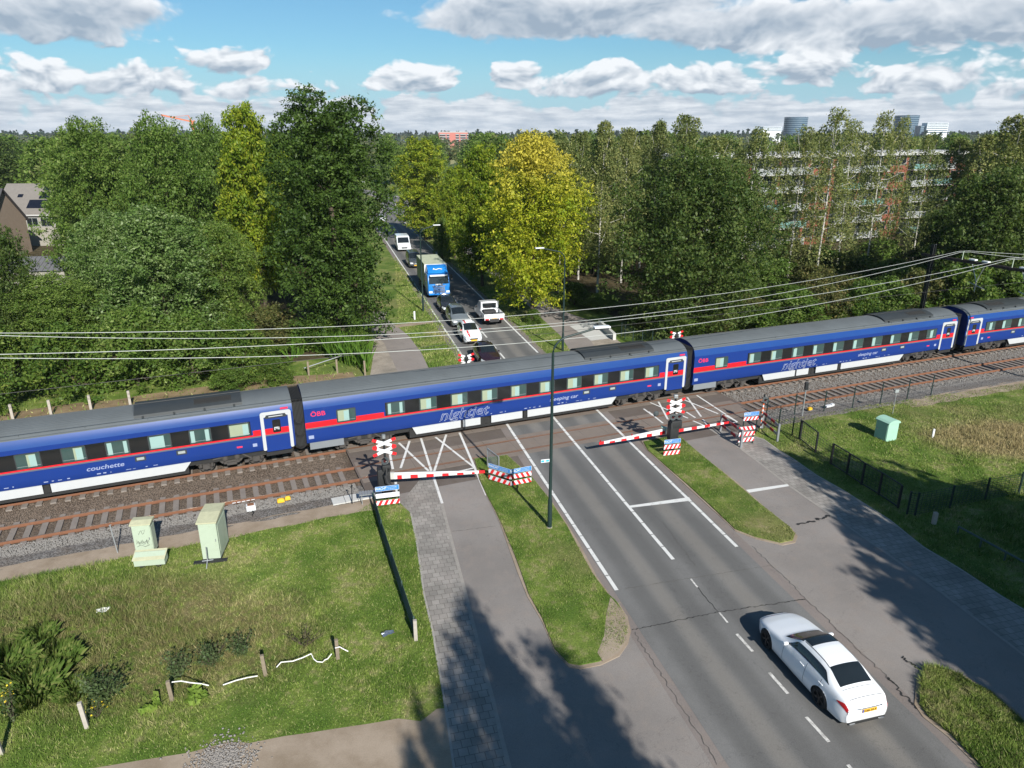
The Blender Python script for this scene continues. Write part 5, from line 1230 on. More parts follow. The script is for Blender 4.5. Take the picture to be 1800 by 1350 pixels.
def tape(label, pl):
    pts = [Vector(G(u, v, z)) for u, v, z in pl]; o = pts[0]; b = MB()
    for p0, p1 in zip(pts[:-1], pts[1:]): b.bar(p0-o, p1-o, .012, .034)
    tag(b.build('barrier_tape', 'tape', loc=o), label, 'tape', 'slack white tapes')
tape('white tape hanging from the post between the broad weeds towards the right', [(302,1199,.8),(318,1197,.68),(335,1200,.5),(355,1202,.38),(367,1205,.25)])
tape('straight white tape lying in the grass left of the middle post', [(392,1204,.2),(415,1196,.28),(435,1191,.3),(453,1188,.3)])
tape('kinked white tape looping from the middle post to the post by the mesh fence', [(486,1173,.2),(494,1164,.3),(515,1162,.35),(532,1156,.4),(547,1149,.45),(551,1158,.3),(557,1163,.22),(567,1164,.2),(571,1160,.2),(576,1158,.25),(583,1149,.4)])
tape('bunched white tape end fluttering right of the post by the mesh fence', [(589,1139,.6),(597,1137,.6),(604,1141,.5),(612,1145,.4)])

# ------------------------------------------------------------------ cabinets and small trackside things
def cabinet(name, label, p, rz, wd, dp, h, roof_h, m, top, slant=.0, doors=1, base=True, cat='cabinet'):
    t = thing(name, label, cat, p, rz); b = MB(); b.box((0, dp/2, h/2+.03), (wd, dp, h)); b.build('housing', m, t, bevel=.02)
    b = MB(); ov = .05; pr = [(-ov, h+.02), (dp+ov, h+.02+slant), (dp+ov, h+roof_h+slant), (dp*.5, h+roof_h*1.45+slant*.7), (-ov, h+roof_h*.8)]
    rows = [[(x, y, z) for y, z in pr] for x in (-wd/2-ov, wd/2+ov)]; b.grid([r+[r[0]] for r in rows]); b.add(rows[0], [tuple(range(5))]); b.add(rows[1], [tuple(range(4, -1, -1))]); b.build('roof', top, t)
    for k in range(doors):
        w_ = wd/doors; b = MB(); b.box((-wd/2+w_*(k+.5), -.006, h/2+.05), (w_*.9, .012, h*.86)); d_ = b.build('door', m, t, bevel=.004)
        b = MB(); b.box((-wd/2+w_*(k+.88), -.025, h*.55), (.025,.03,.12)); b.build('handle', 'grey_metal', d_)
    b = MB(); b.box((wd/2+.006, dp*.5, h*.55), (.012, dp*.8, h*.7)); b.build('side_panel', m, t)
    if base: b = MB(); b.box((0, dp/2, .03), (wd*1.04, dp*1.04, .12)); b.build('base', 'black_plastic', t)
    return t
pS = G(256,975); t = cabinet('relay_cabinet', 'pale green narrow cabinet with graffiti on its front, standing behind the low box', pS, .16, .74, .52, 1.42, .08, 'cab_green', 'cab_top', .03)
b = MB()
for k in range(9):
    x0 = -.26+.055*k; b.tube([(x0, -.016, .55+.06*math.sin(k*2.1)), (x0+.03, -.016, .70+.05*math.cos(k*1.7)), (x0+.06, -.016, .56+.05*math.sin(k*3.3))], .009, 4)
b.tube([(-.12,-.016,1.0),(-.02,-.016,1.2),(.04,-.016,1.0),(.0,-.016,1.15),(.16,-.016,1.22),(.08,-.016,1.02)], .008, 4); b.tube([(-.26,-.016,.42),(-.1,-.016,.50),(.06,-.016,.40),(.25,-.016,.48)], .009, 4); b.build('graffiti', 'train_frame', t)
pB = G(265,1000); t = thing('junction_box', 'pale green low wide box with a sloping lid in front of the graffiti cabinet', 'cabinet', pB, .16)
b = MB(); rows = [[(x, y, z) for y, z in ((-.02,.18),(.42,.22),(.42,.62),(.30,.66),(-.04,.50),(-.02,.18))] for x in (-.6, .6)]; b.grid(rows, flip=False); b.add(rows[0][:5], [(0,1,2,3,4)]); b.add(rows[1][:5], [(4,3,2,1,0)]); b.build('housing', 'cab_green', t)
b = MB(); b.add([(-.64,-.08,.50),(.64,-.08,.50),(.64,.44,.68),(-.64,.44,.68),(-.64,-.08,.47),(.64,-.08,.47),(.64,.44,.65),(-.64,.44,.65)], [(0,1,2,3),(7,6,5,4),(0,4,5,1),(1,5,6,2),(2,6,7,3),(3,7,4,0)]); b.build('lid', 'cab_top', t)
for dx in (-.35, .3): b = MB(); b.box((dx, .2, .1), (.2,.2,.2)); b.build('leg', 'black_plastic', t)
pT = G(373,985); zf = HT((373,985), 921); bk = G(370, 887, zf+.1); dpt = float(bk[1]-pT[1])
t = cabinet('relay_cabinet', 'tall deep pale green cabinet with a weathered flat roof near the gravel edge', pT, .14, .72, min(dpt, 1.5), zf, .10, 'cab_green', 'cab_top', .05)
b = MB(); b.tube([(.05,-.5,.35),(.1,-.55,1.0)], .02, 6); b.tube([(-.15,-.55,.32),(.3,-.5,.36)], .02, 6); b.tube([(.05,-.7,.05),(.06,-.48,.42)], .02, 6); tag(b.build('grab_stand', 'galv', loc=pT), 'thin grey metal stand leaning in front of the tall green cabinet', 'stand')
b = MB(); b.box((0,.0,.04), (1.35,.18,.08)); tag(b.build('timber_beam', 'black_plastic', loc=(pT[0], pT[1]-.12, 0), rz=.2), 'dark timber beam lying under the front of the tall cabinet', 'beam')
a, c, e = G(1536,768), G(1557,777), G(1572,774); v1 = Vector(a-c); v2 = Vector(e-c); rz = math.atan2(v2.y, v2.x)
t = thing('street_cabinet', 'mint green street cabinet with a rounded roof on the right lawn', 'cabinet', c, rz); w1, d1 = v2.length+.15, v1.length+.05; b = MB(); b.box((w1/2, d1/2, .58), (w1, d1, 1.16)); b.build('housing', 'cab_green_cool', t, bevel=.02)
b = MB(); rows = []
for y in (-.05, d1+.05): rows.append([(x, y, 1.16+.16*max(0.0, math.sin(math.pi*(x+.05)/(w1+.1)))**.6) for x in np.linspace(-.05, w1+.05, 9)]+[(w1+.05, y, 1.10), (-.05, y, 1.10), (-.05, y, 1.16)])
b.grid(rows); b.add(rows[0], [tuple(range(len(rows[0])))[::-1]]); b.add(rows[1], [tuple(range(len(rows[1])))]); b.build('roof', 'cab_green_cool', t)
b = MB(); b.box((-.006, d1/2, .6), (.012, d1*.88, 1.0)); d_ = b.build('door', 'cab_green_cool', t); b = MB(); b.box((-.025, d1*.82, .62), (.03,.05,.12)); b.build('handle', 'galv', d_)
x, y, _ = G(1410,731); t = thing('track_signal', 'slim white pole with a small dark signal head at the corner of the gravel', 'signal', (x,y,0)); h = HT((1410,731), 684); b = MB(); b.tube([(0,0,0),(0,0,h)], .04, 8); b.build('pole', 'galv', t); b = MB(); b.box((0,0,h+.22), (.2,.2,.5)); b.build('signal_head', 'black_metal', t, bevel=.03)
x, y, _ = G(1569,727); t = thing('number_plate_post', 'thin grey post with a small square plate behind the mint cabinet', 'sign', (x,y,0)); h = HT((1569,727), 690); b = MB(); b.tube([(0,0,0),(0,0,h)], .022, 6); b.build('pole', 'galv', t); b = MB(); b.box((0,0,h+.1), (.3,.08,.2), .3); b.build('plate', 'display', t, bevel=.01)
b = MB(); b.box((0,0,.27), (.11,.08,.56)); tag(b.build('marker_post', 'white_paint', bevel=.01, loc=G(1639,769)), 'short white marker post alone on the right lawn', 'post')
x, y, _ = G(207,972); t = thing('marker_rod', 'thin leaning grey rod on the gravel edge left of the graffiti cabinet', 'post', (x,y,0)); b = MB(); b.tube([(0,0,0),(-.12,.05,1.35)], .025, 6); b.tube([(-.16,.05,1.3),(-.06,.05,1.36)], .02, 6); b.build('rod', 'galv', t)
b = MB(); b.tube([(0,0,0),(.05,0,.95)], .025, 6); b.box((.05,0,.98), (.07,.07,.08)); tag(b.build('marker_rod', 'black_metal', loc=G(619,886)), 'thin black rod standing on the walkway slabs', 'post')
for (u, v, lb) in ((682,1116,'crumpled silver wrapper in the grass left of the end post'), (182,1076,'pale scrap of card lying in the brown meadow grass')):
    b = MB(); r_ = np.random.default_rng(u); n_ = 5; pts = [[(.11*(i-2)+r_.normal()*.02, .06*(j-2)+r_.normal()*.02, .05+abs(r_.normal())*.06) for j in range(n_)] for i in range(n_)]; b.grid(pts); tag(b.build('litter', 'tape' if u < 300 else 'chrome', loc=G(u, v), rz=.5), lb, 'litter')

# ------------------------------------------------------------------ street lamps
def lamp(label, base, h, side, reach=1.85, flare=True):
    t = thing('street_lamp', label, 'street lamp', base, 0, 'street lamps along the road'); d = RT3*side; b = MB()
    b.tube([(0,0,0),(0,0,1.45),(0,0,1.55),(0,0,h*.62),(0,0,h-1.0)], [.105,.10,.075,.065,.055], 12)
    pts = [Vector((0,0,h-1.0))]+[d*(reach*.42*(1-math.cos(a)))+UP3*(h-1.0+.72*math.sin(a)) for a in np.linspace(.15, 1.35, 8)]+[d*(reach*.72)+UP3*(h-.14), d*reach+UP3*(h-.02)]
    b.tube(pts, .045, 10); b.build('pole', 'dark_green', t, smooth=True)
    c = d*(reach+.28)+UP3*(h); b = MB(); b.box((c.x, c.y, c.z+.03), (.72,.30,.07), math.atan2(d.y, d.x)); hd_ = b.build('lamp_head', 'lamp_white', t, bevel=.03, smooth=True)
    b = MB(); b.box((c.x, c.y, c.z-.035), (.60,.24,.05), math.atan2(d.y, d.x)); b.build('lens', 'black_plastic', hd_); return t
lb_ = G(966, 929); hmain = 9.35
t = lamp('tall dark lamp post on the left grass island in front of the train', lb_, hmain, 1)
zs = float(AT(966, 809, lb_[1])[2]); b = MB(); c = -RT3*.26+UP3*zs; b.box((c.x, c.y, c.z), (.40,.02,.15), RDEG); sp = b.build('direction_sign', 'white_paint', t, bevel=.005)
b = MB()
for dx in (-.12, .10): c2 = c+RT3*dx+FACE*.013; b.box((c2.x, c2.y, c2.z), (.13,.006,.085), RDEG)
b.build('sign_field', 'sky_blue_paint' if 'sky_blue_paint' in M else ML('sky_blue_paint', (.02,.36,.72), .4), sp)
b = MB(); b.tube([(0,0,0),(0,0,.10)], .125, 12); b.build('foot', 'concrete', t)
lamp('lamp post behind the train standing right of the road under the yellow maple', G(989, 617), 8.6, -1)
lamp('lamp post left of the road beside the blue truck', G(744, 547), 8.6, 1, 1.4)
lamp('distant lamp post left of the road, its pale head above the bend', (-30.5, 140.0, 0), 8.6, 1)
b = MB(); b.tube([(0,0,0),(0,0,2.9)], .05, 8); b.box((0,-.05,2.7), (.5,.03,.5), RDEG); tag(b.build('road_sign', 'black_metal', loc=G(746.5,416)), 'dark roadside sign post on the far right verge beside the road', 'sign')
b = MB(); b.box((0,0,.42), (.16,.12,.85)); tag(b.build('verge_post', 'white_paint', bevel=.02, loc=G(729,562)), 'small white post in the long grass left of the queue', 'post')
# ------------------------------------------------------------------ buildings
def win(parent, T, x, z, wd, h, frame_m='balcony_white', pane_m='glass', mull=1, name='window'):
    b = MB(); b.plate([(x, z), (x+wd, z), (x+wd, z+h), (x, z+h)], T @ Matrix.Translation((0,0,-.02)), .06); f = b.build(name, frame_m, parent)
    b = MB(); n = mull+1; w_ = (wd-.08)/n
    for k in range(n): b.plate([(x+.06+k*w_, z+.07), (x+.06+(k+1)*w_-.06, z+.07), (x+.06+(k+1)*w_-.06, z+h-.07), (x+.06+k*w_, z+h-.07)], T @ Matrix.Translation((0,0,.042)), .008)
    b.build('pane', pane_m, f); return f
# brick slab block behind the birches
A0, A1 = AT(1190, 421, 104.0), AT(1690, 421, 140.0); A0[2] = A1[2] = 0
d = Vector(A1-A0); Lb = d.length; d.normalize(); n = d.cross(UP3)
t = thing('apartment_block', 'long red brick apartment block with white balconies seen through the birches', 'building', A0, 0)
T = frame((0,0,0), d, n); ang = math.atan2(d.y, d.x); Hb = 13.9
b = MB(); b.box((Lb/2, 6, Hb/2), (Lb, 12, Hb)); o = b.build('wall', 'brick_red', t); o.rotation_euler.z = ang
b = MB(); b.box((Lb/2, 6, Hb+.15), (Lb+1.0, 13.4, .55)); o = b.build('roof', 'slab_white', t, bevel=.03); o.rotation_euler.z = ang
b = MB(); b.box((Lb*.62, 6, Hb+1.3), (3.2, 3, 1.9)); o2 = b.build('roof_hut', 'slab_white', o)
bay = 6.4; nb = int(Lb/bay)
for fl_ in range(5):
    z0 = .5+fl_*2.72
    for k in range(nb):
        x = .8+k*bay
        if k % 3 == 1:
            win(t, T, x+.3, z0+.75, 2.4, 1.5, mull=1); win(t, T, x+3.2, z0+.75, 2.4, 1.5, mull=1)
        else:
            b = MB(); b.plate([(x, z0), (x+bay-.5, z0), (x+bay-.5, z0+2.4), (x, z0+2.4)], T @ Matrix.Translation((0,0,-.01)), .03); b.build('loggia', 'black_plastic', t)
            win(t, T, x+.3, z0+.1, 2.2, 2.2, mull=1); win(t, T, x+3.0, z0+.75, 2.4, 1.5, mull=1)
            b = MB(); b.plate([(x-.1, z0-.15), (x+bay-.4, z0-.15), (x+bay-.4, z0+.03), (x-.1, z0+.03)], T, 1.25); s = b.build('balcony', 'slab_white', t)
            b = MB(); b.plate([(x-.05, z0+.05), (x+bay-.45, z0+.05), (x+bay-.45, z0+.95), (x-.05, z0+.95)], T @ Matrix.Translation((0,0,1.18)), .04); b.build('parapet', 'balcony_teal' if (k*7+fl_*3) % 4 == 0 else 'balcony_white', s)
# terraced houses at the left edge
def house(label, x, y, rz, wd, dp, eave, ridge, wall, roof, chim=True, solar=(), dormer=False, wins=((.8,.9),(3.2,.9))):
    t = thing('terraced_house', label, 'house', (x, y, 0), rz); b = MB()
    b.add([(0,0,0),(wd,0,0),(wd,dp,0),(0,dp,0),(0,0,eave),(wd,0,eave),(wd,dp,eave),(0,dp,eave),(0,dp/2,ridge),(wd,dp/2,ridge)], [(0,1,5,4),(1,2,6,9,5),(2,3,7,6),(3,0,4,8,7)]); b.build('wall', wall, t)
    b = MB(); ov = .35
    for sg in (0, 1):
        y0, y1 = (-ov, dp/2) if sg == 0 else (dp+ov, dp/2); ze = eave-ov*(ridge-eave)/(dp/2)
        pts = [(-ov, y0, ze+.05), (wd+ov, y0, ze+.05), (wd+ov, y1, ridge+.05), (-ov, y1, ridge+.05)]; b.add(pts+[(p[0], p[1], p[2]+.16) for p in pts], [(0,1,2,3),(7,6,5,4),(0,4,5,1),(1,5,6,2),(2,6,7,3),(3,7,4,0)])
    rf = b.build('roof', roof, t)
    sl = (ridge-eave)/(dp/2)
    for (sx, sw_, u0, u1, m) in solar:
        b = MB(); y0, y1 = dp/2*u0, dp/2*u1; z0, z1 = eave+sl*y0+.30, eave+sl*y1+.30; pts = [(sx, y0, z0), (sx+sw_, y0, z0), (sx+sw_, y1, z1), (sx, y1, z1)]; b.add([(p[0], p[1], p[2]-.06) for p in pts]+pts, [(4,5,6,7),(0,1,5,4),(1,2,6,5),(2,3,7,6),(3,0,4,7)]); b.build('solar_panel' if m == 'solar' else 'skylight', m, rf)
    if chim: b = MB(); b.box((wd*.45, dp*.5, ridge+.5), (.7,.7,1.1)); b.build('chimney', 'brick_tan', rf)
    T = frame((0,0,0), Vector((1,0,0)), Vector((0,-1,0)))
    for (x0, z0) in wins: win(t, T, x0, z0, 1.8, 1.4)
    b = MB(); b.box((wd/2, -.25, eave-.30), (wd+.6, .3, .22)); b.build('gutter', 'slab_white', rf); return t
hp = AT(0, 410, 108.0)
house('dark roofed house with a tan brick gable at the left edge, nearest of the houses', hp[0]-9, 100.0, .10, 12.5, 9.5, 5.0, 9.6, 'brick_tan', 'roof_dark', True, ((6.0,1.0,.45,.7,'glass'),), wins=((1.5,3.2),(5,3.2),(8,3.2)))
house('pale tiled terraced house with black solar panels behind the gable house', hp[0]-6, 116.5, .04, 26.0, 10.0, 5.2, 9.3, 'shed_wall', 'roof_tile', False, ((4.6,5.2,.12,.40,'solar'),(5.9,2.0,.45,.68,'solar'),(8.1,1.5,.45,.72,'glass'),(9.8,1.3,.45,.68,'solar'),(6.0,4.6,.74,.92,'solar'),(2.4,.8,.5,.6,'solar'),(13.5,5.2,.12,.60,'solar')), wins=((4.6,3.1),(6.8,3.1),(9.0,3.1),(11.2,3.1),(13.4,3.1)))
house('farther terraced house showing only its dark panelled ridge over the pale roof', hp[0]-6, 133.0, .04, 30.0, 10.0, 5.2, 9.0, 'brick_tan', 'roof_dark', True, ((2,9,.55,.95,'solar'),(14,8,.55,.95,'solar')), wins=((3,3),(9,3)))
sp_ = AT(78, 468, 84.0); t = thing('garden_shed', 'low shed with a grey ribbed roof between the trees below the houses', 'shed', (sp_[0]-4, 80, 0), .16); b = MB(); b.box((4, 3, 1.2), (8, 6, 2.4)); b.build('wall', 'shed_wall', t); b = MB(); b.add([(-.3,-.3,2.4),(8.3,-.3,2.4),(8.3,3,3.6),(-.3,3,3.6),(8.3,6.3,2.4),(-.3,6.3,2.4)], [(0,1,2,3),(3,2,4,5)])
for k in range(16): x = -.2+k*.55; b.bar((x,-.28,2.44),(x,3,3.64),.06,.06)
b.build('roof', 'shed_roof', t)
# far skyline
def far_block(name, label, cat, uu0, uu1, vtop, Y, m, floors, bandm, depth=18, glassy=False, roof=None):
    P0, P1 = AT(uu0, vtop, Y), AT(uu1, vtop, Y); wd = P1[0]-P0[0]; h = P0[2]; t = thing(name, label, cat, (P0[0], Y, 0)); b = MB(); b.box((wd/2, depth/2, h/2), (wd, depth, h)); b.build('wall', m, t); fh = 3.4
    for k in range(floors):
        z = h-2.6-k*fh; b = MB(); b.box((wd/2, -.12, z+.9), (wd*.96, .24, 1.5)); b.build('window_band', bandm, t)
    if roof: b = MB(); b.box((wd/2, depth/2, h+.6), (wd*1.02, depth*1.02, 1.2)); b.build('roof', roof, t)
    return t, wd, h
t, wd, h = far_block('apartment_tower', 'distant red and white apartment block standing alone above the forest horizon', 'building', 771, 822, 233, 1050, 'brick_red_far', 0, 'glass', 14, roof='slab_white')
for k in range(7):
    for j, (x0, w_) in enumerate(((1,9),(11,4),(23.5,5),(30,8),(39,3))):
        b = MB(); b.box((x0+w_/2, -.3, h-2.5-k*3.2), (w_, .6, 1.25)); b.build('balcony', 'balcony_white', t)
        b = MB(); b.box((x0+w_/2, -.1, h-4.0-k*3.2), (w_*.9, .2, 1.3)); b.build('window_band', 'glass', t)
def drum(label, uc, wpx, vtop, Y, flare):
    P = AT(uc, vtop, Y); r = wpx/2*Y/CAM_F*.93; h = P[2]; t = thing('office_tower', label, 'office tower', (P[0], Y, 0)); b = MB(); b.lathe([(r*(1-flare), 0), (r*(1-flare*.3), h*.5), (r, h), (0, h)], 40); b.build('facade', 'office_blue', t, smooth=True)
    for k in range(9): z = h-2-k*3.6; rr = r*(1-flare*.3+flare*.3*(max(0, z/h-.5)/.5)); b = MB(); b.lathe([(rr+.15, z-.5), (rr+.15, z+.5)], 40); b.build('floor_band', 'office_band', t)
    return t
drum('dark glass office tower at the left of two, its edge behind a birch top', 1400, 40, 206, 1400, .05); drum('dark glass office tower flaring towards its top, right of the other', 1595, 40, 203, 1400, .16)
far_block('office_block', 'white flat office block on the skyline left of the dark towers', 'building', 1342, 1374, 223, 1300, 'office_white', 2, 'office_blue')
far_block('office_block', 'white topped office block on the skyline right of the dark towers', 'building', 1631, 1668, 216, 1300, 'office_white', 5, 'office_blue')
far_block('office_block', 'dark low annex joined to the left side of the white topped office block', 'building', 1619, 1631, 221, 1305, 'office_blue', 4, 'office_band')
far_block('office_block', 'dark blue block in the woods behind the yellow maple', 'building', 880, 893, 255, 420, 'office_blue', 0, 'glass', roof='slab_white')
P = AT(338, 214, 900); t = thing('tower_crane', 'orange tower crane with a tilted jib on the far horizon', 'crane', (P[0], 900, 0)); hz = float(P[2])
b = MB(); b.box((0,0,hz/2), (1.8,1.8,hz)); b.build('mast', 'crane_red', t)
q0 = AT(283, 202, 900)-np.array([P[0], 900, 0]); b = MB(); b.bar((0,0,hz), tuple(q0), 1.5, 1.6); b.build('jib', 'crane_red', t); b = MB(); b.bar((0,0,hz), (3,0,hz+1), 1.5, 1.5); b.bar((0,0,hz), (-4,0,hz+7), .8, .8); b.bar((-4,0,hz+7), tuple(np.array(q0)*.7+np.array([0,0,hz*.3])), .4, .4); b.build('counter_jib', 'crane_red', t)
# ------------------------------------------------------------------ foliage
def leafmat(name, cols, scale=.35, tr=.33, top=None, rough=.5, spread=(.78, 1.22)):
    m = bpy.data.materials.new(name); m.use_nodes = True; q = NT(m.node_tree); p = m.node_tree.nodes['Principled BSDF']; outn = m.node_tree.nodes['Material Output']
    P = q.n('ShaderNodeTexCoord').outputs['Object']; n1 = q.noise(P, scale, 4, .6); n2 = q.noise(P, scale*3.4, 3, .6)
    oi = V(q, q.n('ShaderNodeObjectInfo').outputs['Random']); ri = V(q, q.n('ShaderNodeNewGeometry').outputs['Random Per Island'])
    c = q.mix(q.step(n1, .38, .62), cols[0], cols[1])
    if len(cols) > 2: c = q.mix(q.step(n2*.6+ri*.4, .52, .74)*.8, c, cols[2])
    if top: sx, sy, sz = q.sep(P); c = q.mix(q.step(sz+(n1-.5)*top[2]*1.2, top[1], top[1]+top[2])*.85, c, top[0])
    k = q.mix(ri, (spread[0],)*3, (spread[1],)*3); c = q.mix(1.0, c, k, 'MULTIPLY')
    c = q.mix(1.0, c, q.mix(oi, (.86,.90,.85), (1.16,1.10,1.12)), 'MULTIPLY')
    q.put(p.inputs['Base Color'], c); p.inputs['Roughness'].default_value = rough; p.inputs['Specular IOR Level'].default_value = .18
    t = q.n('ShaderNodeBsdfTranslucent'); q.put(t.inputs[0], q.mix(1.0, c, (1.3,1.5,.6), 'MULTIPLY')); mx = q.n('ShaderNodeMixShader'); mx.inputs[0].default_value = tr
    m.node_tree.links.new(p.outputs[0], mx.inputs[1]); m.node_tree.links.new(t.outputs[0], mx.inputs[2]); m.node_tree.links.new(mx.outputs[0], outn.inputs[0]); M[name] = m
leafmat('leaf_hornbeam', [(.036,.072,.014), (.055,.100,.018), (.085,.135,.026)])
leafmat('leaf_maple', [(.076,.136,.022), (.114,.184,.034), (.175,.215,.062)])
leafmat('leaf_poplar', [(.092,.162,.036), (.138,.212,.058), (.24,.285,.14)], rough=.38)
leafmat('leaf_yellowgreen', [(.105,.175,.014), (.19,.25,.020), (.30,.29,.028)])
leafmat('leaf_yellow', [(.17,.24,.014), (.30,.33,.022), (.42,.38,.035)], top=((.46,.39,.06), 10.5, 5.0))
leafmat('leaf_oak', [(.042,.078,.016), (.068,.106,.024), (.12,.145,.042)])
leafmat('leaf_birch', [(.125,.155,.050), (.172,.202,.070), (.265,.25,.09)], scale=.5)
leafmat('leaf_shrub', [(.055,.11,.018), (.085,.145,.024), (.14,.17,.035)], scale=.8)
leafmat('leaf_olive', [(.085,.105,.03), (.12,.13,.045), (.17,.13,.05)], scale=.8)
leafmat('leaf_reed', [(.085,.17,.025), (.12,.21,.03)], scale=.8)
leafmat('leaf_forest', [(.052,.078,.026), (.078,.100,.036), (.115,.105,.042)], scale=.03, tr=.15)
leafmat('leaf_conifer', [(.020,.040,.022), (.030,.050,.026)], scale=.05, tr=.1)
leafmat('leaf_weed', [(.075,.115,.045), (.11,.14,.06)], scale=1.5)
leafmat('leaf_tussock', [(.075,.130,.026), (.110,.165,.036), (.18,.19,.07)], scale=2)
leafmat('leaf_dock', [(.12,.20,.03), (.18,.26,.05)], scale=2)

def leaves(P, N, size, seed, droop=.25, aspect=.62, k=4):
    """a kite-shaped leaf at every point P facing roughly N"""
    r = np.random.default_rng(seed); n = len(P); N = N/np.maximum(np.linalg.norm(N, axis=1), 1e-6)[:, None]
    t = np.cross(N, r.normal(size=(n, 3))); t /= np.maximum(np.linalg.norm(t, axis=1), 1e-6)[:, None]; b2 = np.cross(N, t)
    s = (size*(.50+1.05*r.random(n)**1.5))[:, None]; 
    v = np.stack([P-t*s*.55, P+b2*s*aspect*.5-N*s*droop*.1, P+t*s*.6-N*s*droop*.5, P-b2*s*aspect*.5-N*s*droop*.1], 1).reshape(-1, 3)
    return v, np.arange(n*4).reshape(n, 4)
def lobe_points(lobes, ncl, per, spread, seed, up=.35, inner=.12, flat=.85):
    r = np.random.default_rng(seed); L = np.array(lobes); w_ = L[:, 3]**2; w_ /= w_.sum(); idx = r.choice(len(L), ncl, p=w_)
    d = r.normal(size=(ncl, 3)); d[:, 2] += up; d /= np.linalg.norm(d, axis=1)[:, None]
    rad = np.where(r.random(ncl) < inner, r.random(ncl)*.75, .80+.28*r.random(ncl)**1.5); rr = (L[idx, 3]*rad)[:, None]
    c = L[idx, :3]+d*rr*np.array([1, 1, flat])
    far_ = r.random(ncl) < .07; rr = np.where(far_, L[idx, 3]*(1.15+.45*r.random(ncl)), rr[:, 0])[:, None]; c = L[idx, :3]+d*rr*np.array([1, 1, flat])
    q3 = np.sin(c[:, 0]*1.9+seed+np.sin(c[:, 2]*1.3))*np.sin(c[:, 1]*2.1+seed*.7+np.sin(c[:, 0]*.9))*np.sin(c[:, 2]*2.4+seed*.3+np.sin(c[:, 1]*1.1))
    keep = (q3 < .20) | (r.random(ncl) < .22)
    for l in L: keep &= ~((np.linalg.norm((c-l[:3])/np.array([1,1,flat]), axis=1) < l[3]*.62) & (rad > .78) & (np.linalg.norm(c-l[:3], axis=1) > 0))
    c, d = c[keep], d[keep]; n = len(c)
    P = np.repeat(c, per, axis=0)+r.normal(size=(n*per, 3))*spread*np.array([1, 1, .7]); Nn = np.repeat(d, per, axis=0)*.55+np.array([0, 0, .35])+r.normal(size=(n*per, 3))*.55
    return P, Nn
def trunk(b, h, r0, limbs, seed, lean=0.0, forks=1):
    r = random.Random(seed); pts = [Vector((lean*h*(k/6)**1.5+r.uniform(-.05,.05)*(k > 0), r.uniform(-.05,.05)*(k > 0), h*k/6)) for k in range(7)]
    b.tube(pts, [r0*(1.25 if k == 0 else 1)*(1-.80*k/6) for k in range(7)], 8)
    for l in limbs:
        z = max(h*.22, min(h*.85, l[2]-abs(l[0])*.5-l[3]*.6)); i = min(5, int(z/h*6)); base = pts[i].lerp(pts[i+1], z/h*6-i); e = Vector(l[:3]); midp = base.lerp(e, .5)+Vector((0, 0, -.25))
        b.tube([base, midp, e], [r0*.30*(1-.6*z/h)+.012, r0*.16+.01, .012], 6)
def make_lobes(kind, H_, R_, z0, n, seed):
    r = random.Random(seed); L = []
    for k in range(n):
        u = (k+.5)/n; z = z0+(H_-z0)*u
        if kind == 'round': env = math.sin(math.pi*min(1, max(.05, (u*.86+.12))))**.62
        elif kind == 'column': env = min(1, 1.35*(1-u)**.55)*(.75+.25*math.sin(u*14+seed))
        elif kind == 'tower': env = min(1, .72+1.1*u)*min(1, 1.9*(1.04-u)**.5)
        elif kind == 'bush': env = math.cos(u*math.pi/2)**.55
        elif kind == 'cone': env = (1-u)**.8
        else: env = math.sin(math.pi*min(1, .15+u*.85))**.7
        lr = R_*r.uniform(.30, .46)*(.75 if kind in ('column', 'cone') else 1)*(1 if u < .8 else .8)
        a = k*2.39996+r.uniform(-.4, .4); rr = max(0, R_*env-lr*.85)*(r.random()**.35)
        L.append((rr*math.cos(a), rr*math.sin(a), min(z, H_-lr*.55), lr))
    L.append((0, 0, H_-R_*.25, R_*.28)); return L
def refine(L, k, fr, seed):
    r = random.Random(seed); out = []
    for (x, y, z, lr) in L:
        for i in range(max(4, int(k*lr))):
            a = i*2.39996+r.uniform(-.5, .5); cz = 1-1.75*(i+.5)/max(4, int(k*lr)); sr = math.sqrt(max(0, 1-cz*cz)); rr = lr*r.uniform(.70, 1.20); cr = lr*fr*r.uniform(.55, 1.35)
            out.append((x+math.cos(a)*sr*rr, y+math.sin(a)*sr*rr, z+cz*rr*.85, max(.32, cr)))
    return out
PROTO = {}
def tree_proto(key, name, lobes, H_, leaf_m, bark_m, ncl, per, spread, size, seed, up=.35, trunk_r=.25, inner=.12, aspect=.62, extra=None, nlimb=14, tz=.8):
    t = thing(name, '', 'tree', (0, 0, -500)); b = MB(); trunk(b, H_*tz, trunk_r, sorted(lobes, key=lambda l: -l[3])[:nlimb], seed); b.build('trunk', bark_m, t, smooth=True)
    fine = refine(lobes, 6.5, .31, seed); P, Nn = lobe_points(fine, ncl, per, spread, seed, up, inner)
    if extra is not None: P = np.concatenate([P, extra[0]]); Nn = np.concatenate([Nn, extra[1]])
    P[:, 2] = np.maximum(P[:, 2], .12); v, f = leaves(P, Nn, size, seed+1, aspect=aspect); npmesh('crown', v, f, leaf_m, t); PROTO[key] = (t, H_, max(math.hypot(l[0], l[1])+l[3] for l in lobes)); return t
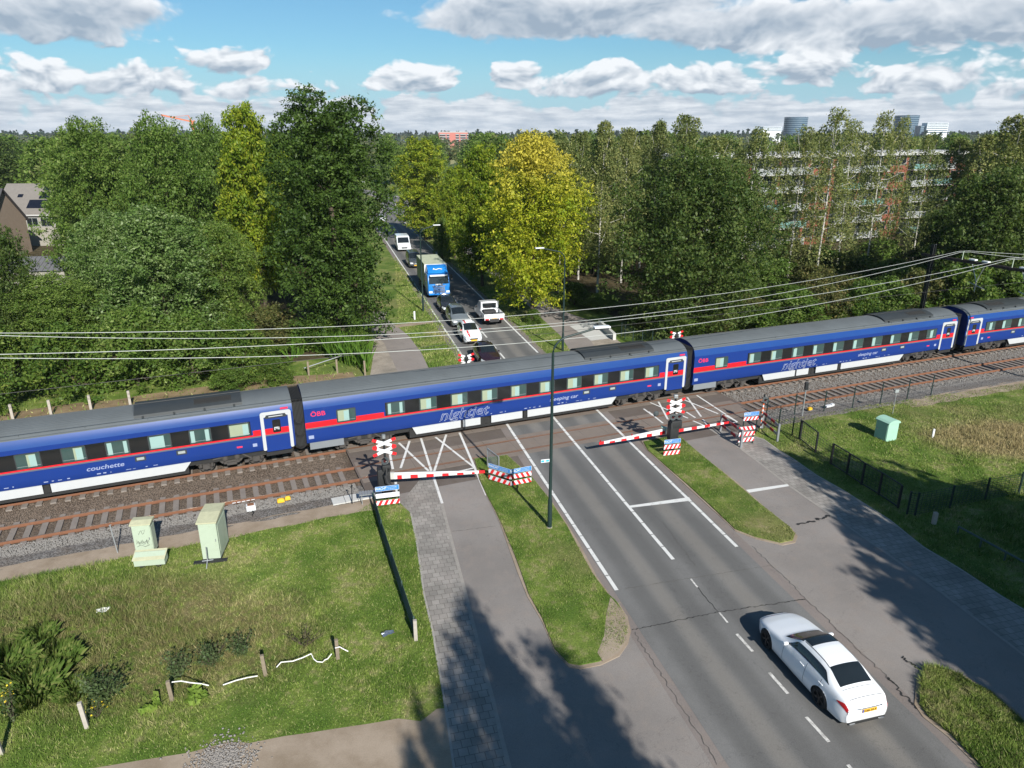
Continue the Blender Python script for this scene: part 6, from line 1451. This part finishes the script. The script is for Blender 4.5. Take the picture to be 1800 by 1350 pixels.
def birch_proto(key, H_, R_, seed, nstr, per, size, leaf_m='leaf_birch', bark_m='birch_bark', name='birch_tree', trunk_r=.14, tops=1):
    r = np.random.default_rng(seed); t = thing(name, '', 'tree', (0, 0, -500)); b = MB(); lean = r.uniform(-.05, .05); limbs = []
    rr_ = random.Random(seed)
    for k in range(16): u = .30+.65*k/16; a = k*2.4; e = R_*.75*math.sin(math.pi*min(1, .18+u*.8))**.8; limbs.append((e*math.cos(a)*.7+lean*H_*u, e*math.sin(a)*.7, H_*(u+.09), .4))
    trunk(b, H_*.93, trunk_r, limbs, seed, lean); b.build('trunk', bark_m, t, smooth=True)
    u = .20+.80*r.random(nstr)**.85; a = r.random(nstr)*2*np.pi; env = np.sin(np.pi*np.minimum(1, .16+u*.80))**.85*(.64+.36*np.sin(a*2+u*11+seed))*(.8+.2*np.sin(u*23+seed*2)); rad = R_*env*(.35+.65*r.random(nstr)**.5)
    z0 = H_*u; ln = (.8+2.1*r.random(nstr))*(.55+.45*(1-u)); tt = np.linspace(0, 1, per); 
    sx = (rad*np.cos(a))[:, None]+lean*z0[:, None]+np.cos(a)[:, None]*tt*.45+r.normal(size=(nstr, 1))*.15; sy = (rad*np.sin(a))[:, None]+np.sin(a)[:, None]*tt*.45+r.normal(size=(nstr, 1))*.15; sz = z0[:, None]+.35*np.sin(tt*2.2)-ln[:, None]*tt**1.3
    P = np.stack([sx, sy, sz], 2).reshape(-1, 3)+r.normal(size=(nstr*per, 3))*.11; Nn = r.normal(size=P.shape)*.8+np.array([0, 0, .25]); Nn[:, :2] += P[:, :2]/R_*.6
    v, f = leaves(P, Nn, size, seed+1, aspect=.7); npmesh('crown', v, f, leaf_m, t); PROTO[key] = (t, H_, R_); return t
HB = [(l[0], l[1], l[2], l[3]) for l in make_lobes('tower', 18.6, 5.0, 1.6, 52, 11)]+[(-1.9,0,18.2,1.7),(-1.5,0,19.6,1.25),(-1.3,0,20.6,.8),(-2.6,.4,17.6,1.6),(2.1,0,17.9,1.6),(2.3,0,19.2,1.0),(3.3,.2,16.6,1.5),(.3,0,18.0,1.5),(0,-2,17,1.7),(0,2,17,1.7),(-.9,0,19.0,1.7),(-1.5,-.6,19.7,1.3),(1.3,0,18.6,1.7),(2.7,0,18.2,1.4),(-3.0,0,16.4,1.8),(3.6,0,15.2,1.7)]
tree_proto('hornbeam', 'dark_tree', HB, 21.5, 'leaf_hornbeam', 'bark', 15000, 7, .17, .215, 21, up=.25, trunk_r=.45)
for i, (sd, lm) in enumerate(((31, 'leaf_maple'), (32, 'leaf_maple'), (33, 'leaf_poplar'))):
    tree_proto('round%d' % i, 'broadleaf_tree', make_lobes('round', 16.5, 6.8, 2.2, 34, sd), 16.5, lm, 'bark', 12500, 7, .19, .235, sd, trunk_r=.32)
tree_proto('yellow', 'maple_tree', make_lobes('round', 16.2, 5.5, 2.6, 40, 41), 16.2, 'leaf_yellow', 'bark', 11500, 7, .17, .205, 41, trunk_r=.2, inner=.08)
for i, sd in enumerate((51, 52)): tree_proto('yg%d' % i, 'maple_tree', make_lobes('round', 15.5, 5.0, 2.4, 30, sd), 15.5, 'leaf_yellowgreen', 'bark', 8000, 7, .18, .25, sd, trunk_r=.22)
tree_proto('oak', 'oak_tree', make_lobes('round', 14.8, 8.0, 1.6, 46, 61), 14.8, 'leaf_oak', 'bark', 16500, 7, .18, .225, 61, trunk_r=.45)
tree_proto('oak2', 'oak_tree', make_lobes('round', 13.5, 7.0, 1.8, 36, 62), 13.5, 'leaf_oak', 'bark', 12000, 7, .19, .24, 62, trunk_r=.38)
for i in range(4): birch_proto('birch%d' % i, 19.0, 5.0+.5*(i % 2), 70+i, 1150, 16, .185)
for i in range(2): birch_proto('thin%d' % i, 19.0, 4.4, 76+i, 600, 16, .17, trunk_r=.12)
for i in range(3): tree_proto('shrub%d' % i, 'shrub', make_lobes('bush', 3.2, 2.2, .2, 14, 80+i), 3.2, ('leaf_shrub','leaf_maple','leaf_olive')[i], 'bark', 2600, 6, .12, .13, 80+i, trunk_r=.06, nlimb=8)
for i in range(3): tree_proto('mid%d' % i, 'broadleaf_tree', make_lobes('round', 16.0, 5.5, 2.0, 26, 90+i), 16.0, ('leaf_oak','leaf_maple','leaf_birch')[i], 'bark', 1500, 6, .42, .58, 90+i, trunk_r=.3, nlimb=6)
tree_proto('spire', 'tall_tree', make_lobes('cone', 15.5, 3.0, 3.0, 24, 99), 15.5, 'leaf_oak', 'bark', 1500, 6, .26, .24, 99, trunk_r=.22)
used = set()
def plant(key, x, y, h, rad, label, group=None, rz=None, z=0.0):
    p, H0, R0 = PROTO[key]
    if key in used: p = copy_tree(p)
    used.add(key); p.location = (float(x), float(y), z); s = rad/R0; p.scale = (s, s, h/H0); p.rotation_euler.z = random.uniform(0, 6.28) if rz is None else rz; p['label'] = label
    if 'shrub' in p.name: p['category'] = 'shrub'
    if group: p['group'] = group
    elif 'group' in p: del p['group']
    return p
def plant_px(key, u, Y, vtop, wpx, label, group=None, rz=None):
    P = AT(u, vtop, Y); h = float(P[2]); dep = Y*math.cos(CAM_PITCH)+(CAM_H-h*.6)*math.sin(CAM_PITCH); x = (u-900)/CAM_F*(Y*math.cos(CAM_PITCH)+(CAM_H-h*.5)*math.sin(CAM_PITCH)); return plant(key, x, Y, h, wpx/2*dep/CAM_F, label, group, rz)
# the trees one by one
plant_px('hornbeam', 584, 59, 140, 236, 'tall dense dark green tree towering above all others, left of the road', rz=0)
plant_px('yellow', 938, 68, 248, 206, 'bright yellow maple glowing in the sun right of the road', rz=.6)
plant_px('yg0', 846, 84, 262, 118, 'yellow green maple close behind the bright yellow maple')
plant_px('yg1', 745, 124, 250, 112, 'yellow green maple in the gap between the dark tree and the road bend')
plant_px('yg1', 798, 104, 300, 70, 'small green gold maple between the road and the shaded path')
plant_px('yg0', 448, 74, 196, 150, 'tall yellow green tree leaning against the left of the dark tree')
plant_px('round0', 300, 74, 222, 190, 'broad green tree right behind the pale poplar, under the crane')
plant_px('round1', 175, 78, 226, 190, 'wide green tree with brownish top twigs, left of the crane')
plant_px('round1', 380, 82, 222, 130, 'green tree squeezed between the broad tree and the yellow green one')
plant_px('round2', 285, 56, 378, 250, 'pale silvery poplar in front of the left wood, directly behind the train')
plant_px('round2', 195, 59, 385, 160, 'pale silvery poplar at the left of its twin, below the houses')
plant_px('round1', 395, 60, 400, 150, 'round green tree between the pale poplar and the bright shrubs')
plant_px('oak2', 5, 53, 412, 150, 'dark tree at the left picture edge in front of the house gable')
plant_px('round1', 100, 53, 490, 170, 'green tree below the shed at the left, behind the wires')
for (k, sl_, off, h, rad, lb) in [('shrub0',-28.5,19.5,5.0,3.4,'light green bush at the left edge, behind the first concrete post'),('shrub0',-24.5,19.8,4.6,3.2,'yellow green bush behind the second concrete post'),('shrub1',-20.6,20.0,5.2,3.3,'dark green bush behind the third concrete post'),('shrub1',-17.0,19.4,4.8,3.0,'deep green bush above the roof unit of the couchette coach'),('shrub0',-13.6,19.6,4.0,2.6,'bush left of the coach gap, below the pale poplar'),('shrub2',-32.5,20,5.2,3.6,'olive bush cut off by the left picture edge'),('shrub0',-11.5,16.6,1.8,1.5,'low bush spilling over the bank beside the coach gap'),('shrub1',-14.5,16.4,1.6,1.6,'low dark bush on the bank above the roof unit')]:
    x, y, _ = TF(sl_, off); plant(k, x, y, h, rad, lb)
plant_px('shrub0', 455, 53, 600, 120, 'low bush just behind the gap between the coaches'); plant_px('shrub2', 478, 57, 545, 120, 'olive bush with reddish tones behind the reeds')
plant_px('shrub0', 560, 58, 560, 150, 'bright green shrub at the foot of the tall dark tree'); plant_px('shrub0', 625, 57, 580, 70, 'small bright shrub beside the brick pavement')
plant_px('oak', 1215, 62, 286, 330, 'broad dark oak behind the train, right of the yellow maple', rz=1.0)
plant_px('oak2', 1755, 66, 308, 250, 'dark leafy tree at the right picture edge above the train'); plant_px('oak2', 1660, 76, 372, 120, 'smaller dark tree left of the right edge tree, behind the portal mast')
bl = 'birch with thin drooping olive crown in the row screening the brick apartment block'
bx = [(985,80,248,90),(1020,88,232,90),(1055,78,214,90),(1098,86,226,90),(1150,90,214,90),(1192,84,203,95),(1255,78,240,100),(1312,80,226,105),(1352,90,250,80),(1400,84,222,100),(1452,78,192,105),(1488,90,212,90),(1540,80,197,105),(1572,92,206,80),(1620,86,238,90),(1668,92,244,90),(1712,88,238,90),(1765,82,202,110),(1820,84,214,110),(1290,94,262,80),(1512,96,236,80),(1130,96,238,80),(960,94,262,70),(1435,98,232,80)]
rnd0 = random.Random(4)
for i, (u, Y, v, w_) in enumerate(bx): plant_px(('thin%d' % (i % 2)) if 1290 < u < 1640 else 'birch%d' % (i % 4), u, Y, v, w_*(rnd0.uniform(1.25, 1.65) if 1290 < u < 1640 else rnd0.uniform(1.35, 1.95)), bl, 'birches in front of the brick apartment block')
ul = 'low shrub in the undergrowth between the train roof and the birch trunks'
for i, (u, Y, v, w_) in enumerate([(1330,60,545,110),(1400,61,520,130),(1455,62,508,120),(1510,62,500,130),(1560,63,500,140),(1612,64,482,130),(1690,62,470,150),(1770,63,480,150),(1480,70,490,120),(1390,72,505,120),(1590,72,470,120),(1130,66,545,100),(1240,66,545,110),(1350,78,455,120),(1420,76,468,110),(1500,80,450,120),(1560,78,460,110),(1620,80,440,120),(1450,84,440,110),(1540,88,425,110),(1390,88,430,110),(1300,76,470,110),(1690,78,430,120),(1740,74,440,120),(1010,74,500,90),(1060,72,520,90),(1310,72,520,110)]):
    plant_px('shrub%d' % (i % 3), u, Y, v, w_, ul, 'shrubs below the birches')
fl_ = 'young leafy maple sapling at the edge of the verge'
plant_px('shrub0', 938, 66, 545, 34, 'small yellow leafed sapling at the foot of the yellow maple'); plant_px('shrub1', 776, 100, 388, 34, 'dark young tree on the verge below the lamp head')
plant_px('shrub1', 1205, 60, 560, 80, 'low dark shrub under the oak, left of the coach gap'); plant_px('shrub2', 1270, 61, 560, 90, 'sparse olive shrub under the oak, above the right coach')
for (u, Y, v, w_, k, lb) in [(1000,90,330,80,'mid0','dark tree behind the yellow maple, in deep shade'),(905,104,300,90,'mid0','dark tree behind the shaded path between the maples'),(1060,100,300,90,'mid1','green tree behind the first birches'),(860,150,285,60,'birch2','slender drooping birch farther up between the two yellow maples'),(830,180,268,50,'birch1','far birch above the gap between the yellow maples')]: plant_px(k, u, Y, v, w_, lb)
# left of the road behind the dark tree and the woodland beyond: single trees, one label per stand
rnd = np.random.default_rng(12); stand = 0
def clear(x, y):
    u = 900+CAM_F*x/(y*math.cos(CAM_PITCH)+10*math.sin(CAM_PITCH))
    al = float((np.array([x, y])-L0)@RD); ac = float((np.array([x, y])-L0)@RN)
    if -9 < ac < 17 and y < 150: return False
    if 150 <= y < 290:
        for fx, fy in far_pts:
            if math.hypot(x-fx+3, y-fy) < 15: return False
    if (100-14 < y < 150) and u < 130: return False
    if y < 175 and 1150 < u < 1800: return False
    return -120 < u < 1920
ml = 'tree in the wooded belt beyond the crossing'
cnt = 0
for y in np.concatenate([np.arange(92, 150, 9.0), np.arange(150, 330, 13.0)]):
    n_ = int(22 if y < 150 else 16)
    for k in range(n_):
        x = (k+rnd.random())/n_*1.62*y-.81*y; yy = y+rnd.uniform(-4, 4)
        if not clear(x, yy) or cnt >= 225: continue
        cnt += 1; h = rnd.uniform(12, 16.5)+ (1.0 if yy > 200 else 0)
        plant('mid%d' % rnd.choice([0,0,1,1,2]), x, yy, h, rnd.uniform(4.2, 6.2), ml, 'trees of the wooded belt')
# trees beside and behind the camera station: their shade lies over the foreground
SHX, SHY = math.sin(SUN_AZ)/math.tan(SUN_EL), math.cos(SUN_AZ)/math.tan(SUN_EL)
def shade(k, u, v, h, rad):
    g = G(u, v); plant(k, g[0]+SHX*h, g[1]+SHY*h, h, rad, 'tree outside the frame beside the road, casting its shade over the foreground', 'shade trees outside the frame')
for a_ in [('spire',793,1122,14.8,1.2),('spire',784,1192,14.6,1.3),('spire',792,1262,14.4,1.5),('spire',800,1335,14.2,1.8),('spire',842,1190,14.8,1.7),('spire',815,1062,15.3,1.5),('spire',852,1118,15.0,1.7),('spire',948,1132,15.0,1.6),('spire',1000,1195,15.4,2.1),('spire',1035,1290,15.2,2.2),('spire',742,1248,14.5,1.0),('spire',715,1318,15.0,1.0),('spire',895,1210,14.5,2.2),('spire',930,1290,14.5,2.4)]: shade(*a_)
for a_ in [('mid0',1395,806,12.5,2.2),('mid0',1500,822,14.0,4.2),('mid1',1590,850,15.0,4.8),('mid0',1505,925,15.0,3.6),('mid1',1640,960,15.0,4.8),('mid0',1585,1040,15.0,3.4),('mid0',1700,1010,14.5,4.6),('mid1',1720,1120,14.5,3.6),('mid0',1735,880,13.5,4.6),('mid1',1800,960,14,5.0)]: shade(*a_)

# ------------------------------------------------------------------ far woods: one mass to the horizon
def far_wood(name, label_kind, y0, y1, dens, hmin, hmax, per, size, m, seed, cone=False, umin=-.86, umax=.86):
    r = np.random.default_rng(seed); n = int(dens); y = y0*(y1/y0)**r.random(n); x = y*(umin+(umax-umin)*r.random(n)); h = hmin+(hmax-hmin)*r.random(n)
    ok = ~((y < 300) & (np.hypot(x+45, y-240) < 40)); x, y, h = x[ok], y[ok], h[ok]; n = len(x)
    d = r.normal(size=(n*per, 3)); d[:, 2] = np.abs(d[:, 2])*.9+.05; d /= np.linalg.norm(d, axis=1)[:, None]
    H2 = np.repeat(h, per); X2 = np.repeat(x, per); Y2 = np.repeat(y, per); sc = np.repeat(np.maximum(1, y/700), per)
    if cone: tz = r.random(n*per)**.8; rad = (1-tz)*H2*.17; P = np.stack([X2+d[:, 0]*rad, Y2+d[:, 1]*rad, H2*(.3+.7*tz)], 1)
    else: rad = (.27+.07*np.repeat(r.random(n), per))*H2*(.85+.3*r.random(n*per))*np.minimum(1.6, sc**.5); P = np.stack([X2+d[:, 0]*rad, Y2+d[:, 1]*rad, H2*.58+d[:, 2]*H2*.42], 1)
    Nn = d*.7+np.array([0, 0, .3])+r.normal(size=d.shape)*.4; S_ = size*sc*(.7+.6*r.random(n*per)); v, f = leaves(P, Nn, S_, seed, aspect=.85); o = npmesh(name, v, f, m, kind='stuff'); tag(o, label_kind, 'woodland'); return o
far_wood('forest', 'mixed green woodland filling the plain behind the nearer trees', 300, 1000, 2000, 9, 13.5, 60, 1.5, 'leaf_forest', 301)
far_wood('forest', 'distant woodland running to the horizon', 1090, 4200, 2600, 14, 20, 34, 2.2, 'leaf_forest', 302)
far_wood('conifer_forest', 'dark conifer tops along the horizon', 1200, 3500, 1500, 19, 27, 26, 2.4, 'leaf_conifer', 303, True)

# woodland floor
for poly in ([(13,62.5),(30,68),(60,80),(95,94),(110,170),(15,170),(2,110),(5,80)], [(-34,47),(-8,58),(-12,66),(-22,100),(-40,170),(-150,170),(-120,60),(-70,36)]):
    b = MB(); b.sheet(poly, .003); b.build('wood_floor', 'wood_floor', kind='structure')
b = MB(); rows = []
for s in np.arange(-70, -4, 2.0): rows.append([TF(s, 7.7, .012), TF(s, 13.5+wob.random()*1.5, .05), TF(s, 17.0+wob.random(), .02)])
b.grid(rows, flip=True); b.build('bank', 'bank_dirt', kind='structure')
b = MB(); rows = []
for s in np.arange(23, 80, 2.0): rows.append([TF(s, 7.7, .012), TF(s, 12.5+wob.random()*1.5, .05), TF(s, 15.0+wob.random(), .02)])
b.grid(rows, flip=True); b.build('bank', 'bank_dirt', kind='structure')

# ------------------------------------------------------------------ grass and weeds
def inside(P, poly):
    poly = np.array(poly); x, y = P[:, 0], P[:, 1]; c = np.zeros(len(P), bool); j = len(poly)-1
    for i in range(len(poly)):
        xi, yi = poly[i]; xj, yj = poly[j]; k = ((yi > y) != (yj > y)) & (x < (xj-xi)*(y-yi)/(yj-yi+1e-12)+xi); c ^= k; j = i
    return c
def vnoise(P, scale, seed):
    r = np.random.default_rng(seed); g = r.random((64, 64)); q_ = P*scale; i = np.floor(q_).astype(int); f = q_-i; f = f*f*(3-2*f)
    a = g[i[:, 0] % 64, i[:, 1] % 64]; b2 = g[(i[:, 0]+1) % 64, i[:, 1] % 64]; c = g[i[:, 0] % 64, (i[:, 1]+1) % 64]; d = g[(i[:, 0]+1) % 64, (i[:, 1]+1) % 64]
    return (a*(1-f[:, 0])+b2*f[:, 0])*(1-f[:, 1])+(c*(1-f[:, 0])+d*f[:, 0])*f[:, 1]
def blades(poly, n, hmin, hmax, wd, seed, holes=(), z=0.0, label='short grass', tall=None, m='grass_blades'):
    r = np.random.default_rng(seed); pl = np.array(poly); lo, hi = pl.min(0), pl.max(0); P = lo+(hi-lo)*r.random((n, 2)); P = P+r.normal(size=P.shape)*.02; k = inside(P, poly)
    for h in holes: k &= ~inside(P, h)
    P = P[k]; n = len(P); nz = vnoise(P, .9, seed)*.6+vnoise(P, 3.1, seed+1)*.4; h = hmin+(hmax-hmin)*np.clip(nz*1.5-.25, 0, 1)*(.6+.8*r.random(n))
    if tall is not None:
        for (cx, cy, rx, ry, mul) in tall: g = np.exp(-(((P[:, 0]-cx)/rx)**2+((P[:, 1]-cy)/ry)**2)); h *= 1+g*(mul-1)
    a = r.random(n)*2*np.pi; t = np.stack([np.cos(a), np.sin(a)], 1); ln = r.normal(size=(n, 2))*.55*h[:, None]; w_ = wd*(.6+.8*r.random(n))[:, None]
    v = np.zeros((n, 3, 3)); v[:, 0, :2] = P-t*w_; v[:, 1, :2] = P+t*w_; v[:, 2, :2] = P+ln; v[:, :2, 2] = z; v[:, 2, 2] = z+h
    return tag(npmesh('grass', v.reshape(-1, 3), np.arange(n*3).reshape(n, 3), m, kind='stuff'), label, 'grass')
nb_ = [TF(s, -4.2)[:2] for s in np.arange(-36, -9.2, 1.0)]
meadow = nb_+px([(655,885),(690,870),(704,890),(722,905),(733,957),(744,1045),(760,1112),(768,1161),(777,1212),(786,1272),(796,1340),(600,1350),(0,1350)])+[(-17.5,13.5),(-30,14)]
blades(meadow, 320000, .025, .115, .011, 401, holes=[DIRT], label='patchy meadow grass left of the footpath', tall=[(-14,21,6.5,3.2,2.6),(-19,24,4,2.5,1.8)])
blades(DIRT, 5000, .02, .06, .012, 402, label='thin grass at the edge of the dirt track') if False else None
for i, (Q, nn2) in enumerate(zip(ISL, (70000, 36000, 52000))): blades(Q, nn2, .03, (.10,.10,.26)[i], (.011,.012,.015)[i], 410+i, z=.06, label='grass on the '+('long left','right','lower right')[i]+' verge island')
lawn = px([(1345,740),(1400,735),(1498,718),(1593,703),(1636,697),(1733,684),(1800,673),(1950,650),(1950,1140),(1800,1070),(1760,1046),(1689,999),(1622,959),(1564,912),(1484,861),(1393,804),(1371,791),(1342,770),(1325,765)])
blades(lawn, 210000, .03, .12, .016, 420, label='lawn between the right footpath and the tracks', tall=[(30,38.5,5,2.6,3.2),(26,28,6,3,3.0)])
vl = px([(700,560),(693,450),(745,520),(764,550),(790,591),(816,631),(840,668),(760,668),(753,645),(740,619),(718,590),(693,569)])
blades(vl, 60000, .05, .25, .03, 430, holes=[px([(693,571),(765,563.5),(767,567.5),(697,576)])], label='bright verge grass left of the queue of cars')
vr = px([(724,405),(784,463),(864,536),(893,564),(955,622),(985,660),(1025,640),(1001,614),(983,592),(939,551),(905,517),(850,472),(800,432),(768,404)])
blades(vr, 60000, .05, .25, .03, 431, label='verge grass between the road and the shaded path')
br = [TF(s, 13.0)[:2] for s in np.arange(20, 70, 2)]+[TF(s, 26.0)[:2] for s in np.arange(70, 20, -2)]
blades(br, 60000, .08, .5, .05, 432, label='rough grass and herbs on the bank behind the right coaches')
bl_ = [TF(s, 14.0)[:2] for s in np.arange(-70, -5, 2)]+[TF(s, 20.0)[:2] for s in np.arange(-5, -70, -2)]
blades(bl_, 12000, .1, .35, .04, 433, label='rough grass and brambles on the bank behind the left coach')
# reeds behind the coach gap
r = np.random.default_rng(77); RP = np.array(px([(505,640),(525,615),(560,622),(600,640),(648,655),(652,630),(610,612),(560,606)])); P = []
while len(P) < 900:
    p_ = RP.min(0)+(RP.max(0)-RP.min(0))*r.random(2)
    if inside(p_[None], RP)[0]: P.append(p_)
P = np.array(P); n = len(P); a = r.random(n)*6.28; t2 = np.stack([np.cos(a), np.sin(a)], 1); h = 1.0+1.1*r.random(n); ln = r.normal(size=(n, 2))*.35
v = np.zeros((n, 4, 3)); v[:, 0, :2] = P-t2*.035; v[:, 1, :2] = P+t2*.035; v[:, 2, :2] = P+ln*.5+t2*.03; v[:, 3, :2] = P+ln; v[:, 2, 2] = h*.7; v[:, 3, 2] = h
tag(npmesh('reeds', v.reshape(-1, 3), np.arange(n*4).reshape(n, 4)[:, [0,1,2,3]], 'leaf_reed', kind='stuff'), 'tall bright green reeds behind the gap between the coaches', 'reeds')
# weeds on the meadow edge
def weed(name, label, p, h, rad, n, size, m, seed, stems=7, spread=.12, cat='plant', upright=.9, flowers=0):
    r = np.random.default_rng(seed); t = thing(name, label, cat, p); b = MB(); P = []; fl = []
    for k in range(stems):
        a = r.random()*6.28; e = Vector((math.cos(a)*rad*r.random()**.6, math.sin(a)*rad*r.random()**.6, h*(.6+.4*r.random()))); b.tube([(0,0,0), e*.5+Vector((0,0,h*.08)), e], [.012,.009,.004], 5); fl.append(e)
        for q_ in range(n//stems): u = .15+.85*r.random(); P.append(np.array(e)*u+r.normal(size=3)*spread)
    b.build('stem', 'bark' if m != 'leaf_dock' else m, t); P = np.array(P); P[:, 2] = np.abs(P[:, 2])+.02; N_ = r.normal(size=P.shape)*.6+np.array([0,0,.6]); v, f = leaves(P, N_, size, seed); npmesh('foliage', v, f, m, t)
    if flowers: 
        P = np.array([np.array(fl[k % len(fl)])+r.normal(size=3)*.05 for k in range(flowers)]); v, f = leaves(P, r.normal(size=P.shape)*.3+np.array([0,0,1.]), .05, seed+3, aspect=1); npmesh('blossom', v, f, 'flower_yellow', t)
    return t
ML('flower_yellow', (.75,.55,.03), .6)
weed('bramble_bush', 'big dark leafy bush standing alone left of the taped post', G(185,1232), 1.35, .75, 1500, .085, 'leaf_weed', 501, 16, .10, 'shrub')
weed('bramble_bush', 'grey green bush directly behind the taped post', G(312,1192), 1.0, .5, 800, .075, 'leaf_weed', 502, 12, .08, 'shrub')
weed('bramble_bush', 'twiggy bush between the two broad weeds and the middle post', G(372,1172), .95, .7, 900, .075, 'leaf_weed', 503, 14, .09, 'shrub')
weed('bramble_bush', 'low twiggy bush left of the middle post, by the straight tape', G(425,1150), .7, .7, 700, .07, 'leaf_weed', 504, 14, .08, 'shrub')
weed('tall_weed', 'row of thin dry stalks behind the kinked tape', G(535,1138), .7, .8, 350, .06, 'leaf_olive', 505, 22, .05)
weed('ragwort', 'tall weed with yellow flowers near the left picture edge', G(25,1270), 1.35, .35, 320, .07, 'leaf_weed', 506, 9, .05, flowers=26)
weed('ragwort', 'small weed with yellow flowers beside the lone grey post', G(172,1262), .55, .35, 150, .06, 'leaf_weed', 507, 8, .04, flowers=22)
weed('dock_plant', 'broad bright leafed weed left of the taped post foot', G(265,1246), .30, .42, 70, .24, 'leaf_dock', 508, 9, .06)
weed('dock_plant', 'broad bright leafed weed right of the taped post foot', G(345,1232), .32, .5, 90, .24, 'leaf_dock', 509, 10, .06)
for i, (u, v_, s_) in enumerate(((55,1225,.95),(12,1185,.95),(98,1172,.8),(128,1222,.6),(70,1128,.6))):
    r = np.random.default_rng(520+i); t = thing('grass_tussock', ['largest tussock of long dark grass left of the big dark bush','tussock of long grass at the very left edge above the yellow flowers','tussock of long grass just left of the big dark bush','smaller tussock of long grass at the foot of the big dark bush','uppermost tussock of long grass in the brown meadow at left'][i], 'plant', G(u, v_), group='tussocks of long grass'); n = 1500
    a = r.random(n)*6.28; d = np.stack([np.cos(a), np.sin(a)], 1); b0 = d*(r.random((n, 1))**.6*.75*s_); h = s_*(.3+.65*r.random(n)); out_ = (d+r.normal(size=(n, 2))*.5)*(h*(.15+.35*r.random(n)))[:, None]; t2 = np.stack([-d[:, 1], d[:, 0]], 1)*.007
    v = np.zeros((n, 4, 3)); v[:, 0, :2] = b0-t2; v[:, 1, :2] = b0+t2; v[:, 2, :2] = b0+out_*.55+t2*.8; v[:, 3, :2] = b0+out_; v[:, 2, 2] = h*.75; v[:, 3, 2] = h*.86
    npmesh('foliage', v.reshape(-1, 3), np.arange(n*4).reshape(n, 4), 'leaf_tussock', t)
# stone heap on the dirt track, ballast stones
def stones(name, label, P, size, m, seed):
    r = np.random.default_rng(seed); n = len(P); base = np.array([(1,0,0),(-1,0,0),(0,1,0),(0,-1,0),(0,0,1),(0,0,-.6)]); F = np.array([(0,2,4),(2,1,4),(1,3,4),(3,0,4),(2,0,5),(1,2,5),(3,1,5),(0,3,5)])
    s = size*(.5+r.random(n)); v = base[None]*(.7+.6*r.random((n, 6, 1)))*s[:, None, None]; a = r.random(n)*6.28; c, sn = np.cos(a)[:, None], np.sin(a)[:, None]; v = np.stack([v[..., 0]*c-v[..., 1]*sn, v[..., 0]*sn+v[..., 1]*c, v[..., 2]*.8], 2)+P[:, None]
    return tag(npmesh(name, v.reshape(-1, 3), (F[None]+(np.arange(n)*6)[:, None, None]).reshape(-1, 3), m, kind='stuff'), label, 'stones')
r = np.random.default_rng(600); c = G(392, 1338); P = np.concatenate([c[:2]+r.normal(size=(1300, 2))*np.array([.42,.36]), np.full((1300, 1), .02)], 1); stones('rubble', 'scattered pale stone chippings on the dirt track', P, .035, mat('chippings', (.22,.205,.19), .9, var=.4, scale=9), 601)
def bst(n, s0, s1, o0, o1, z, seed, m, label):
    r = np.random.default_rng(seed); P = np.array([TF(s, o, z) for s, o in zip(s0+(s1-s0)*r.random(n), o0+(o1-o0)*r.random(n))]); k = np.interp((P[:, 0]), [0, 1], [0, 0]); stones('gravel', label, P, .035, m, seed+1)
bst(26000, -34, -9.3, -3.1, -1.0, -.10, 610, ML('gravel_grey', (.20,.19,.178), .95, var=.4, scale=9), 'grey ballast stones along the left track edge')
bst(9000, -34, -9.3, 1.0, 3.2, -.165, 620, mat('gravel_brown', (.13,.10,.078), .95, var=.4, scale=9), 'brown ballast stones between the left tracks')
bst(16000, 17.0, 52, -2.9, -.9, -.11, 630, M['gravel_grey'], 'grey ballast stones along the right track edge'); bst(14000, 17.0, 50, .9, 3.2, -.165, 640, M['gravel_grey'], 'ballast stones between the right tracks')

# ------------------------------------------------------------------ air between here and the horizon
b = MB(); b.box((0, 1900, 41.5), (9600, 5200, 87)); hzm = bpy.data.materials.new('haze_air'); hzm.use_nodes = True; ht = hzm.node_tree; ht.nodes.clear()
ho = ht.nodes.new('ShaderNodeOutputMaterial'); hv = ht.nodes.new('ShaderNodeVolumePrincipled'); hv.inputs['Color'].default_value = (.80,.88,1,1); hv.inputs['Density'].default_value = .00008
ht.links.new(hv.outputs[0], ho.inputs['Volume']); b.build('haze', hzm, kind='stuff'); scene.cycles.volume_bounces = 0
